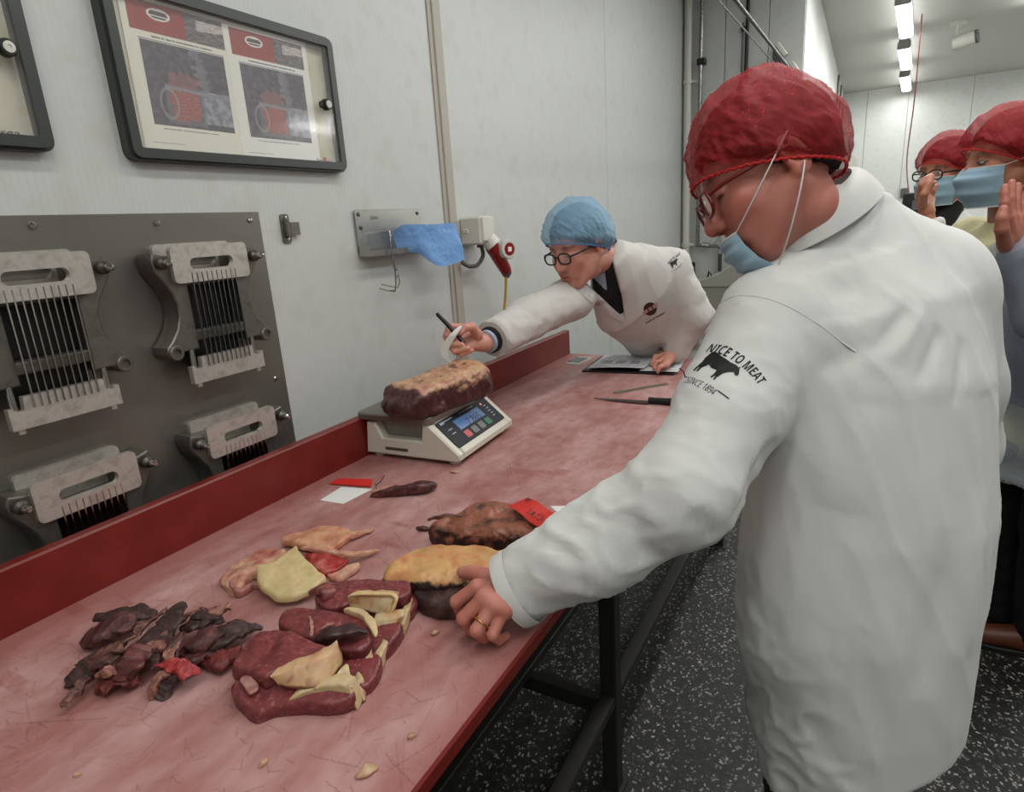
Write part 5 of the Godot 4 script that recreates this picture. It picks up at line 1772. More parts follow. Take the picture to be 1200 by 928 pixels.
	part("fat_block", cap([Vector3(0.715, 0.953, -0.666), Vector3(0.744, 0.953, -0.682), Vector3(0.792, 0.953, -0.697)], [Vector3(0.71, 0.93, -0.663), Vector3(0.752, 0.924, -0.672), Vector3(0.789, 0.924, -0.681)], Vector3(0.004, 0.002, -0.014), 304, orange), M.fat, k2)
	part("fat_rim", strip([Vector3(0.719, 0.955, -0.667), Vector3(0.752, 0.955, -0.685), Vector3(0.795, 0.955, -0.696), Vector3(0.79, 0.926, -0.683)], [0.003, 0.0035, 0.0035, 0.003], [0.002, 0.002, 0.002, 0.002], 305, mix3(lin(0.86, 0.76, 0.56), lin(0.82, 0.70, 0.50), lin(0.85, 0.74, 0.6)), Vector3.UP, 0.0008), M.fat, k2)
	part("curled_tip", strip([Vector3(0.617, 0.93, -0.673), Vector3(0.65, 0.95, -0.666), Vector3(0.668, 0.95, -0.665), Vector3(0.677, 0.935, -0.657)], [0.010, 0.014, 0.014, 0.010], [0.005, 0.007, 0.007, 0.005], 306, mix3(lin(0.55, 0.30, 0.28), lin(0.45, 0.20, 0.20), lin(0.66, 0.42, 0.38))), M.meat, k2)
	var k3 := steak("under steak below the dark middle one, with a wide orange fat block on its right", [Vector3(0.703, 0.918, -0.652), Vector3(0.736, 0.92, -0.685), Vector3(0.788, 0.92, -0.697), Vector3(0.82, 0.916, -0.674), Vector3(0.829, 0.912, -0.624), Vector3(0.808, 0.912, -0.603), Vector3(0.755, 0.914, -0.611)], 0.026, 311, 0.002, 0.1)
	part("fat_block", cap([Vector3(0.776, 0.926, -0.659), Vector3(0.792, 0.928, -0.671), Vector3(0.82, 0.93, -0.688)], [Vector3(0.797, 0.898, -0.648), Vector3(0.806, 0.898, -0.662), Vector3(0.808, 0.902, -0.684)], Vector3(-0.008, 0.002, -0.012), 312, orange), M.fat, k3)
	part("fat_edge", cap([Vector3(0.839, 0.916, -0.597), Vector3(0.836, 0.918, -0.61), Vector3(0.829, 0.92, -0.631)], [Vector3(0.849, 0.894, -0.577), Vector3(0.837, 0.894, -0.604), Vector3(0.826, 0.894, -0.63)], Vector3(-0.012, 0, -0.004), 313, cream), M.fat, k3)
	var k4 := steak("middle steak with a dark crusted fold across it and a pale curved rim", [Vector3(0.64, 0.936, -0.578), Vector3(0.629, 0.94, -0.609), Vector3(0.666, 0.944, -0.622), Vector3(0.723, 0.946, -0.63), Vector3(0.771, 0.946, -0.638), Vector3(0.81, 0.942, -0.618), Vector3(0.824, 0.934, -0.597), Vector3(0.803, 0.93, -0.574), Vector3(0.761, 0.934, -0.569), Vector3(0.732, 0.938, -0.566), Vector3(0.689, 0.934, -0.567)], 0.028, 321, 0.008, 0.9)
	part("fat_rim", strip([Vector3(0.737, 0.95, -0.633), Vector3(0.77, 0.952, -0.636), Vector3(0.801, 0.95, -0.626), Vector3(0.827, 0.944, -0.607)], [0.004, 0.006, 0.007, 0.003], [0.005, 0.007, 0.007, 0.004], 322, mix3(lin(0.83, 0.76, 0.60), lin(0.80, 0.68, 0.50), lin(0.80, 0.60, 0.48)), Vector3.UP, 0.0015), M.fat, k4)
	part("dark_fold", strip([Vector3(0.739, 0.944, -0.56), Vector3(0.766, 0.954, -0.569), Vector3(0.792, 0.956, -0.589), Vector3(0.816, 0.95, -0.605)], [0.007, 0.013, 0.013, 0.006], [0.004, 0.008, 0.008, 0.003], 323, mix3(lin(0.25, 0.15, 0.15), lin(0.20, 0.12, 0.12), lin(0.36, 0.18, 0.18))), M.meat, k4)
	part("sinew", strip([Vector3(0.694, 0.95, -0.598), Vector3(0.717, 0.951, -0.582), Vector3(0.732, 0.946, -0.563)], [0.002, 0.003, 0.002], [0.0015, 0.002, 0.0015], 324, mix3(lin(0.72, 0.56, 0.50), lin(0.66, 0.46, 0.42), lin(0.75, 0.6, 0.54))), M.fat, k4)
	part("sinew", strip([Vector3(0.732, 0.95, -0.571), Vector3(0.743, 0.953, -0.584), Vector3(0.752, 0.954, -0.598)], [0.0015, 0.0025, 0.0015], [0.0015, 0.002, 0.0015], 325, mix3(lin(0.70, 0.52, 0.46), lin(0.60, 0.40, 0.38), lin(0.72, 0.58, 0.52))), M.fat, k4)
	var k5 := steak("under steak in the gap between middle and front steaks, with a pale fat corner", [Vector3(0.768, 0.918, -0.57), Vector3(0.79, 0.92, -0.604), Vector3(0.821, 0.92, -0.609), Vector3(0.847, 0.916, -0.592), Vector3(0.859, 0.912, -0.554), Vector3(0.835, 0.912, -0.539), Vector3(0.795, 0.914, -0.546)], 0.024, 331, 0.002, 0.2)
	part("fat_block", cap([Vector3(0.8, 0.93, -0.592), Vector3(0.808, 0.934, -0.599), Vector3(0.815, 0.938, -0.608)], [Vector3(0.835, 0.898, -0.571), Vector3(0.845, 0.897, -0.571), Vector3(0.848, 0.897, -0.576)], Vector3(-0.01, 0.002, -0.01), 332, orange), M.fat, k5)
	part("fat_corner", cap([Vector3(0.841, 0.912, -0.538), Vector3(0.841, 0.918, -0.552), Vector3(0.849, 0.916, -0.552)], [Vector3(0.857, 0.894, -0.534), Vector3(0.862, 0.894, -0.536), Vector3(0.851, 0.898, -0.552)], Vector3(-0.010, 0, -0.006), 333, cream), M.fat, k5)
	var k6 := steak("bottom front steak, partly covered, with a long pale fat lip along the front", [Vector3(0.68, 0.918, -0.452), Vector3(0.684, 0.924, -0.468), Vector3(0.718, 0.926, -0.495), Vector3(0.775, 0.926, -0.512), Vector3(0.833, 0.926, -0.531), Vector3(0.86, 0.92, -0.521), Vector3(0.84, 0.912, -0.496), Vector3(0.788, 0.914, -0.473), Vector3(0.76, 0.914, -0.457), Vector3(0.747, 0.906, -0.439), Vector3(0.716, 0.91, -0.441)], 0.026, 341, 0.003, 0.3)
	part("fat_lip", cap([Vector3(0.781, 0.92, -0.472), Vector3(0.805, 0.93, -0.494), Vector3(0.829, 0.934, -0.511), Vector3(0.852, 0.93, -0.52)], [Vector3(0.779, 0.912, -0.473), Vector3(0.795, 0.897, -0.49), Vector3(0.834, 0.895, -0.507), Vector3(0.863, 0.894, -0.518)], Vector3(0.0, 0.004, -0.016), 342, cream), M.fat, k6)
	part("fat_corner", cap([Vector3(0.826, 0.934, -0.51), Vector3(0.825, 0.938, -0.537), Vector3(0.854, 0.926, -0.522)], [Vector3(0.832, 0.92, -0.519), Vector3(0.844, 0.918, -0.524), Vector3(0.852, 0.914, -0.525)], Vector3(-0.004, 0, -0.010), 343, cream), M.fat, k6)
	part("fat_streak", strip([Vector3(0.693, 0.93, -0.468), Vector3(0.713, 0.93, -0.459), Vector3(0.728, 0.924, -0.453)], [0.007, 0.009, 0.005], [0.003, 0.004, 0.003], 344, mix3(lin(0.66, 0.48, 0.44), lin(0.56, 0.36, 0.34), lin(0.7, 0.54, 0.48))), M.fat, k6)
	var k7 := steak("front top steak, smooth red face with pale flecks and a cream fat rim", [Vector3(0.666, 0.944, -0.467), Vector3(0.65, 0.948, -0.501), Vector3(0.651, 0.952, -0.535), Vector3(0.692, 0.954, -0.552), Vector3(0.75, 0.954, -0.551), Vector3(0.792, 0.954, -0.554), Vector3(0.803, 0.952, -0.534), Vector3(0.77, 0.948, -0.505), Vector3(0.745, 0.944, -0.481), Vector3(0.733, 0.94, -0.469), Vector3(0.693, 0.94, -0.468)], 0.024, 351, 0.006)
	part("fat_rim", cap([Vector3(0.752, 0.95, -0.47), Vector3(0.772, 0.954, -0.496), Vector3(0.793, 0.958, -0.518), Vector3(0.806, 0.962, -0.549)], [Vector3(0.756, 0.934, -0.474), Vector3(0.787, 0.928, -0.485), Vector3(0.813, 0.928, -0.504), Vector3(0.816, 0.936, -0.542)], Vector3(-0.006, 0.002, -0.012), 352, mix3(lin(0.80, 0.70, 0.52), lin(0.78, 0.60, 0.46), lin(0.62, 0.30, 0.27))), M.fat, k7)
	# dark crust trimmings
	var sg := "dark dry crust scraps in the heap"
	var scr := [
		["long dark crust strip slanting up to a point at the top of the heap", [Vector3(0.475, 0.905, -0.415), Vector3(0.477, 0.925, -0.454), Vector3(0.463, 0.94, -0.499), Vector3(0.417, 0.93, -0.552)], [0.012, 0.030, 0.024, 0.004], [0.006, 0.010, 0.009, 0.003], black],
		["pale-edged sinew sliver along the long crust strip", [Vector3(0.424, 0.92, -0.425), Vector3(0.434, 0.935, -0.456), Vector3(0.433, 0.942, -0.49), Vector3(0.423, 0.94, -0.521)], [0.004, 0.007, 0.006, 0.003], [0.003, 0.004, 0.004, 0.002], brown],
		["flat dark crust piece at the back left of the heap", [Vector3(0.279, 0.91, -0.466), Vector3(0.329, 0.922, -0.486), Vector3(0.358, 0.92, -0.508), Vector3(0.378, 0.91, -0.526)], [0.015, 0.024, 0.02, 0.01], [0.008, 0.010, 0.010, 0.006], black],
		["dark lumpy scrap at the left of the heap", [Vector3(0.324, 0.9, -0.423), Vector3(0.346, 0.915, -0.443), Vector3(0.372, 0.925, -0.463), Vector3(0.391, 0.92, -0.474)], [0.014, 0.026, 0.026, 0.014], [0.010, 0.016, 0.016, 0.010], dark],
		["dark pointed scrap at the far left tip of the heap", [Vector3(0.397, 0.892, -0.355), Vector3(0.404, 0.903, -0.375), Vector3(0.409, 0.912, -0.398), Vector3(0.418, 0.915, -0.416)], [0.003, 0.018, 0.022, 0.014], [0.003, 0.010, 0.013, 0.009], black],
		["brown scrap with a pale glint in the left middle of the heap", [Vector3(0.412, 0.91, -0.388), Vector3(0.426, 0.925, -0.405), Vector3(0.442, 0.93, -0.419), Vector3(0.448, 0.92, -0.427)], [0.010, 0.020, 0.018, 0.010], [0.008, 0.013, 0.012, 0.008], brown],
		["reddish scrap lying in front of the heap", [Vector3(0.46, 0.902, -0.367), Vector3(0.478, 0.908, -0.381), Vector3(0.503, 0.91, -0.399), Vector3(0.521, 0.902, -0.405)], [0.006, 0.012, 0.012, 0.006], [0.006, 0.009, 0.009, 0.006], mix3(lin(0.44, 0.17, 0.16), lin(0.30, 0.13, 0.12), lin(0.62, 0.34, 0.30))],
		["red-brown scrap in the centre of the heap", [Vector3(0.507, 0.912, -0.392), Vector3(0.502, 0.93, -0.407), Vector3(0.492, 0.936, -0.425), Vector3(0.481, 0.936, -0.442)], [0.010, 0.022, 0.020, 0.010], [0.009, 0.014, 0.013, 0.008], mix3(lin(0.40, 0.19, 0.18), lin(0.30, 0.14, 0.13), lin(0.56, 0.36, 0.32))],
		["dark crust wedge pointing towards the viewer in front of the heap", [Vector3(0.565, 0.892, -0.401), Vector3(0.562, 0.906, -0.419), Vector3(0.558, 0.915, -0.44), Vector3(0.547, 0.92, -0.463)], [0.010, 0.022, 0.022, 0.010], [0.004, 0.009, 0.011, 0.008], black],
		["pale cut edge along the dark crust wedge", [Vector3(0.564, 0.899, -0.399), Vector3(0.559, 0.918, -0.42), Vector3(0.54, 0.932, -0.452), Vector3(0.51, 0.935, -0.485)], [0.005, 0.007, 0.006, 0.003], [0.004, 0.005, 0.004, 0.003], mix3(lin(0.60, 0.40, 0.34), lin(0.50, 0.32, 0.28), lin(0.70, 0.52, 0.44))],
		["bright red raw sinew lying across the wedge", [Vector3(0.534, 0.928, -0.426), Vector3(0.559, 0.93, -0.437), Vector3(0.584, 0.925, -0.443), Vector3(0.598, 0.91, -0.454)], [0.004, 0.010, 0.012, 0.006], [0.003, 0.006, 0.007, 0.005], mix3(lin(0.66, 0.20, 0.20), lin(0.55, 0.14, 0.15), lin(0.74, 0.40, 0.38))],
		["dark folded crust piece at the right back of the heap", [Vector3(0.469, 0.92, -0.512), Vector3(0.497, 0.93, -0.527), Vector3(0.511, 0.928, -0.546), Vector3(0.519, 0.915, -0.565)], [0.010, 0.022, 0.020, 0.010], [0.006, 0.012, 0.011, 0.006], black],
		["grey-brown flap on the right back of the heap", [Vector3(0.466, 0.93, -0.513), Vector3(0.477, 0.938, -0.526), Vector3(0.488, 0.938, -0.542), Vector3(0.485, 0.93, -0.559)], [0.006, 0.011, 0.008, 0.003], [0.003, 0.004, 0.004, 0.003], brown],
		["long dark tail of crust reaching right towards the front steak", [Vector3(0.541, 0.91, -0.497), Vector3(0.563, 0.922, -0.52), Vector3(0.573, 0.92, -0.552), Vector3(0.587, 0.905, -0.589)], [0.018, 0.026, 0.02, 0.004], [0.012, 0.014, 0.010, 0.003], black],
		["dark scrap between the heap and the front steak", [Vector3(0.522, 0.91, -0.484), Vector3(0.542, 0.925, -0.495), Vector3(0.554, 0.93, -0.512), Vector3(0.558, 0.922, -0.53)], [0.012, 0.022, 0.020, 0.010], [0.010, 0.016, 0.014, 0.008], dark],
		["dark low scrap under the red sinew", [Vector3(0.531, 0.903, -0.457), Vector3(0.55, 0.91, -0.474), Vector3(0.56, 0.912, -0.498), Vector3(0.571, 0.905, -0.517)], [0.014, 0.024, 0.022, 0.012], [0.009, 0.013, 0.012, 0.008], dark],
		["red-orange fleshy scrap touching the front steak", [Vector3(0.573, 0.902, -0.477), Vector3(0.595, 0.908, -0.488), Vector3(0.603, 0.91, -0.507), Vector3(0.601, 0.905, -0.527)], [0.010, 0.018, 0.018, 0.010], [0.008, 0.012, 0.011, 0.008], mix3(lin(0.46, 0.17, 0.15), lin(0.36, 0.13, 0.12), lin(0.62, 0.30, 0.24))],
	]
	for k in scr.size():
		var s: Array = scr[k]
		tag(part("crust_scrap", strip(s[1], s[2], s[3], 401 + k, s[4], Vector3(0.15 * sin(k * 2.0), 1, 0.15 * cos(k * 2.0)).normalized(), 0.007, 0.6), M.scrap), s[0], "meat scrap", sg)
	var rs := RandomNumberGenerator.new()
	rs.seed = 31
	for k in 16:
		var f := rs.randf()
		var c: Vector3 = (Vector3(0.434, 0.912, -0.379)).lerp(Vector3(0.538, 0.918, -0.533), f) + Vector3(rs.randf_range(-0.03, 0.03), rs.randf_range(-0.004, 0.022), rs.randf_range(-0.05, 0.05))
		var a := rs.randf() * TAU
		var l := rs.randf_range(0.014, 0.032)
		var dv := Vector3(cos(a), rs.randf_range(-0.3, 0.3), sin(a)) * l
		tag(part("crust_scrap", strip([c - dv, c + Vector3(0, 0.006, 0), c + dv], [0.006, rs.randf_range(0.008, 0.015), 0.005], [0.003, rs.randf_range(0.005, 0.009), 0.003], 480 + k, [dark, brown, black, mix3(lin(0.62, 0.42, 0.36), lin(0.48, 0.28, 0.25), lin(0.72, 0.55, 0.47))][k % 4], Vector3(rs.randf_range(-0.5, 0.5), 1, rs.randf_range(-0.5, 0.5)).normalized(), 0.006), M.scrap), "small crumpled scrap of dark meat wedged among the long crust strips", "meat scrap", sg)
	# crumbs
	var cr := [["pale fat crumb near the front edge of the table, largest of the crumbs", [Vector3(0.935, 0.892, -0.437), Vector3(0.946, 0.898, -0.442), Vector3(0.95, 0.892, -0.457)], 0.010], ["small yellowish sliver of fat on the table in front of the steaks", [Vector3(0.813, 0.892, -0.389), Vector3(0.814, 0.896, -0.394), Vector3(0.808, 0.892, -0.404)], 0.004], ["tiny pale crumb by the left front of the table", [Vector3(0.596, 0.892, -0.27), Vector3(0.602, 0.895, -0.272), Vector3(0.601, 0.892, -0.276)], 0.003], ["pink crumb on the table right of the steaks", [Vector3(0.959, 0.892, -0.51), Vector3(0.964, 0.895, -0.512), Vector3(0.965, 0.892, -0.519)], 0.004], ["pink crumb beside the knuckles of the hand", [Vector3(0.856, 0.892, -0.706), Vector3(0.864, 0.896, -0.708), Vector3(0.865, 0.892, -0.72)], 0.004], ["pale crumb in front of the scale", [Vector3(0.469, 0.892, -1.326), Vector3(0.492, 0.896, -1.318), Vector3(0.498, 0.892, -1.33)], 0.006]]
	for k in cr.size():
		tag(part("fat_crumb", strip(cr[k][1], [cr[k][2] * 0.6, cr[k][2], cr[k][2] * 0.5], [0.002, 0.003, 0.002], 501 + k, mix3(lin(0.78, 0.66, 0.52), lin(0.70, 0.55, 0.45), lin(0.8, 0.72, 0.6)), Vector3.UP, 0.002), M.fat), cr[k][0], "crumb", "fat crumbs on the table")

# ---------------------------------------------------------------- people: shared builders
# head frame: origin between the ears, +Y crown, -Z face, +X the person's right
func head_frame(at: Vector3, fwd: Vector3, up: Vector3) -> Transform3D:
	var b := Basis.looking_at(fwd.normalized(), up)
	return Transform3D(b, at)

func head_field(xf: Transform3D, s: float, cell: float, mouth := 0.0) -> Field:
	var lo := Vector3.ONE * 1e9
	var hi := -lo
	for c in 8:
		var q := xf * (Vector3([-0.10, 0.10][c & 1], [-0.15, 0.15][(c >> 1) & 1], [-0.15, 0.13][c >> 2]) * s)
		lo = lo.min(q); hi = hi.max(q)
	var f := Field.new(lo, hi, cell)
	var b := xf.basis
	var e := func(p: Vector3, r: Vector3, k: float, mode: int, bs: Basis) -> void: f.ell(xf * (p * s), r * s, b * bs, k * s, mode)
	var I := Basis()
	var co := func(p: Vector3, q: Vector3, r0: float, r1: float, k: float, mode: int) -> void: f.cone(xf * (p * s), xf * (q * s), r0 * s, r1 * s, k * s, mode)
	e.call(Vector3(0, 0.045, 0.012), Vector3(0.075, 0.088, 0.096), 0.01, 0, I)
	e.call(Vector3(0, -0.025, -0.032), Vector3(0.064, 0.085, 0.066), 0.03, 0, I)
	for sx in [-1.0, 1.0]:
		co.call(Vector3(0.058 * sx, -0.035, 0.004), Vector3(0.028 * sx, -0.092, -0.06), 0.020, 0.018, 0.025, 0)
		e.call(Vector3(0.040 * sx, -0.014, -0.068), Vector3(0.024, 0.020, 0.020), 0.022, 0, I)
		co.call(Vector3(0.034 * sx, -0.03, -0.078), Vector3(0.026 * sx, -0.062, -0.080), 0.014, 0.012, 0.02, 0)
	e.call(Vector3(0, -0.098, -0.070), Vector3(0.026, 0.020, 0.022), 0.022, 0, I)
	co.call(Vector3(-0.036, 0.034, -0.080), Vector3(0.036, 0.034, -0.080), 0.014, 0.014, 0.018, 0)
	for sx in [-1.0, 1.0]:
		e.call(Vector3(0.033 * sx, 0.012, -0.102), Vector3(0.017, 0.012, 0.015), 0.012, 1, I)
		e.call(Vector3(0.032 * sx, 0.010, -0.083), Vector3(0.0145, 0.0125, 0.0125), 0.004, 0, I)
		co.call(Vector3(0.020 * sx, 0.0045, -0.0925), Vector3(0.044 * sx, 0.0045, -0.0885), 0.0022, 0.0022, 0.003, 1)
	co.call(Vector3(0, 0.022, -0.090), Vector3(0, -0.022, -0.112), 0.0095, 0.0125, 0.012, 0)
	e.call(Vector3(0, -0.028, -0.112), Vector3(0.0135, 0.011, 0.013), 0.008, 0, I)
	for sx in [-1.0, 1.0]:
		e.call(Vector3(0.0135 * sx, -0.031, -0.102), Vector3(0.009, 0.0085, 0.011), 0.006, 0, I)
		e.call(Vector3(0.0065 * sx, -0.039, -0.110), Vector3(0.004, 0.003, 0.006), 0.003, 1, I)
	e.call(Vector3(0, -0.058, -0.093), Vector3(0.026, 0.0075, 0.012), 0.008, 0, I)
	e.call(Vector3(0, -0.070, -0.091), Vector3(0.022, 0.0075, 0.011), 0.008, 0, I)
	co.call(Vector3(-0.023, -0.0640, -0.096), Vector3(0.023, -0.0640, -0.096), 0.0016, 0.0016, 0.004, 1)
	e.call(Vector3(0, -0.0640, -0.1045), Vector3(0.021, 0.0016, 0.006), 0.004, 1, I)
	for sx in [-1.0, 1.0]:
		var eb := Basis(Vector3.UP, -0.35 * sx) * Basis(Vector3.RIGHT, -0.15)
		e.call(Vector3(0.077 * sx, 0.0, 0.016), Vector3(0.010, 0.034, 0.021), 0.006, 0, eb)
		e.call(Vector3(0.087 * sx, 0.005, 0.013), Vector3(0.007, 0.022, 0.011), 0.005, 1, eb)
		e.call(Vector3(0.076 * sx, -0.026, 0.008), Vector3(0.008, 0.011, 0.009), 0.005, 0, eb)
	co.call(Vector3(0, -0.035, 0.018), Vector3(0, -0.07, 0.020), 0.050, 0.048, 0.025, 0)
	return f

func skin_tint(xf: Transform3D, s: float, base: Color, eyes := false) -> Callable:
	var inv := xf.affine_inverse()
	var nz := fnl(601, 30.0, FastNoiseLite.TYPE_SIMPLEX_SMOOTH, 3)
	var red := Color(base.r * 0.92, base.g * 0.62, base.b * 0.58)
	var brow := Color(0.045, 0.03, 0.022)
	return func(p: Vector3, _n: Vector3) -> Color:
		var q: Vector3 = (inv * p) / s
		var c := base
		var k := nz.get_noise_3dv(p)
		if q.length() > 0.19: return c.lerp(red, clampf(0.22 + 0.5 * k, 0, 0.6))
		var w := 0.18 + 0.35 * k
		w += 0.55 * exp(-pow(Vector3(absf(q.x) - 0.045, q.y + 0.022, q.z + 0.07).length() / 0.03, 2))
		w += 0.6 * exp(-pow(Vector3(q.x, q.y + 0.028, q.z + 0.115).length() / 0.022, 2))
		w += 0.6 * exp(-pow(Vector3(absf(q.x) - 0.08, q.y, (q.z - 0.015)).length() / 0.03, 2))
		c = c.lerp(red, clampf(w, 0, 0.85))
		if q.z < -0.07 and absf(q.x) < 0.026 - 3.0 * absf(absf(q.y + 0.064) - 0.006) * 0.6 and absf(q.y + 0.064) < 0.012: c = c.lerp(Color(base.r * 0.72, base.g * 0.38, base.b * 0.36), 0.8)
		if q.z < -0.06:
			var bx := (absf(q.x) - 0.034) / 0.021
			var by := (q.y - 0.036 + 0.004 * bx * bx) / 0.0045
			if absf(bx) < 1.0: c = c.lerp(brow, 0.75 * exp(-by * by) * (1.0 - pow(absf(bx), 4)))
			if eyes:
				var e := Vector2((absf(q.x) - 0.032) / 0.0125, (q.y - 0.0095) / 0.0052)
				if e.length() < 1.0: c = Color(0.50, 0.47, 0.44) if Vector2(absf(q.x) - 0.032, q.y - 0.0095).length() > 0.0052 else Color(0.03, 0.02, 0.015)
				elif e.length() < 1.3 and e.y > 0.0: c = brow
			if absf(q.y - 0.0045) < 0.0024 and absf(absf(q.x) - 0.032) < 0.014: c = c.lerp(brow, 0.7)
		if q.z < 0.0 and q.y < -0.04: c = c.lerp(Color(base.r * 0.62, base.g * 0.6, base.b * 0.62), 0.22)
		return c

# palm and fingers: mcp = four knuckles, chains = for each finger its joints from the knuckle to the tip, thumb = from the palm edge
func hand_into(f: Field, wrist: Vector3, mcp: Array, chains: Array, thumb: Array, r := 0.0098) -> void:
	for i in 4:
		f.cone(wrist, mcp[i], 0.023, r * 1.28, 0.016)
		if i < 3: f.cone(wrist.lerp(mcp[i], 0.5), wrist.lerp(mcp[i + 1], 0.92), 0.017, r * 1.1, 0.012)
	for i in 4:
		var c: Array = [mcp[i]] + chains[i]
		var q: float = [1.0, 1.04, 0.98, 0.86][i] * r
		for k in c.size() - 1:
			f.cone(c[k], c[k + 1], q * (1.12 - 0.12 * k), q * (1.0 - 0.12 * k), 0.003)
	for k in thumb.size() - 1:
		f.cone(thumb[k], thumb[k + 1], r * (1.6 - 0.25 * k), r * (1.3 - 0.18 * k), 0.006)

func field_around(pts: Array, pad: float, cell: float) -> Field:
	var lo: Vector3 = pts[0]
	var hi: Vector3 = pts[0]
	for q in pts:
		lo = lo.min(q); hi = hi.max(q)
	return Field.new(lo - Vector3.ONE * pad, hi + Vector3.ONE * pad, cell)

func hair_part(o: Node3D, xf: Transform3D, s: float, m: Material) -> void:
	var f := field_around([xf * Vector3.ZERO], 0.15 * s, 0.006 * s)
	f.ell(xf * (Vector3(0, 0.046, 0.014) * s), Vector3(0.085, 0.100, 0.108) * s, xf.basis, 0.01)
	f.ell(xf * (Vector3(0, -0.01, 0.05) * s), Vector3(0.066, 0.04, 0.052) * s, xf.basis, 0.02)
	f.cut(xf * (Vector3(0, 0.075, -0.088) * s), xf.basis * Vector3(0, -0.72, -0.69).normalized())
	f.cut(xf * (Vector3(0, -0.003, 0) * s), xf.basis * Vector3(0, -0.92, -0.39))
	var n := fnl(611, 60.0, FastNoiseLite.TYPE_SIMPLEX_SMOOTH, 3)
	part("hair", skin_mesh([f], null, func(p: Vector3, q: Vector3) -> Vector3: return p + q * 0.004 * n.get_noise_3dv(p * 1.0)), m, o)

# disposable cap: puffed dome over a tilted rim with a gathered edge
func hairnet(o: Node3D, xf: Transform3D, s: float, m: Material, band: Material, sd: int, semi := Vector3(0.104, 0.128, 0.132), front := Vector2(0.056, -0.112), back := Vector2(-0.052, 0.105), mid := Vector3(0, 0.036, 0.010)) -> void:
	var a := Vector3(0, front.x, front.y)
	var b := Vector3(0, back.x, back.y)
	var c := (a + b) / 2.0
	var e2 := (b - a).normalized()
	var half := (b - a).length() / 2.0
	var apex := Vector3(0, 1, 0.08).normalized()
	var nz := fnl(sd, 16.0, FastNoiseLite.TYPE_SIMPLEX_SMOOTH, 3)
	var rg := fnl(sd + 1, 11.0, FastNoiseLite.TYPE_SIMPLEX_SMOOTH, 3)
	var nu := 170
	var nv := 46
	var rows := []
	var rim := []
	for i in nv:
		var v := float(i) / (nv - 1)
		var row := []
		for j in nu:
			var th := TAU * j / nu
			var rp := c + Vector3.RIGHT * (sin(th) * 0.088) + e2 * (cos(th) * half) - mid
			var rd := rp.normalized()
			var dv := apex.slerp(rd, v)
			var er: float = 1.0 / (dv / semi).length()
			var q := mid + dv * lerpf(er, rp.length(), smoothstep(0.84, 1.0, v))
			var pl := smoothstep(0.2, 0.9, v)
			var w := 0.0026 * pl * sin(th * 40.0 + 5.0 * nz.get_noise_3d(dv.x, v, dv.z)) * (0.7 + 0.8 * nz.get_noise_2d(th * 0.05, 3.0))
			w += 0.0045 * (pow(1.0 - absf(rg.get_noise_3dv(q)), 6.0)) + 0.006 * nz.get_noise_3dv(q * 0.6)
			q += dv * w * (1.0 - 0.6 * smoothstep(0.93, 1.0, v))
			row.append(xf * (q * s))
			if i == nv - 1: rim.append(xf * ((q + Vector3(0, 0.0015 * sin(th * 60.0), 0)) * s))
		row.append(row[0])
		rows.append(row)
	var cols := []
	for r in rows:
		var cr := []
		cr.resize(r.size())
		cr.fill(Color.WHITE)
		cols.append(cr)
	var net := part("hairnet", rows_mesh(rows, cols, false), m, o)
	rim.append(rim[0])
	var mb := MB.new()
	mb.tube(rim, 0.0023 * s, 7, Vector2.ONE, Vector3.ZERO, false)
	pb("elastic_rim", mb, band, net, 80.0)

func eyeglasses(o: Node3D, xf: Transform3D, s: float, m: Material, lens: Material) -> void:
	var mb := MB.new()
	var lenses := []
	for sx in [-1.0, 1.0]:
		var ring := []
		for k in 25:
			var a := TAU * k / 24
			var cx := signf(cos(a)) * pow(absf(cos(a)), 0.75) * 0.026
			var cy := signf(sin(a)) * pow(absf(sin(a)), 0.75) * 0.018
			ring.append(xf * (Vector3(0.034 * sx + cx, 0.006 + cy, -0.112 + 0.25 * absf(cx + 0.0) * (0.4 if cx * sx > 0 else 0.1)) * s))
		mb.tube(ring, 0.0028 * s, 8, Vector2.ONE, Vector3.ZERO, false)
		mb.tube([xf * (Vector3(0.060 * sx, 0.012, -0.107) * s), xf * (Vector3(0.074 * sx, 0.013, -0.085) * s), xf * (Vector3(0.083 * sx, 0.012, -0.02) * s), xf * (Vector3(0.085 * sx, 0.010, 0.012) * s), xf * (Vector3(0.083 * sx, -0.012, 0.034) * s)], 0.0032 * s, 8)
		lenses.append(ring)
	mb.tube([xf * (Vector3(-0.009, 0.010, -0.113) * s), xf * (Vector3(0, 0.013, -0.116) * s), xf * (Vector3(0.009, 0.010, -0.113) * s)], 0.0022 * s, 8)
	var gl := pb("glasses", mb, m, o, 60.0)
	for ring in lenses:
		var lb := MB.new()
		var c := Vector3.ZERO
		for k in 24: c += ring[k] / 24.0
		for k in 24: lb.tri(c, ring[k], ring[(k + 1) % 24])
		pb("lens", lb, lens, gl)

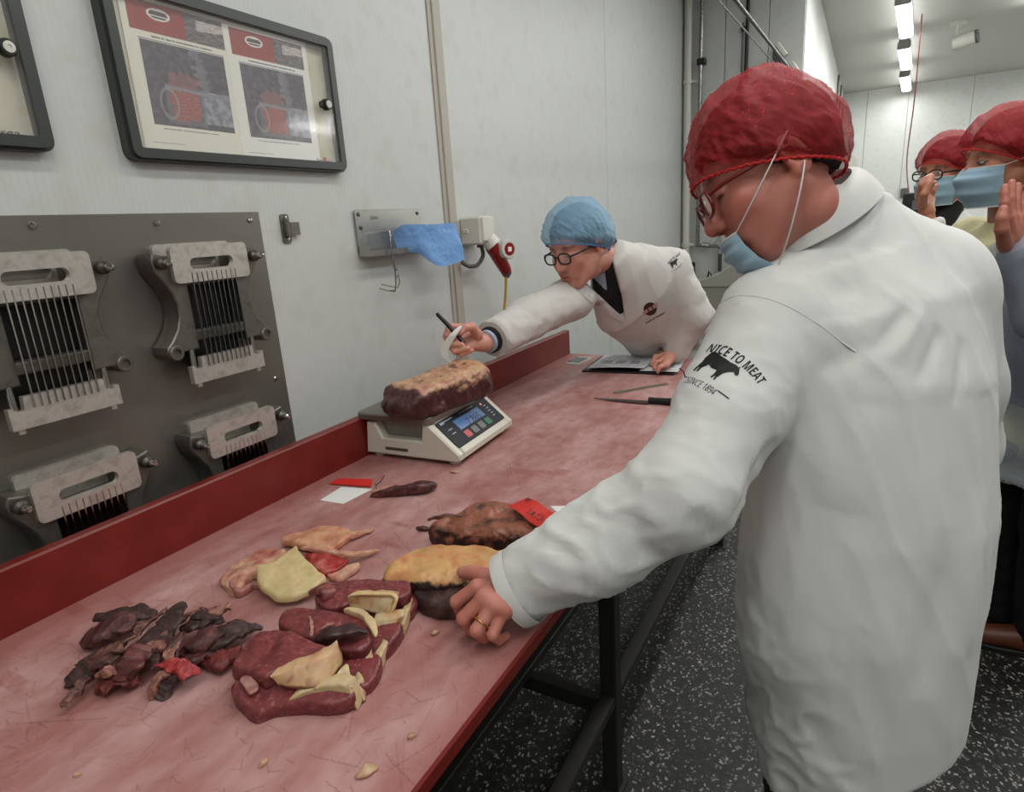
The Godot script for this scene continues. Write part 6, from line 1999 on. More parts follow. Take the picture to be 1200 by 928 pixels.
# pleated face mask in the head frame; rows from top to bottom edge: [y, z at the middle, half width, sweep back]
func face_mask(o: Node3D, xf: Transform3D, s: float, m: Material, loop: Material, rows: Array, ear := Vector3(0.084, 0.018, 0.028), loops := true, bulge := 0.008) -> void:
	var n := 29
	var g := []
	var nr := 25
	for i in nr:
		var f := float(i) / (nr - 1) * (rows.size() - 1)
		var k := mini(int(f), rows.size() - 2)
		var y: float = lerpf(rows[k][0], rows[k + 1][0], f - k)
		var z: float = lerpf(rows[k][1], rows[k + 1][1], f - k)
		var w: float = lerpf(rows[k][2], rows[k + 1][2], f - k)
		var bk: float = lerpf(rows[k][3], rows[k + 1][3], f - k)
		var row := []
		for j in n:
			var u := float(j) / (n - 1) * 2.0 - 1.0
			var pleat := 0.0022 * sin(float(i) / (nr - 1) * TAU * 3.2) * (1.0 - pow(absf(u), 6.0))
			row.append(xf * (Vector3(w * sin(u * 1.35) / sin(1.35), y, z + bk * (1.0 - cos(u * 1.35)) / (1.0 - cos(1.35)) - pleat) * s))
		g.append(row)
	var mb := MB.new()
	mb.sheet(g, 0.0012)
	var fm := pb("face_mask", mb, m, o, 70.0)
	mb = MB.new()
	mb.tube(g[0], 0.0018 * s, 6)
	pb("edge_binding", mb, loop, fm)
	mb = MB.new()
	mb.tube(g[nr - 1], 0.0018 * s, 6)
	pb("edge_binding", mb, loop, fm)
	if not loops: return
	for sx in [0, n - 1]:
		var side := -1.0 if sx == 0 else 1.0
		for i in [0, nr - 1]:
			var p0: Vector3 = g[i][sx]
			var p2: Vector3 = xf * (Vector3(ear.x * side, ear.y - (0.05 if i > 0 else 0.0), ear.z) * s)
			var out := xf.basis * Vector3(side, 0, 0)
			mb = MB.new()
			mb.tube(curve([p0, p0.lerp(p2, 0.3) + out * bulge * s, p0.lerp(p2, 0.7) + out * bulge * 0.9 * s, p2], 10), 0.0013, 6)
			pb("ear_loop", mb, loop, fm)

# points on a field's surface, marching out from c along dirs
func on_field(f: Field, c: Vector3, dirs: Array, far := 0.4, lift := 0.001) -> Array:
	var out := []
	for dv in dirs:
		var t := far
		while t > 0.0 and f.at(c + dv * t) > 0.0: t -= 0.004
		var a := t
		var b := t + 0.004
		for k in 8:
			var mid := (a + b) / 2
			if f.at(c + dv * mid) > 0.0: b = mid
			else: a = mid
		out.append(c + dv * (b + lift))
	return out

# lays flat print (vertices in xf's XY plane) onto a mesh, shot along -Z of xf
func draped(src: MB, xf: Transform3D, onto: ArrayMesh, reach: float, lift: float) -> MB:
	var arr := onto.surface_get_arrays(0)
	var v: PackedVector3Array = arr[Mesh.ARRAY_VERTEX]
	var ix: PackedInt32Array = arr[Mesh.ARRAY_INDEX]
	var near := []
	var inv := xf.affine_inverse()
	for f in range(0, ix.size(), 3):
		var a := inv * v[ix[f]]
		if absf(a.x) < reach and absf(a.y) < reach and absf(a.z) < reach: near.append([a, inv * v[ix[f + 1]], inv * v[ix[f + 2]]])
	var out := MB.new()
	var memo := {}
	for i in range(0, src.p.size(), 3):
		var t := []
		for k in 3:
			var q := src.p[i + k]
			var key := Vector2i(int(q.x * 20000.0), int(q.y * 20000.0))
			if not memo.has(key):
				var best := -1e9
				for tr in near:
					var hit = Geometry3D.ray_intersects_triangle(Vector3(q.x, q.y, 0.2), Vector3(0, 0, -1), tr[0], tr[1], tr[2])
					if hit != null and hit.z > best and hit.z < reach: best = hit.z
				memo[key] = best if best > -1e8 else 0.0
			t.append(xf * Vector3(q.x, q.y, memo[key] + lift))
		out.tri(t[0], t[1], t[2])
	return out

# text along an arc into a flat MB (centre of the circle at c, radius r; r = 0: straight), size = capital height
func print_text(b: MB, text: String, size: float, at: Vector2, r: float, bold := false, xs := 1.0) -> void:
	var f := SystemFont.new()
	f.font_names = PackedStringArray(["Droid Sans"])
	if bold: f.font_weight = 700
	var total := 0.0
	var adv := []
	for ch in text:
		var w: float = f.get_string_size(ch, HORIZONTAL_ALIGNMENT_LEFT, -1, 64).x / 64.0 * size / 0.72 * xs
		adv.append(w)
		total += w
	var x := -total / 2
	for k in text.length():
		if text[k] != " ":
			var t := TextMesh.new()
			t.font = f
			t.text = text[k]
			t.font_size = 64
			t.pixel_size = size / 0.72 / 64.0
			t.depth = 0.0
			t.curve_step = 2.0
			var mid: float = x + adv[k] / 2
			var xf := Transform3D(Basis().scaled(Vector3(xs, 1, 1)), Vector3(at.x + mid, at.y, 0))
			if r > 0.0:
				var a := mid / r
				xf = Transform3D(Basis(Vector3.BACK, -a) * Basis().scaled(Vector3(xs, 1, 1)), Vector3(at.x + sin(a) * r, at.y - r + cos(a) * r, 0))
			var arr := t.surface_get_arrays(0)
			var v: PackedVector3Array = arr[Mesh.ARRAY_VERTEX]
			var ix = arr[Mesh.ARRAY_INDEX]
			if ix == null: ix = PackedInt32Array(range(v.size()))
			for i in range(0, ix.size(), 3):
				fine_tri(b, xf * v[ix[i]], xf * v[ix[i + 1]], xf * v[ix[i + 2]], 0.006)
		x += adv[k]

func fine_tri(b: MB, p: Vector3, q: Vector3, r: Vector3, most: float) -> void:
	p.z = 0; q.z = 0; r.z = 0
	var l := [p.distance_to(q), q.distance_to(r), r.distance_to(p)]
	var k := l.find(l.max())
	if l[k] < most:
		if (q - p).cross(r - p).z < 0: b.tri(p, r, q)
		else: b.tri(p, q, r)
		return
	var v := [p, q, r]
	var m: Vector3 = (v[k] + v[(k + 1) % 3]) / 2
	fine_tri(b, v[k], m, v[(k + 2) % 3], most)
	fine_tri(b, m, v[(k + 1) % 3], v[(k + 2) % 3], most)

func print_poly(b: MB, poly: PackedVector2Array, most := 0.006) -> void:
	var idx := Geometry2D.triangulate_polygon(poly)
	for i in range(0, idx.size(), 3):
		var a := poly[idx[i]]
		var c := poly[idx[i + 1]]
		var d := poly[idx[i + 2]]
		fine_tri(b, Vector3(a.x, a.y, 0), Vector3(c.x, c.y, 0), Vector3(d.x, d.y, 0), most)

func bull(w: float, at: Vector2) -> PackedVector2Array:   # standing bull, head to the right, w = length
	var q := PackedVector2Array()
	for v in [Vector2(-0.50, 0.30), Vector2(-0.44, 0.34), Vector2(-0.2, 0.29), Vector2(0.08, 0.26), Vector2(0.26, 0.29), Vector2(0.33, 0.27), Vector2(0.36, 0.32), Vector2(0.38, 0.26), Vector2(0.47, 0.13), Vector2(0.49, 0.07), Vector2(0.43, 0.03), Vector2(0.34, 0.09), Vector2(0.25, 0.0), Vector2(0.18, -0.12), Vector2(0.15, -0.30), Vector2(0.16, -0.39), Vector2(0.11, -0.39), Vector2(0.10, -0.28), Vector2(0.07, -0.28), Vector2(0.06, -0.37), Vector2(0.01, -0.37), Vector2(0.02, -0.25), Vector2(0.0, -0.13), Vector2(-0.16, -0.13), Vector2(-0.28, -0.07), Vector2(-0.31, -0.13), Vector2(-0.36, -0.22), Vector2(-0.36, -0.36), Vector2(-0.41, -0.36), Vector2(-0.42, -0.24), Vector2(-0.44, -0.22), Vector2(-0.45, -0.36), Vector2(-0.50, -0.36), Vector2(-0.50, -0.2), Vector2(-0.49, -0.05), Vector2(-0.52, 0.1)]:
		q.append(at + v * w)
	return q

func cloth_mat(called: String, c: Color, rough := 0.85, bump_cm := 0.03) -> StandardMaterial3D:
	var m := mt(called, c, rough)
	m.rim_enabled = true
	m.rim = 0.25
	m.rim_tint = 0.5
	if not M.has("weave"):
		M.weave = ntex(fnl(620, 0.02, FastNoiseLite.TYPE_SIMPLEX_SMOOTH, 5), [0.0, Color.BLACK, 1.0, Color.WHITE])
	bump(m, M.weave, bump_cm)
	return tri_map(m, 3.0)

# soft folds: wrinkles(p) in metres, stretched along dir
func wrinkles(sd: int, dir: Vector3, amp: float, freq := 9.0, ratio := 0.28) -> Callable:
	var n := fnl(sd, 1.0, FastNoiseLite.TYPE_SIMPLEX_SMOOTH, 2)
	var u := dir.normalized()
	return func(p: Vector3) -> float:
		var q := (p - u * p.dot(u) * (1.0 - ratio)) * freq
		var a := n.get_noise_3dv(q)
		var b := n.get_noise_3dv(q * 2.1 + Vector3(5, 3, 1))
		return amp * (a * 1.1 + 0.55 * pow(1.0 - absf(b), 4.0) - 0.2)

func shoe(o: Node3D, at: Vector3, fwd: Vector3, m: Material, sole: Material, l := 0.29) -> void:
	var f := Vector3(fwd.x, 0, fwd.z).normalized()
	var side := Vector3.UP.cross(f)
	var fl := field_around([at - f * 0.1, at + f * (l - 0.08), at + Vector3(0, 0.12, 0)], 0.06, 0.007)
	fl.cone(at - f * 0.055 + Vector3(0, 0.05, 0), at + f * 0.03 + Vector3(0, 0.05, 0), 0.036, 0.042, 0.02)
	fl.cone(at + Vector3(0, 0.06, 0), at + f * (l - 0.13) + Vector3(0, 0.042, 0), 0.042, 0.036, 0.03)
	fl.cone(at - f * 0.03 + Vector3(0, 0.07, 0), at - f * 0.02 + Vector3(0, 0.12, 0), 0.04, 0.042, 0.03)
	fl.cut(at + Vector3(0, 0.018, 0), Vector3.DOWN)
	var s := part("shoe", skin_mesh([fl]), m, o)
	var mb := MB.new()
	var q := PackedVector2Array()
	for k in 24:
		var a := TAU * k / 24
		var w: float = 0.043 + 0.008 * cos(a)
		q.append(Vector2(cos(a) * l / 2 + l / 2 - 0.1, sin(a) * w))
	mb.prism(q, 0.022, Transform3D(Basis(f, -side if f.cross(-side).y > 0 else side, Vector3.UP), at), 0.003)
	pb("sole", mb, sole, s)
	mb = MB.new()
	for k in 4:
		var p := at + f * (0.02 + 0.022 * k) + Vector3(0, 0.108 - 0.012 * k, 0)
		mb.tube([p - side * 0.018, p + Vector3(0, 0.004, 0), p + side * 0.018], 0.0022, 6)
	pb("laces", mb, sole, s)

func cuff(o: Node3D, at: Vector3, dirv: Vector3, r0: float, r1: float, l: float, m: Material) -> MeshInstance3D:
	var mb := MB.new()
	var a := at - dirv * l
	mb.tube([a, a.lerp(at, 0.5), at - dirv * 0.002, at, at - dirv * 0.002, at - dirv * l * 0.8], [r0, (r0 + r1) / 2 + 0.001, r1, r1 - 0.002, r1 - 0.005, r1 - 0.006], 28, Vector2.ONE, Vector3.ZERO, false)
	return pb("cuff", mb, m, o, 60.0)

func people_materials() -> void:
	M.skin = vcol(mt("skin", Color(1, 1, 1), 0.5))
	M.skin.subsurf_scatter_enabled = true
	M.skin.subsurf_scatter_strength = 0.12
	M.coat = cloth_mat("white cotton coat", Color(0.80, 0.80, 0.785))
	M.coat_b = cloth_mat("warm white cotton coat", Color(0.78, 0.765, 0.745))
	M.seam_thread = mt("white stitching", Color(0.80, 0.80, 0.79), 0.8)
	M.navy = cloth_mat("dark navy cloth", Color(0.035, 0.04, 0.055))
	M.blackcloth = cloth_mat("black cloth", Color(0.025, 0.025, 0.028))
	M.hair = mt("dark brown hair", Color(0.06, 0.04, 0.035), 0.85)
	M.hair_grey = mt("grey hair", Color(0.30, 0.28, 0.26), 0.6)
	bump(M.hair, M.weave, 0.1)
	tri_map(M.hair, 9.0)
	var web := ntex(fnl(630, 0.014, FastNoiseLite.TYPE_SIMPLEX_SMOOTH, 3), [0.0, Color(1, 1, 1, 0.92), 0.42, Color(1, 1, 1, 0.82), 0.5, Color(1, 1, 1, 1.0), 0.57, Color(1, 1, 1, 0.80), 1.0, Color(1, 1, 1, 0.95)])
	for k in 2:
		var m := mt(["red net", "blue net"][k], [Color(0.66, 0.09, 0.12, 0.70), Color(0.55, 0.74, 0.86, 0.58)][k], 0.65)
		m.transparency = BaseMaterial3D.TRANSPARENCY_ALPHA
		m.backlight_enabled = true
		m.backlight = [Color(0.5, 0.1, 0.12), Color(0.3, 0.4, 0.45)][k]
		m.albedo_texture = web
		tri_map(m, 5.0)
		M[["net_red", "net_blue"][k]] = m
		M[["rim_red", "rim_blue"][k]] = mt(["red elastic", "blue elastic"][k], [Color(0.72, 0.10, 0.10), Color(0.32, 0.52, 0.72)][k], 0.7)
	M.mask = cloth_mat("pale blue mask", Color(0.56, 0.68, 0.74), 0.8, 0.02)
	M.mask.backlight_enabled = true
	M.mask.backlight = Color(0.2, 0.26, 0.3)
	M.loop = mt("white elastic", Color(0.82, 0.82, 0.80), 0.8)
	M.lens = mt("lens", Color(1, 1, 1, 0.08), 0.05)
	M.lens.transparency = BaseMaterial3D.TRANSPARENCY_ALPHA
	M.gold = mt("gold", Color(0.80, 0.60, 0.34), 0.25, 1.0)
	M.leather = mt("tan leather", Color(0.34, 0.16, 0.07), 0.45)
	M.sole = mt("dark sole", Color(0.05, 0.035, 0.03), 0.6)

func people() -> void:
	people_materials()
	person_a()
	person_b()
	person_c()
	person_d()
	person_e()

func sleeve_mark(mb: MB, k: float) -> void:
	print_text(mb, "NICE TO MEAT", 0.0165 * k, Vector2(0.010, 0.030) * k, 0.30 * k, true, 0.66)
	print_poly(mb, bull(0.060 * k, Vector2(0.0, 0.002) * k))
	print_text(mb, "SINCE 1894", 0.0115 * k, Vector2(0.0, -0.038) * k, 0.0, false, 0.62)
	for s: float in [-1.0, 1.0]:
		var q := PackedVector2Array()
		for v in [Vector2(0.026, -0.034), Vector2(0.047, -0.034), Vector2(0.047, -0.032), Vector2(0.026, -0.032)]: q.append(Vector2(v.x * s, v.y) * k)
		print_poly(mb, q)

const A_F := Vector3(-0.78, 0, -0.626)
const A_R := Vector3(0.626, 0, -0.78)

func person_a() -> void:
	var o := thing("person", "man in a white coat and red hairnet reaching over the red table, mask under chin", "person", Vector3(1.5, 0, -1.22))
	var S: Vector3 = Vector3(1.318, 1.347, -1.14)
	var SR: Vector3 = Vector3(1.576, 1.392, -1.41)
	var E: Vector3 = Vector3(1.226, 1.121, -0.914)
	var W: Vector3 = Vector3(0.971, 0.955, -0.791)
	var base := lin(0.72, 0.47, 0.41)
	# head
	var hs := 1.1
	var hx := head_frame(Vector3(1.302, 1.603, -1.199), Vector3(-0.807, -0.447, 0.386), Vector3(-0.515, 0.852, -0.09))
	var hf := head_field(hx, hs, 0.0032)
	# hidden body and arms in one coarser field, hand in a fine one
	var C: Vector3 = Vector3(1.453, 1.414, -1.298)
	var bf := field_around([S, SR, E, W, Vector3(1.41, 1.499, -1.277), Vector3(1.5, 0.85, -1.22)], 0.16, 0.012)
	bf.loft([Vector3(1.412, 1.46, -1.301), Vector3(1.455, 1.382, -1.301), Vector3(1.485, 1.231, -1.27), Vector3(1.489, 0.983, -1.254), Vector3(1.491, 0.846, -1.236)], [0.06, 0.14, 0.17, 0.19, 0.18], [0.05, 0.08, 0.10, 0.12, 0.12], A_R, 0.05)
	bf.cone(Vector3(1.378, 1.52, -1.265), Vector3(1.332, 1.581, -1.222), 0.050, 0.053, 0.03)
	bf.cone(S, E, 0.046, 0.042, 0.02)
	bf.cone(E, W, 0.042, 0.029, 0.02)
	var WR: Vector3 = Vector3(1.458, 1.058, -1.547)
	var ER: Vector3 = Vector3(1.651, 1.044, -1.534)
	bf.cone(SR, ER, 0.05, 0.043, 0.03)
	bf.cone(ER, WR, 0.042, 0.028, 0.02)
	var ndl := field_around([W, Vector3(0.877, 0.93, -0.753), Vector3(0.92, 0.93, -0.714), Vector3(0.985, 0.9, -0.73), Vector3(0.85, 0.95, -0.818)], 0.05, 0.003)
	ndl.cone(W + (W - E).normalized() * -0.05, W, 0.030, 0.028, 0.01)
	hand_into(ndl, W, [Vector3(0.926, 0.972, -0.753), Vector3(0.955, 0.974, -0.728), Vector3(0.973, 0.968, -0.726), Vector3(0.988, 0.958, -0.735)], [
		[Vector3(0.895, 0.948, -0.734), Vector3(0.894, 0.916, -0.747), Vector3(0.904, 0.902, -0.761)],
		[Vector3(0.928, 0.944, -0.704), Vector3(0.93, 0.913, -0.72), Vector3(0.937, 0.902, -0.739)],
		[Vector3(0.96, 0.939, -0.692), Vector3(0.958, 0.911, -0.714), Vector3(0.961, 0.902, -0.735)],
		[Vector3(0.981, 0.929, -0.705), Vector3(0.981, 0.907, -0.723), Vector3(0.983, 0.902, -0.743)]],
		[Vector3(0.946, 0.958, -0.8), Vector3(0.912, 0.962, -0.799), Vector3(0.884, 0.962, -0.802), Vector3(0.865, 0.96, -0.8)], 0.0112)
	# right hand, hidden in front of the body
	var hr := field_around([WR], 0.12, 0.006)
	var rf := (WR - ER).normalized()
	var rs := rf.cross(Vector3.UP).normalized()
	hand_into(hr, WR, [WR + rf * 0.085 + rs * -0.03, WR + rf * 0.09 + rs * -0.01, WR + rf * 0.088 + rs * 0.01, WR + rf * 0.08 + rs * 0.028], [
		[WR + rf * 0.12 + rs * -0.032 + Vector3(0, -0.02, 0)], [WR + rf * 0.13 + rs * -0.01 + Vector3(0, -0.02, 0)], [WR + rf * 0.125 + rs * 0.012 + Vector3(0, -0.02, 0)], [WR + rf * 0.11 + rs * 0.03 + Vector3(0, -0.02, 0)]],
		[WR + rf * 0.03 - rs * 0.03, WR + rf * 0.06 - rs * 0.05 + Vector3(0, -0.02, 0), WR + rf * 0.08 - rs * 0.045 + Vector3(0, -0.04, 0)])
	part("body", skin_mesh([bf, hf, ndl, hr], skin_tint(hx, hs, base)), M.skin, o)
	var mb := MB.new()
	var rc: Vector3 = Vector3(0.963, 0.948, -0.703)
	var ru := (Vector3(0.96, 0.939, -0.692) - Vector3(0.974, 0.968, -0.728)).normalized()
	var ring := []
	for k in 25: ring.append(rc + (Basis(ru, TAU * k / 24) * ru.cross(Vector3.UP).normalized()) * 0.0130)
	mb.tube(ring, 0.0018, 8, Vector2.ONE, Vector3.ZERO, false)
	pb("finger_ring", mb, M.gold, o, 80.0)
	hair_part(o, hx, hs, M.hair)
	hairnet(o, hx, hs, M.net_red, M.rim_red, 641, Vector3(0.108, 0.128, 0.118), Vector2(0.046, -0.112), Vector2(-0.046, 0.094))
	eyeglasses(o, hx, hs, mt("red glasses frame", Color(0.40, 0.05, 0.06), 0.3), M.lens)
	face_mask(o, hx, hs, M.mask, M.loop, [[-0.054, -0.116, 0.034, 0.022], [-0.076, -0.121, 0.037, 0.028], [-0.104, -0.112, 0.036, 0.028], [-0.130, -0.086, 0.030, 0.02]], Vector3(0.086, 0.03, 0.02), true, 0.026)
	# coat
	var cf := field_around([S, SR, E, W, Vector3(1.442, 1.548, -1.31), Vector3(1.52, 0.44, -1.22), Vector3(1.2, 0.6, -1.5), Vector3(1.72, 0.6, -1.0)], 0.15, 0.0085)
	cf.loft([Vector3(1.408, 1.523, -1.307), Vector3(1.433, 1.452, -1.305), Vector3(1.466, 1.353, -1.292), Vector3(1.485, 1.231, -1.27), Vector3(1.49, 0.988, -1.244), Vector3(1.489, 0.815, -1.225), Vector3(1.496, 0.63, -1.212), Vector3(1.505, 0.46, -1.206)],
		[0.075, 0.150, 0.218, 0.230, 0.243, 0.240, 0.222, 0.200], [0.07, 0.105, 0.14, 0.155, 0.18, 0.185, 0.18, 0.17], A_R, 0.05, 0.02)
	cf.cone(S, S.lerp(E, 0.5), 0.094, 0.088, 0.05)
	cf.cone(S.lerp(E, 0.5), E, 0.088, 0.082, 0.02)
	cf.cone(E, E.lerp(W, 0.55), 0.083, 0.073, 0.03)
	cf.cone(E.lerp(W, 0.55), W + (E - W) * 0.06, 0.073, 0.064, 0.02)
	cf.cone(SR, SR.lerp(ER, 0.6), 0.09, 0.085, 0.05)
	cf.cone(SR.lerp(ER, 0.6), ER, 0.085, 0.075, 0.04)
	cf.cone(ER, WR + (ER - WR) * 0.1, 0.075, 0.06, 0.03)
	cf.cone(Vector3(1.384, 1.486, -1.27), S.lerp(Vector3(1.384, 1.486, -1.27), 0.25), 0.06, 0.078, 0.06)
	cf.cone(Vector3(1.415, 1.513, -1.308), SR.lerp(Vector3(1.415, 1.513, -1.308), 0.25), 0.065, 0.078, 0.06)
	# open ends
	var wd := (W - E).normalized()
	cf.cut(Vector3(1.511, 0.509, -1.215), Vector3(0.39, -1, 0.06).normalized())
	cf.cut_end(W - wd * 0.012, wd, 0.12)
	var wr_a := wrinkles(651, Vector3(-0.35, 1, 0.1), 0.0055, 4.6, 0.25)
	var wr_s := wrinkles(652, (W - E).normalized() + Vector3(0, 0.9, 0), 0.0095, 5.6, 0.45)
	var wr_h := wrinkles(653, Vector3(0.1, 1, 0), 0.005, 4.2, 0.12)
	var creases := [
		[Vector3(1.505, 1.398, -1.18), Vector3(1.45, 1.323, -1.124), -0.008, 0.013], [Vector3(1.52, 1.389, -1.185), Vector3(1.469, 1.308, -1.13), 0.005, 0.014], [Vector3(1.552, 1.355, -1.193), Vector3(1.51, 1.272, -1.143), -0.007, 0.012], [Vector3(1.582, 1.333, -1.227), Vector3(1.561, 1.229, -1.182), -0.005, 0.012],
		[Vector3(1.404, 1.292, -1.064), Vector3(1.463, 1.342, -1.114), -0.006, 0.016], [Vector3(1.347, 1.494, -1.143), Vector3(1.456, 1.509, -1.21), 0.005, 0.012], [Vector3(1.321, 1.461, -1.094), Vector3(1.434, 1.48, -1.165), 0.005, 0.014], [Vector3(1.391, 1.413, -1.119), Vector3(1.45, 1.422, -1.156), -0.005, 0.02],
		[Vector3(1.288, 1.101, -0.901), Vector3(1.352, 1.153, -0.954), -0.009, 0.016], [Vector3(1.312, 1.137, -0.926), Vector3(1.371, 1.202, -0.981), -0.009, 0.016], [Vector3(1.572, 1.04, -1.129), Vector3(1.568, 0.748, -1.07), -0.008, 0.03], [Vector3(1.415, 1.011, -1.029), Vector3(1.43, 0.689, -0.972), 0.008, 0.03], [Vector3(1.615, 1.092, -1.205), Vector3(1.629, 0.792, -1.155), 0.006, 0.03],
		[Vector3(1.363, 1.131, -1.013), Vector3(1.416, 0.676, -0.959), -0.005, 0.007], [Vector3(1.236, 1.137, -0.847), Vector3(1.289, 1.073, -0.857), -0.008, 0.018], [Vector3(1.168, 1.125, -0.816), Vector3(1.208, 1.039, -0.811), -0.006, 0.016], [Vector3(1.08, 1.072, -0.772), Vector3(1.12, 0.994, -0.771), -0.005, 0.014], [Vector3(1.453, 1.243, -1.1), Vector3(1.448, 1.072, -1.044), 0.006, 0.035]]
	var move := func(p: Vector3, n: Vector3) -> Vector3:
		var arm := clampf(1.0 - ((p - S).cross((E - S).normalized()).length() - 0.06) / 0.05, 0.0, 1.0) if (p - S).dot(E - S) > 0.0 else 0.0
		var fore := clampf((p - E).dot(wd) / 0.08 + 0.5, 0.0, 1.0)
		var t := maxf(arm, fore)
		var low := smoothstep(0.85, 0.5, p.y)
		var edge := smoothstep(0.0, 0.05, absf((p - W).dot(wd) + 0.0))
		var w: float = wr_a.call(p) * (1.0 - t) * (1.0 - 0.3 * low) + wr_s.call(p) * t * edge + wr_h.call(p) * low * (1.0 - t) * 0.7
		for c in creases:
			var q: Vector3 = p - c[0]
			q -= A_F * q.dot(A_F)
			var ab: Vector3 = c[1] - c[0]
			ab -= A_F * ab.dot(A_F)
			var u := q.dot(ab) / ab.length_squared()
			if u < -0.2 or u > 1.2 or p.z < -1.35: continue
			var dd := (q - ab * clampf(u, 0.0, 1.0)).length()
			w += c[2] * exp(-dd * dd / (c[3] * c[3])) * (1.0 - pow(clampf(absf(u - 0.5) * 2.0, 0.0, 1.0), 3.0))
		return p + n * w
	var cm := skin_mesh([cf], null, move)
	var coat := part("coat", cm, M.coat, o)
	# cuff, shoulder seam
	cuff(coat, W + wd * 0.004, wd, 0.0665, 0.0655, 0.028, M.coat)
	var dirs := []
	var ad := (E - S).normalized()
	var au := ad.cross(Vector3.UP).normalized()
	var av := au.cross(ad)
	dirs = []
	for k in 41: dirs.append((au * cos(TAU * k / 40) + av * sin(TAU * k / 40) + ad * 0.05).normalized())
	mb = MB.new()
	var seam := on_field(cf, S + ad * 0.0, dirs, 0.16, -0.0006)
	var keep := []
	for q in seam:
		if (q - S).length() < 0.15: keep.append(move.call(q, (q - S).normalized()) + (q - S).normalized() * 0.0002)
	if keep.size() > 3: mb.tube(keep, 0.0014, 6, Vector2.ONE, Vector3.ZERO, false)
	pb("shoulder_seam", mb, M.seam_thread, coat)
	# collar folded round the neck
	var n0: Vector3 = Vector3(1.372, 1.538, -1.255)
	var na := Vector3(-0.40, 0.87, 0.28).normalized()
	var nf := (A_F - na * A_F.dot(na)).normalized()
	var nr := nf.cross(na)
	var g := []
	for i in 7:
		var v := i / 6.0
		var row := []
		for j in 41:
			var a := lerpf(-2.5, 2.5, j / 40.0)
			var dirv := -nf * cos(a) + nr * sin(a)
			var open := smoothstep(1.4, 2.5, absf(a))
			var rad := lerpf(0.086, 0.122 + 0.02 * open, pow(v, 0.8)) * (1.0 - 0.28 * cos(a))
			var up := lerpf(0.03 - 0.01 * open, -0.022 - 0.03 * open, v) + 0.012 * sin(v * PI)
			row.append(n0 + na * (up + 0.004) + dirv * rad)
		g.append(row)
	mb = MB.new()
	mb.sheet(g, 0.004)
	pb("collar", mb, M.coat, o, 60.0)
	# sleeve print
	var ps: Vector3 = Vector3(1.254, 1.297, -1.003)
	var pn := (Vector3(1.45, 1.55, 0) - ps).normalized()
	pn = (pn - ad * pn.dot(ad)).normalized()
	var px := (-ad).cross(pn).normalized()
	var pf := Transform3D(Basis(px, pn.cross(px), pn) * Basis(Vector3.BACK, -0.32), ps)
	var ink := mt("black print", Color(0.02, 0.02, 0.022), 0.7)
	mb = MB.new()
	sleeve_mark(mb, 1.0)
	pb("sleeve_print", draped(mb, pf, cm, 0.11, 0.0008), ink, coat, 80.0)
	# trousers and shoes
	var tf := field_around([Vector3(1.3, 0.05, -1.45), Vector3(1.7, 0.92, -1.0)], 0.1, 0.012)
	for s: float in [-1.0, 1.0]:
		var hip := Vector3(1.49, 0.86, -1.23) + A_R * 0.09 * s
		var knee := Vector3(1.50, 0.47, -1.24) + A_R * 0.10 * s + A_F * 0.02
		var ank := Vector3(1.50, 0.06, -1.20) + A_R * 0.11 * s
		tf.cone(hip, knee, 0.10, 0.078, 0.03)
		tf.cone(knee, ank, 0.078, 0.066, 0.02)
	tf.cut(Vector3(1.5, 0.05, -1.2), Vector3.DOWN)
	var wt := wrinkles(661, Vector3(1, 0.2, 0), 0.008, 7.0, 0.4)
	part("trousers", skin_mesh([tf], null, func(p: Vector3, n: Vector3) -> Vector3: return p + n * wt.call(p)), M.navy, o)
	for s: float in [-1.0, 1.0]: shoe(o, Vector3(1.50, 0, -1.20) + A_R * 0.11 * s, A_F, M.black, M.sole)

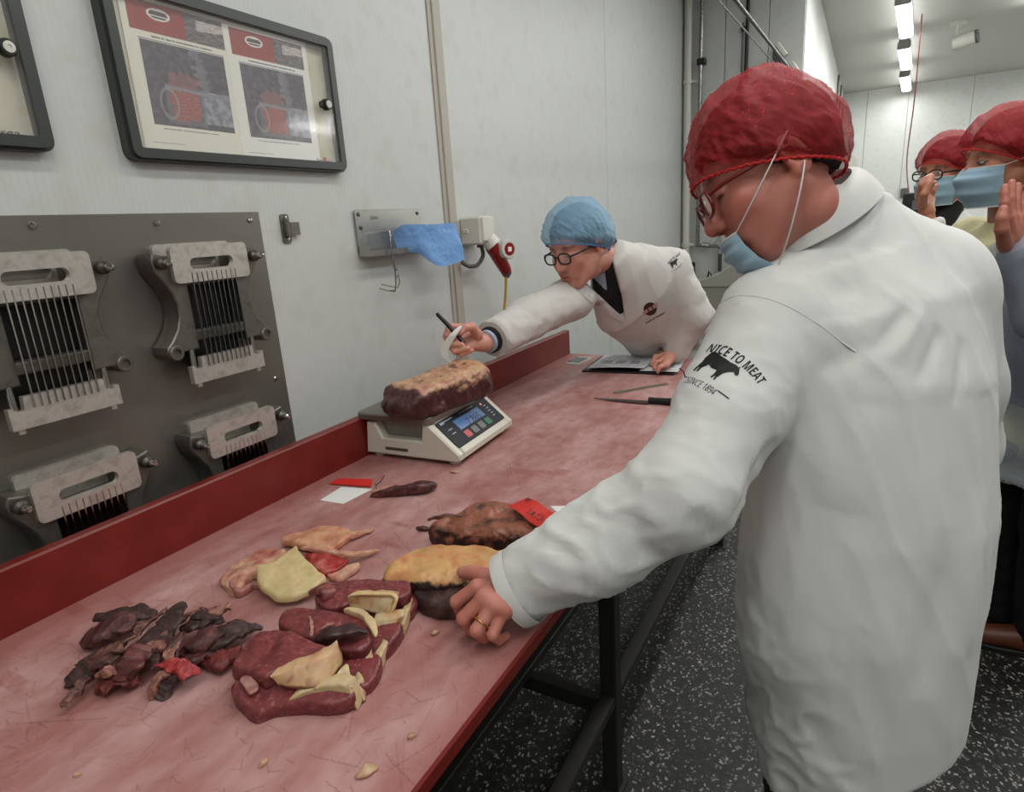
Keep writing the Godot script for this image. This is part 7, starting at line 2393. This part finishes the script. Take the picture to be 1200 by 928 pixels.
func person_b() -> void:
	var o := thing("person", "man in a blue hairnet, dark glasses and open white coat leaning over the table end", "person", Vector3(0.66, 0, -3.1), "")
	var SR: Vector3 = Vector3(0.456, 1.265, -2.268)
	var SL: Vector3 = Vector3(0.727, 1.334, -2.697)
	var C := (SR + SL) / 2
	var hip := Vector3(0.66, 0.96, -3.10)
	var u := (SL - SR).normalized()
	var E: Vector3 = Vector3(0.396, 1.221, -1.981)
	var W: Vector3 = Vector3(0.362, 1.179, -1.733)
	var EL: Vector3 = Vector3(0.814, 1.128, -2.754)
	var WL: Vector3 = Vector3(0.73, 0.945, -2.751)
	var hx := head_frame(Vector3(0.502, 1.453, -2.235), Vector3(-0.335, -0.307, 0.891), Vector3(0.097, 0.932, -0.35))
	var hs := 1.12
	var base := lin(0.80, 0.58, 0.51)
	var hf := head_field(hx, hs, 0.0042)
	var nk: Vector3 = Vector3(0.558, 1.405, -2.384)
	var bf := field_around([SR, SL, E, W, EL, WL, hip, nk], 0.15, 0.013)
	bf.loft([nk.lerp(C, 0.5), C, C.lerp(hip, 0.5), hip], [0.06, 0.14, 0.14, 0.15], [0.05, 0.06, 0.07, 0.08], u, 0.03)
	bf.cone(nk, hx.origin + Vector3(0.02, -0.05, -0.03), 0.054, 0.056, 0.02)
	bf.cone(SR, E, 0.042, 0.040, 0.015)
	bf.cone(E, W, 0.040, 0.029, 0.015)
	bf.cone(SL + (C - SL) * 0.25, EL, 0.042, 0.040, 0.015)
	bf.cone(EL, WL, 0.042, 0.029, 0.02)
	# right hand pinching a marker and a paper strip
	var hr := field_around([W, Vector3(0.282, 1.21, -1.613)], 0.06, 0.0042)
	hand_into(hr, W, [Vector3(0.306, 1.234, -1.706), Vector3(0.303, 1.217, -1.687), Vector3(0.311, 1.194, -1.673), Vector3(0.328, 1.174, -1.664)], [
		[Vector3(0.278, 1.247, -1.659), Vector3(0.294, 1.227, -1.613), Vector3(0.33, 1.218, -1.608)],
		[Vector3(0.277, 1.217, -1.636), Vector3(0.315, 1.199, -1.593), Vector3(0.362, 1.2, -1.596)],
		[Vector3(0.292, 1.191, -1.625), Vector3(0.339, 1.178, -1.588), Vector3(0.379, 1.188, -1.602)],
		[Vector3(0.316, 1.173, -1.621), Vector3(0.356, 1.168, -1.6), Vector3(0.386, 1.178, -1.615)]],
		[Vector3(0.361, 1.214, -1.696), Vector3(0.359, 1.244, -1.668), Vector3(0.353, 1.247, -1.636), Vector3(0.346, 1.234, -1.616)], 0.0112)
	# left hand flat on the papers
	var hl := field_around([WL, Vector3(0.71, 0.93, -2.55)], 0.06, 0.0042)
	var fd := (Vector3(0.689, 0.93, -2.647) - WL).normalized()
	hand_into(hl, WL, [Vector3(0.668, 0.945, -2.776), Vector3(0.69, 0.945, -2.686), Vector3(0.714, 0.942, -2.615), Vector3(0.742, 0.938, -2.555)], [
		[Vector3(0.633, 0.945, -2.788), Vector3(0.622, 0.925, -2.784), Vector3(0.621, 0.915, -2.774)],
		[Vector3(0.664, 0.945, -2.68), Vector3(0.658, 0.925, -2.663), Vector3(0.656, 0.915, -2.654)],
		[Vector3(0.694, 0.942, -2.593), Vector3(0.689, 0.925, -2.583), Vector3(0.691, 0.915, -2.577)],
		[Vector3(0.728, 0.936, -2.527), Vector3(0.722, 0.922, -2.522), Vector3(0.721, 0.914, -2.524)]],
		[Vector3(0.727, 0.935, -2.704), Vector3(0.721, 0.925, -2.642), Vector3(0.716, 0.92, -2.595)], 0.0112)
	part("body", skin_mesh([bf, hf, hr, hl], skin_tint(hx, hs, base)), M.skin, o)
	hair_part(o, hx, hs, M.hair_grey)
	hairnet(o, hx, hs, M.net_blue, M.rim_blue, 741, Vector3(0.108, 0.130, 0.134), Vector2(0.060, -0.112), Vector2(-0.050, 0.105))
	eyeglasses(o, hx, hs, mt("black glasses frame", Color(0.02, 0.018, 0.02), 0.3), M.lens)
	# shirt, jacket, coat: nested lofts, each cut open in front
	var mid := C.lerp(hip, 0.5) + Vector3(0.02, 0, 0)
	var zd: Vector3 = (Vector3(1.45, 1.55, 0) - Vector3(0.579, 1.352, -2.307)).normalized()
	var layers := [["shirt", -0.030, mt("pale blue shirt", Color(0.66, 0.70, 0.78), 0.8), 0.062], ["jacket", -0.018, M.blackcloth, 0.072], ["coat", 0.0, M.coat_b, 0.088]]
	var coat: MeshInstance3D
	var cmesh: ArrayMesh
	for k in 3:
		var off: float = layers[k][1]
		var f := field_around([SR, SL, E, W, EL, WL, hip, nk, Vector3(0.62, 0.6, -3.15)], 0.13, 0.0105) if k == 2 else field_around([SR, SL, hip, nk], 0.13, 0.009)
		f.loft([nk + (nk - C) * 0.05, nk.lerp(C, 0.6), C.lerp(mid, 0.25), mid, hip + Vector3(-0.02, 0.0, 0.0), Vector3(0.66, 0.55 if k == 2 else 0.85, -3.16)], [layers[k][3], 0.15 + off, 0.215 + off, 0.215 + off, 0.225 + off, 0.24 + off], [layers[k][3], 0.10 + off, 0.125 + off, 0.135 + off, 0.14 + off, 0.16 + off], u, 0.05, 0.02)
		if k == 2:
			f.cone(SR, E, 0.088, 0.078, 0.05)
			f.cone(E, W + (E - W) * 0.14, 0.078, 0.064, 0.02)
			f.cone(SL, EL, 0.088, 0.078, 0.05)
			f.cone(EL, WL + (EL - WL) * 0.12, 0.075, 0.058, 0.03)
			f.cut_end(W + (E - W) * 0.17, (W - E).normalized(), 0.12)
			f.wedge([Vector3(0.481, 1.352, -2.251), Vector3(0.525, 1.305, -2.261), Vector3(0.663, 1.162, -2.295), Vector3(0.64, 1.268, -2.316), Vector3(0.595, 1.408, -2.334), Vector3(0.549, 1.519, -2.342), Vector3(0.499, 1.564, -2.328), Vector3(0.425, 1.474, -2.257)], zd, -0.14, 0.4)
			f.cut(Vector3(0.66, 0.55, -3.1), Vector3.DOWN)
		elif k == 1:
			f.wedge([Vector3(0.479, 1.378, -2.258), Vector3(0.522, 1.35, -2.273), Vector3(0.591, 1.278, -2.29), Vector3(0.576, 1.358, -2.307), Vector3(0.548, 1.449, -2.32), Vector3(0.518, 1.54, -2.332), Vector3(0.438, 1.457, -2.259)], zd, -0.10, 0.4)
		else:
			f.wedge([Vector3(0.49, 1.384, -2.266), Vector3(0.544, 1.354, -2.288), Vector3(0.552, 1.398, -2.306), Vector3(0.533, 1.457, -2.314), Vector3(0.503, 1.516, -2.315), Vector3(0.438, 1.457, -2.259)], zd, -0.08, 0.4)
		var wa := wrinkles(751 + k, Vector3(-0.1, 0.9, 0.4), 0.005, 4.5, 0.25)
		var ws := wrinkles(761 + k, (W - SR), 0.007, 7.0, 0.5)
		var move := func(p: Vector3, n: Vector3) -> Vector3:
			var arm := clampf((SR - p).dot(u) / 0.08 + 0.3, 0.0, 1.0)
			var arml := clampf((p - SL).dot(u) / 0.05 + 0.5, 0.0, 1.0)
			return p + n * (wa.call(p) * (1.0 - arm) + ws.call(p) * maxf(arm, arml)) * (1.0 if k == 2 else 0.3)
		var me := skin_mesh([f], null, move)
		var pt := part(layers[k][0], me, layers[k][2], o)
		if k == 2:
			coat = pt
			cmesh = me
	var wd := (W - E).normalized()
	cuff(coat, W + (E - W) * 0.15, wd, 0.066, 0.064, 0.03, M.coat_b)
	var mb := MB.new()
	mb.tube([W + (E - W) * 0.2, W + (E - W) * 0.04], [0.040, 0.039], 20)
	pb("shirt_cuff", mb, layers[0][2], o)
	mb = MB.new()
	mb.tube([W + (E - W) * 0.22, W + (E - W) * 0.09], [0.046, 0.045], 20)
	pb("jacket_cuff", mb, M.blackcloth, o)
	# lapels
	for e in [[[Vector3(0.564, 1.513, -2.302), Vector3(0.605, 1.406, -2.315), Vector3(0.633, 1.272, -2.337), Vector3(0.643, 1.152, -2.353)], [Vector3(0.575, 1.517, -2.357), Vector3(0.633, 1.423, -2.373), Vector3(0.66, 1.293, -2.383), Vector3(0.646, 1.15, -2.366)]], [[Vector3(0.504, 1.343, -2.213), Vector3(0.539, 1.3, -2.244), Vector3(0.59, 1.227, -2.298), Vector3(0.64, 1.152, -2.351)], [Vector3(0.49, 1.318, -2.209), Vector3(0.527, 1.262, -2.237), Vector3(0.574, 1.195, -2.291), Vector3(0.635, 1.141, -2.356)]]]:
		var a := curve(e[0], 14)
		var b := curve(e[1], 14)
		var src := MB.new()
		var lx := Transform3D(look(-zd, Vector3.UP), Vector3(0.587, 1.32, -2.302))
		var inv := lx.affine_inverse()
		for i in 13:
			var q0: Vector3 = inv * a[i]
			var q1: Vector3 = inv * a[i + 1]
			var r0: Vector3 = inv * b[i]
			var r1: Vector3 = inv * b[i + 1]
			fine_tri(src, q0, r0, r1, 0.02)
			fine_tri(src, q0, r1, q1, 0.02)
		pb("lapel", draped(src, lx, cmesh, 0.3, 0.004), M.coat_b, coat, 80.0)
	# chest emblem and sleeve mark
	var ep: Vector3 = Vector3(0.74, 1.207, -2.354)
	var ex := Transform3D(look((ep - Vector3(1.45, 1.55, 0)).normalized(), Vector3(-0.45, 0.87, 0.1)), ep)
	mb = MB.new()
	var disc := PackedVector2Array()
	for k in 28: disc.append(Vector2(cos(TAU * k / 28), sin(TAU * k / 28)) * 0.027)
	print_poly(mb, disc, 0.012)
	pb("emblem", draped(mb, ex, cmesh, 0.25, 0.0014), mt("dark red print", Color(0.24, 0.05, 0.06), 0.7), coat, 80.0)
	mb = MB.new()
	print_poly(mb, PackedVector2Array([Vector2(-0.036, -0.012), Vector2(-0.012, -0.007), Vector2(-0.012, 0.007), Vector2(-0.034, 0.004)]), 0.012)
	print_poly(mb, PackedVector2Array([Vector2(0.036, 0.012), Vector2(0.012, 0.007), Vector2(0.012, -0.007), Vector2(0.034, -0.004)]), 0.012)
	print_poly(mb, PackedVector2Array([Vector2(-0.007, -0.007), Vector2(0.007, -0.007), Vector2(0.007, 0.007), Vector2(-0.007, 0.007)]), 0.012)
	pb("emblem_scroll", draped(mb, ex, cmesh, 0.25, 0.0022), mt("cream print", Color(0.70, 0.58, 0.52), 0.7), coat, 80.0)
	mb = MB.new()
	print_text(mb, "Taste of Passion", 0.0085, Vector2(0.0, -0.043), 0.0, true)
	var ink := mt("black print", Color(0.03, 0.03, 0.03), 0.7)
	pb("emblem_text", draped(mb, ex, cmesh, 0.25, 0.0016), ink, coat, 80.0)
	ep = Vector3(0.77, 1.362, -2.6)
	var dn := (EL - SL).normalized()
	var pn := (Vector3(1.45, 1.55, 0) - ep).normalized()
	pn = (pn - dn * pn.dot(dn)).normalized()
	mb = MB.new()
	sleeve_mark(mb, 0.6)
	var sx := (-dn).cross(pn).normalized()
	pb("sleeve_print", draped(mb, Transform3D(Basis(sx, pn.cross(sx), pn), ep), cmesh, 0.2, 0.0014), ink, coat, 80.0)
	var tf := field_around([Vector3(0.66, 0.0, -3.2), Vector3(0.66, 0.9, -3.2)], 0.3, 0.014)
	for s: float in [-1.0, 1.0]:
		var sd := Vector3(0.55, 0, -0.83) * s
		tf.cone(Vector3(0.66, 0.85, -3.16) + sd * 0.09, Vector3(0.64, 0.47, -3.15) + sd * 0.1, 0.1, 0.078, 0.03)
		tf.cone(Vector3(0.64, 0.47, -3.15) + sd * 0.1, Vector3(0.66, 0.06, -3.2) + sd * 0.11, 0.078, 0.065, 0.02)
	tf.cut(Vector3(0, 0.05, 0), Vector3.DOWN)
	part("trousers", skin_mesh([tf]), M.navy, o)
	for s: float in [-1.0, 1.0]: shoe(o, Vector3(0.66, 0, -3.2) + Vector3(0.55, 0, -0.83) * s * 0.11, Vector3(0.83, 0, 0.55), M.black, M.sole)
	# what he holds
	mb = MB.new()
	mb.tube([Vector3(0.262, 1.295, -1.617), Vector3(0.265, 1.29, -1.617), Vector3(0.305, 1.255, -1.616), Vector3(0.323, 1.236, -1.615), Vector3(0.357, 1.201, -1.618)], [0.005, 0.0062, 0.0072, 0.0078, 0.0072], 12)
	tag(pb("marker", mb, M.black), "black marker pen held in the raised fist of the man in the blue hairnet", "pen")
	var c0 := curve([Vector3(0.355, 1.257, -1.61), Vector3(0.344, 1.236, -1.585), Vector3(0.32, 1.203, -1.573), Vector3(0.311, 1.175, -1.571), Vector3(0.321, 1.149, -1.58), Vector3(0.343, 1.132, -1.599)], 22)
	var g := []
	for i in 22:
		var row := []
		for j in 5:
			var w := (j / 4.0 - 0.5) * lerpf(0.012, 0.034, sin(PI * minf(1.0, i / 16.0)))
			row.append(c0[i] + Vector3(0.80, 0.12, -0.45) * w)
		g.append(row)
	mb = MB.new()
	mb.sheet(g, 0.0005)
	tag(pb("paper_strip", mb, M.paper, null, 70.0), "curling white paper strip pinched with the marker just above the meat joint", "paper strip")

func person_c() -> void:
	var o := thing("person", "man in a red hairnet, glasses and mask raising a hand to his nose, farthest back", "person", Vector3(1.87, 0, -3.5))
	var hx := head_frame(Vector3(1.734, 1.648, -3.423), Vector3(-0.62, -0.05, 0.78), Vector3(0.05, 1, -0.05))
	var hs := 1.08
	var hf := head_field(hx, hs, 0.005)
	var nk := hx.origin + Vector3(0.02, -0.17, -0.02)
	var C := hx.origin + Vector3(0.04, -0.27, -0.04)
	var u := Vector3(0.78, 0, 0.62)
	var hip := Vector3(1.84, 0.95, -3.48)
	var SL := C + u * 0.19
	var SR := C - u * 0.19
	var W: Vector3 = Vector3(1.659, 1.502, -3.119)
	var ER: Vector3 = Vector3(1.699, 1.263, -3.102)
	var bf := field_around([SR, SL, ER, W, hip, nk], 0.14, 0.014)
	bf.loft([nk, C, C.lerp(hip, 0.5), hip], [0.055, 0.15, 0.15, 0.15], [0.055, 0.07, 0.08, 0.09], u, 0.03)
	bf.cone(nk, hx.origin + Vector3(0, -0.06, -0.01), 0.06, 0.058, 0.02)
	bf.cone(SR, ER, 0.040, 0.038, 0.015)
	bf.cone(ER, W, 0.04, 0.028, 0.02)
	bf.cone(SL, SL + Vector3(0.05, -0.32, 0), 0.038, 0.036, 0.015)
	bf.cone(SL + Vector3(0.05, -0.32, 0), SL + Vector3(0, -0.6, 0.05), 0.04, 0.028, 0.03)
	var hr := field_around([W, Vector3(1.665, 1.634, -3.14)], 0.07, 0.005)
	hand_into(hr, W, [Vector3(1.626, 1.567, -3.096), Vector3(1.637, 1.563, -3.138), Vector3(1.657, 1.562, -3.173), Vector3(1.675, 1.551, -3.203)], [
		[Vector3(1.626, 1.609, -3.074), Vector3(1.641, 1.631, -3.078), Vector3(1.659, 1.643, -3.104)],
		[Vector3(1.644, 1.606, -3.119), Vector3(1.656, 1.624, -3.12), Vector3(1.672, 1.63, -3.143)],
		[Vector3(1.662, 1.598, -3.163), Vector3(1.672, 1.611, -3.161), Vector3(1.681, 1.617, -3.18)],
		[Vector3(1.68, 1.581, -3.192), Vector3(1.685, 1.597, -3.2), Vector3(1.69, 1.604, -3.205)]],
		[Vector3(1.641, 1.527, -3.092), Vector3(1.64, 1.572, -3.058), Vector3(1.651, 1.61, -3.065), Vector3(1.661, 1.636, -3.085)], 0.0112)
	part("body", skin_mesh([bf, hf, hr], skin_tint(hx, hs, lin(0.72, 0.50, 0.40), true)), M.skin, o)
	hair_part(o, hx, hs, M.hair)
	hairnet(o, hx, hs, M.net_red, M.rim_red, 841, Vector3(0.106, 0.128, 0.130), Vector2(0.052, -0.112))
	eyeglasses(o, hx, hs, mt("dark glasses frame", Color(0.05, 0.03, 0.03), 0.3), M.lens)
	face_mask(o, hx, hs, M.mask, M.loop, [[-0.004, -0.110, 0.071, 0.062], [-0.030, -0.138, 0.075, 0.086], [-0.075, -0.130, 0.073, 0.083], [-0.112, -0.100, 0.061, 0.062]])
	upright_clothes(o, nk, C, hip, u, SR, SL, ER, W, SL + Vector3(0.05, -0.32, 0), SL + Vector3(0, -0.58, 0.05), M.coat, 861, 0.5)
	# black shirt in the coat's opening
	var mb := MB.new()
	mb.tube(curve([nk + Vector3(0.0, 0.03, 0.0), nk + Vector3(-0.03, -0.06, 0.07), C + Vector3(-0.065, -0.07, 0.115), C + Vector3(-0.085, -0.3, 0.14)], 12), [0.066, 0.064, 0.062, 0.058, 0.052, 0.047, 0.042, 0.036, 0.03, 0.024, 0.018, 0.01], 16)
	pb("black_shirt", mb, M.blackcloth, o, 70.0)
	legs(o, Vector3(1.86, 0, -3.46), u, Vector3(-0.62, 0, 0.78), M.navy, M.black)

# coat or gown on a standing person
func upright_clothes(o: Node3D, nk: Vector3, C: Vector3, hip: Vector3, u: Vector3, SR: Vector3, SL: Vector3, ER: Vector3, WR: Vector3, EL: Vector3, WL: Vector3, m: Material, sd: int, hem: float, called := "coat", extra := 0.0) -> MeshInstance3D:
	var f := field_around([SR, SL, ER, WR, EL, WL, hip, nk, Vector3(hip.x, hem, hip.z)], 0.2, 0.011)
	f.loft([nk, nk.lerp(C, 0.5), C.lerp(hip, 0.2), C.lerp(hip, 0.6), hip, Vector3(hip.x, hem, hip.z)], [0.07, 0.14 + extra, 0.21 + extra, 0.215 + extra, 0.225 + extra, 0.235 + extra], [0.07, 0.10 + extra, 0.13 + extra, 0.15 + extra, 0.155 + extra, 0.165 + extra], u, 0.05, 0.02)
	f.cone(SR, ER, 0.08 + extra, 0.07 + extra, 0.05)
	f.cone(ER, WR.lerp(ER, 0.14), 0.07 + extra, 0.056 + extra, 0.03)
	f.cone(SL, EL, 0.08 + extra, 0.07 + extra, 0.05)
	f.cone(EL, WL, 0.07 + extra, 0.056 + extra, 0.03)
	f.cut_end(WR.lerp(ER, 0.15), (WR - ER).normalized(), 0.14)
	f.cut(Vector3(hip.x, hem, hip.z), Vector3.DOWN)
	var w := wrinkles(sd, Vector3(0.1, 1, 0), 0.008, 5.0, 0.25)
	return part(called, skin_mesh([f], null, func(p: Vector3, n: Vector3) -> Vector3: return p + n * w.call(p)), m, o)

func legs(o: Node3D, at: Vector3, u: Vector3, fw: Vector3, cloth: Material, leather: Material, spread := 0.10) -> void:
	var tf := field_around([at, at + Vector3(0, 0.9, 0)], 0.26, 0.012)
	for s: float in [-1.0, 1.0]:
		var q := at + u * spread * s
		tf.cone(q + Vector3(0, 0.88, 0), q + Vector3(0, 0.48, 0) + fw * 0.02, 0.095, 0.075, 0.03)
		tf.cone(q + Vector3(0, 0.48, 0) + fw * 0.02, q + Vector3(0, 0.06, 0), 0.075, 0.062, 0.02)
	tf.cut(at + Vector3(0, 0.045, 0), Vector3.DOWN)
	var w := wrinkles(871, Vector3(1, 0.3, 0), 0.007, 8.0, 0.4)
	part("trousers", skin_mesh([tf], null, func(p: Vector3, n: Vector3) -> Vector3: return p + n * w.call(p)), cloth, o)
	for s: float in [-1.0, 1.0]: shoe(o, at + u * spread * s, fw, leather, M.sole)

func person_d() -> void:
	var o := thing("person", "man in a red hairnet and blue mask wearing a yellowish gown at the right edge", "person", Vector3(1.95, 0, -2.7))
	var hx := head_frame(Vector3(1.826, 1.647, -2.579), Vector3(-0.93, -0.06, 0.36), Vector3(0.02, 1, 0.02))
	var hs := 1.1
	var hf := head_field(hx, hs, 0.004)
	var nk := hx.origin + Vector3(0.03, -0.17, -0.02)
	var C := hx.origin + Vector3(0.06, -0.27, -0.03)
	var u := Vector3(0.56, 0, 0.82)
	var hip := Vector3(1.92, 0.95, -2.66)
	var SL := C + u * 0.18
	var SR := C - u * 0.18
	var EL := SL + Vector3(0.03, -0.32, 0.02)
	var WL := SL + Vector3(-0.10, -0.55, 0.10)
	var ER := SR + Vector3(-0.02, -0.32, 0.0)
	var WR := SR + Vector3(-0.2, -0.45, 0.12)
	var bf := field_around([SR, SL, ER, WR, EL, WL, hip, nk], 0.14, 0.014)
	bf.loft([nk, C, C.lerp(hip, 0.5), hip], [0.055, 0.15, 0.15, 0.15], [0.055, 0.07, 0.08, 0.09], u, 0.03)
	bf.cone(nk, hx.origin + Vector3(0.01, -0.06, -0.01), 0.06, 0.058, 0.02)
	bf.cone(SR, ER, 0.040, 0.038, 0.015)
	bf.cone(ER, WR, 0.04, 0.028, 0.02)
	bf.cone(SL, EL, 0.040, 0.038, 0.015)
	bf.cone(EL, WL, 0.04, 0.028, 0.02)
	part("body", skin_mesh([bf, hf], skin_tint(hx, hs, lin(0.70, 0.48, 0.38), true)), M.skin, o)
	hair_part(o, hx, hs, M.hair)
	hairnet(o, hx, hs, M.net_red, M.rim_red, 941, Vector3(0.108, 0.122, 0.138), Vector2(0.050, -0.118))
	face_mask(o, hx, hs, M.mask, M.loop, [[-0.004, -0.110, 0.071, 0.062], [-0.030, -0.138, 0.075, 0.086], [-0.075, -0.130, 0.073, 0.083], [-0.115, -0.098, 0.061, 0.06]], Vector3(0.086, 0.02, 0.02))
	var gm := cloth_mat("thin yellowish gown", Color(0.80, 0.78, 0.60), 0.7, 0.05)
	upright_clothes(o, nk, C, hip, u, SR, SL, ER, WR, EL, WL, gm, 961, 0.62, "gown", 0.02)
	legs(o, Vector3(1.99, 0, -2.74), u, Vector3(-0.82, 0, 0.3), mt("dark grey trousers", Color(0.12, 0.12, 0.13), 0.8), mt("dark brown leather", Color(0.14, 0.07, 0.04), 0.5), 0.09)

func person_e() -> void:
	var o := thing("person", "person cut off by the right edge, plastic gown, tan shoes, one flat hand raised", "person", Vector3(2.05, 0, -2.4))
	var u := Vector3(0.56, 0, 0.82)
	var C: Vector3 = Vector3(2.01, 1.331, -2.285)
	var nk := C + Vector3(0.01, 0.12, 0)
	var hip := Vector3(C.x, 0.95, C.z)
	var hx := head_frame(C + Vector3(-0.02, 0.30, 0.0), Vector3(-0.9, -0.05, 0.3), Vector3.UP)
	var hs := 1.05
	var hf := head_field(hx, hs, 0.006)
	var SL := C + u * 0.17
	var SR := C - u * 0.17
	var W: Vector3 = Vector3(1.78, 1.397, -2.031)
	var EL: Vector3 = Vector3(1.861, 1.241, -2.028)
	var ER := SR + Vector3(0.0, -0.32, 0.0)
	var WR := ER + Vector3(-0.12, -0.2, 0.05)
	var bf := field_around([SR, SL, ER, WR, EL, W, hip, nk], 0.14, 0.014)
	bf.loft([nk, C, C.lerp(hip, 0.5), hip], [0.055, 0.15, 0.15, 0.15], [0.055, 0.07, 0.08, 0.09], u, 0.03)
	bf.cone(nk, hx.origin + Vector3(0.01, -0.06, -0.01), 0.06, 0.058, 0.02)
	bf.cone(SR, ER, 0.040, 0.038, 0.015)
	bf.cone(ER, WR, 0.04, 0.028, 0.02)
	bf.cone(SL, EL, 0.040, 0.038, 0.015)
	bf.cone(EL, W, 0.04, 0.029, 0.02)
	var hl := field_around([W, Vector3(1.767, 1.573, -2.079), Vector3(1.739, 1.466, -1.934)], 0.06, 0.004)
	hand_into(hl, W, [Vector3(1.75, 1.493, -1.972), Vector3(1.765, 1.495, -2.017), Vector3(1.783, 1.491, -2.062), Vector3(1.801, 1.483, -2.106)], [
		[Vector3(1.74, 1.529, -1.966), Vector3(1.738, 1.551, -1.972), Vector3(1.738, 1.567, -1.977)],
		[Vector3(1.759, 1.538, -2.021), Vector3(1.759, 1.561, -2.029), Vector3(1.759, 1.577, -2.034)],
		[Vector3(1.779, 1.533, -2.073), Vector3(1.779, 1.556, -2.081), Vector3(1.78, 1.57, -2.086)],
		[Vector3(1.802, 1.519, -2.118), Vector3(1.803, 1.536, -2.124), Vector3(1.804, 1.548, -2.128)]],
		[Vector3(1.755, 1.429, -1.979), Vector3(1.737, 1.47, -1.934), Vector3(1.733, 1.496, -1.928), Vector3(1.735, 1.516, -1.935)], 0.0112)
	part("body", skin_mesh([bf, hf, hl], skin_tint(hx, hs, lin(0.68, 0.44, 0.37))), M.skin, o)
	hair_part(o, hx, hs, M.hair)
	hairnet(o, hx, hs, M.net_red, M.rim_red, 1041)
	var mb := MB.new()
	mb.tube([W.lerp(EL, 0.2), W.lerp(EL, 0.03)], [0.048, 0.046], 20)
	pb("dark_cuff", mb, M.blackcloth, o)
	part("jumper", skin_mesh([jumper(nk, C, hip, u, SR, SL, ER, WR, EL, W)]), cloth_mat("dark blue jumper", Color(0.13, 0.15, 0.19), 0.8), o)
	var pm := mt("clear plastic film", Color(0.62, 0.66, 0.72, 0.42), 0.3)
	pm.transparency = BaseMaterial3D.TRANSPARENCY_ALPHA
	upright_clothes(o, nk, C, hip, u, SR, SL, ER, WR, EL, W.lerp(EL, 0.08), pm, 1061, 0.72, "plastic_gown", 0.012)
	legs(o, Vector3(2.026, 0, -2.519), u, Vector3(-0.97, 0, 0.1), mt("black trousers", Color(0.02, 0.02, 0.024), 0.85), M.leather, 0.08)

func jumper(nk: Vector3, C: Vector3, hip: Vector3, u: Vector3, SR: Vector3, SL: Vector3, ER: Vector3, WR: Vector3, EL: Vector3, WL: Vector3) -> Field:
	var f := field_around([SR, SL, ER, WR, EL, WL, hip, nk], 0.15, 0.012)
	f.loft([nk, nk.lerp(C, 0.5), C.lerp(hip, 0.2), C.lerp(hip, 0.6), hip], [0.064, 0.13, 0.19, 0.195, 0.20], [0.064, 0.09, 0.115, 0.13, 0.135], u, 0.05, 0.02)
	f.cone(SR, ER, 0.068, 0.058, 0.05)
	f.cone(ER, WR.lerp(ER, 0.1), 0.058, 0.046, 0.03)
	f.cone(SL, EL, 0.068, 0.058, 0.05)
	f.cone(EL, WL.lerp(EL, 0.1), 0.058, 0.046, 0.03)
	return f
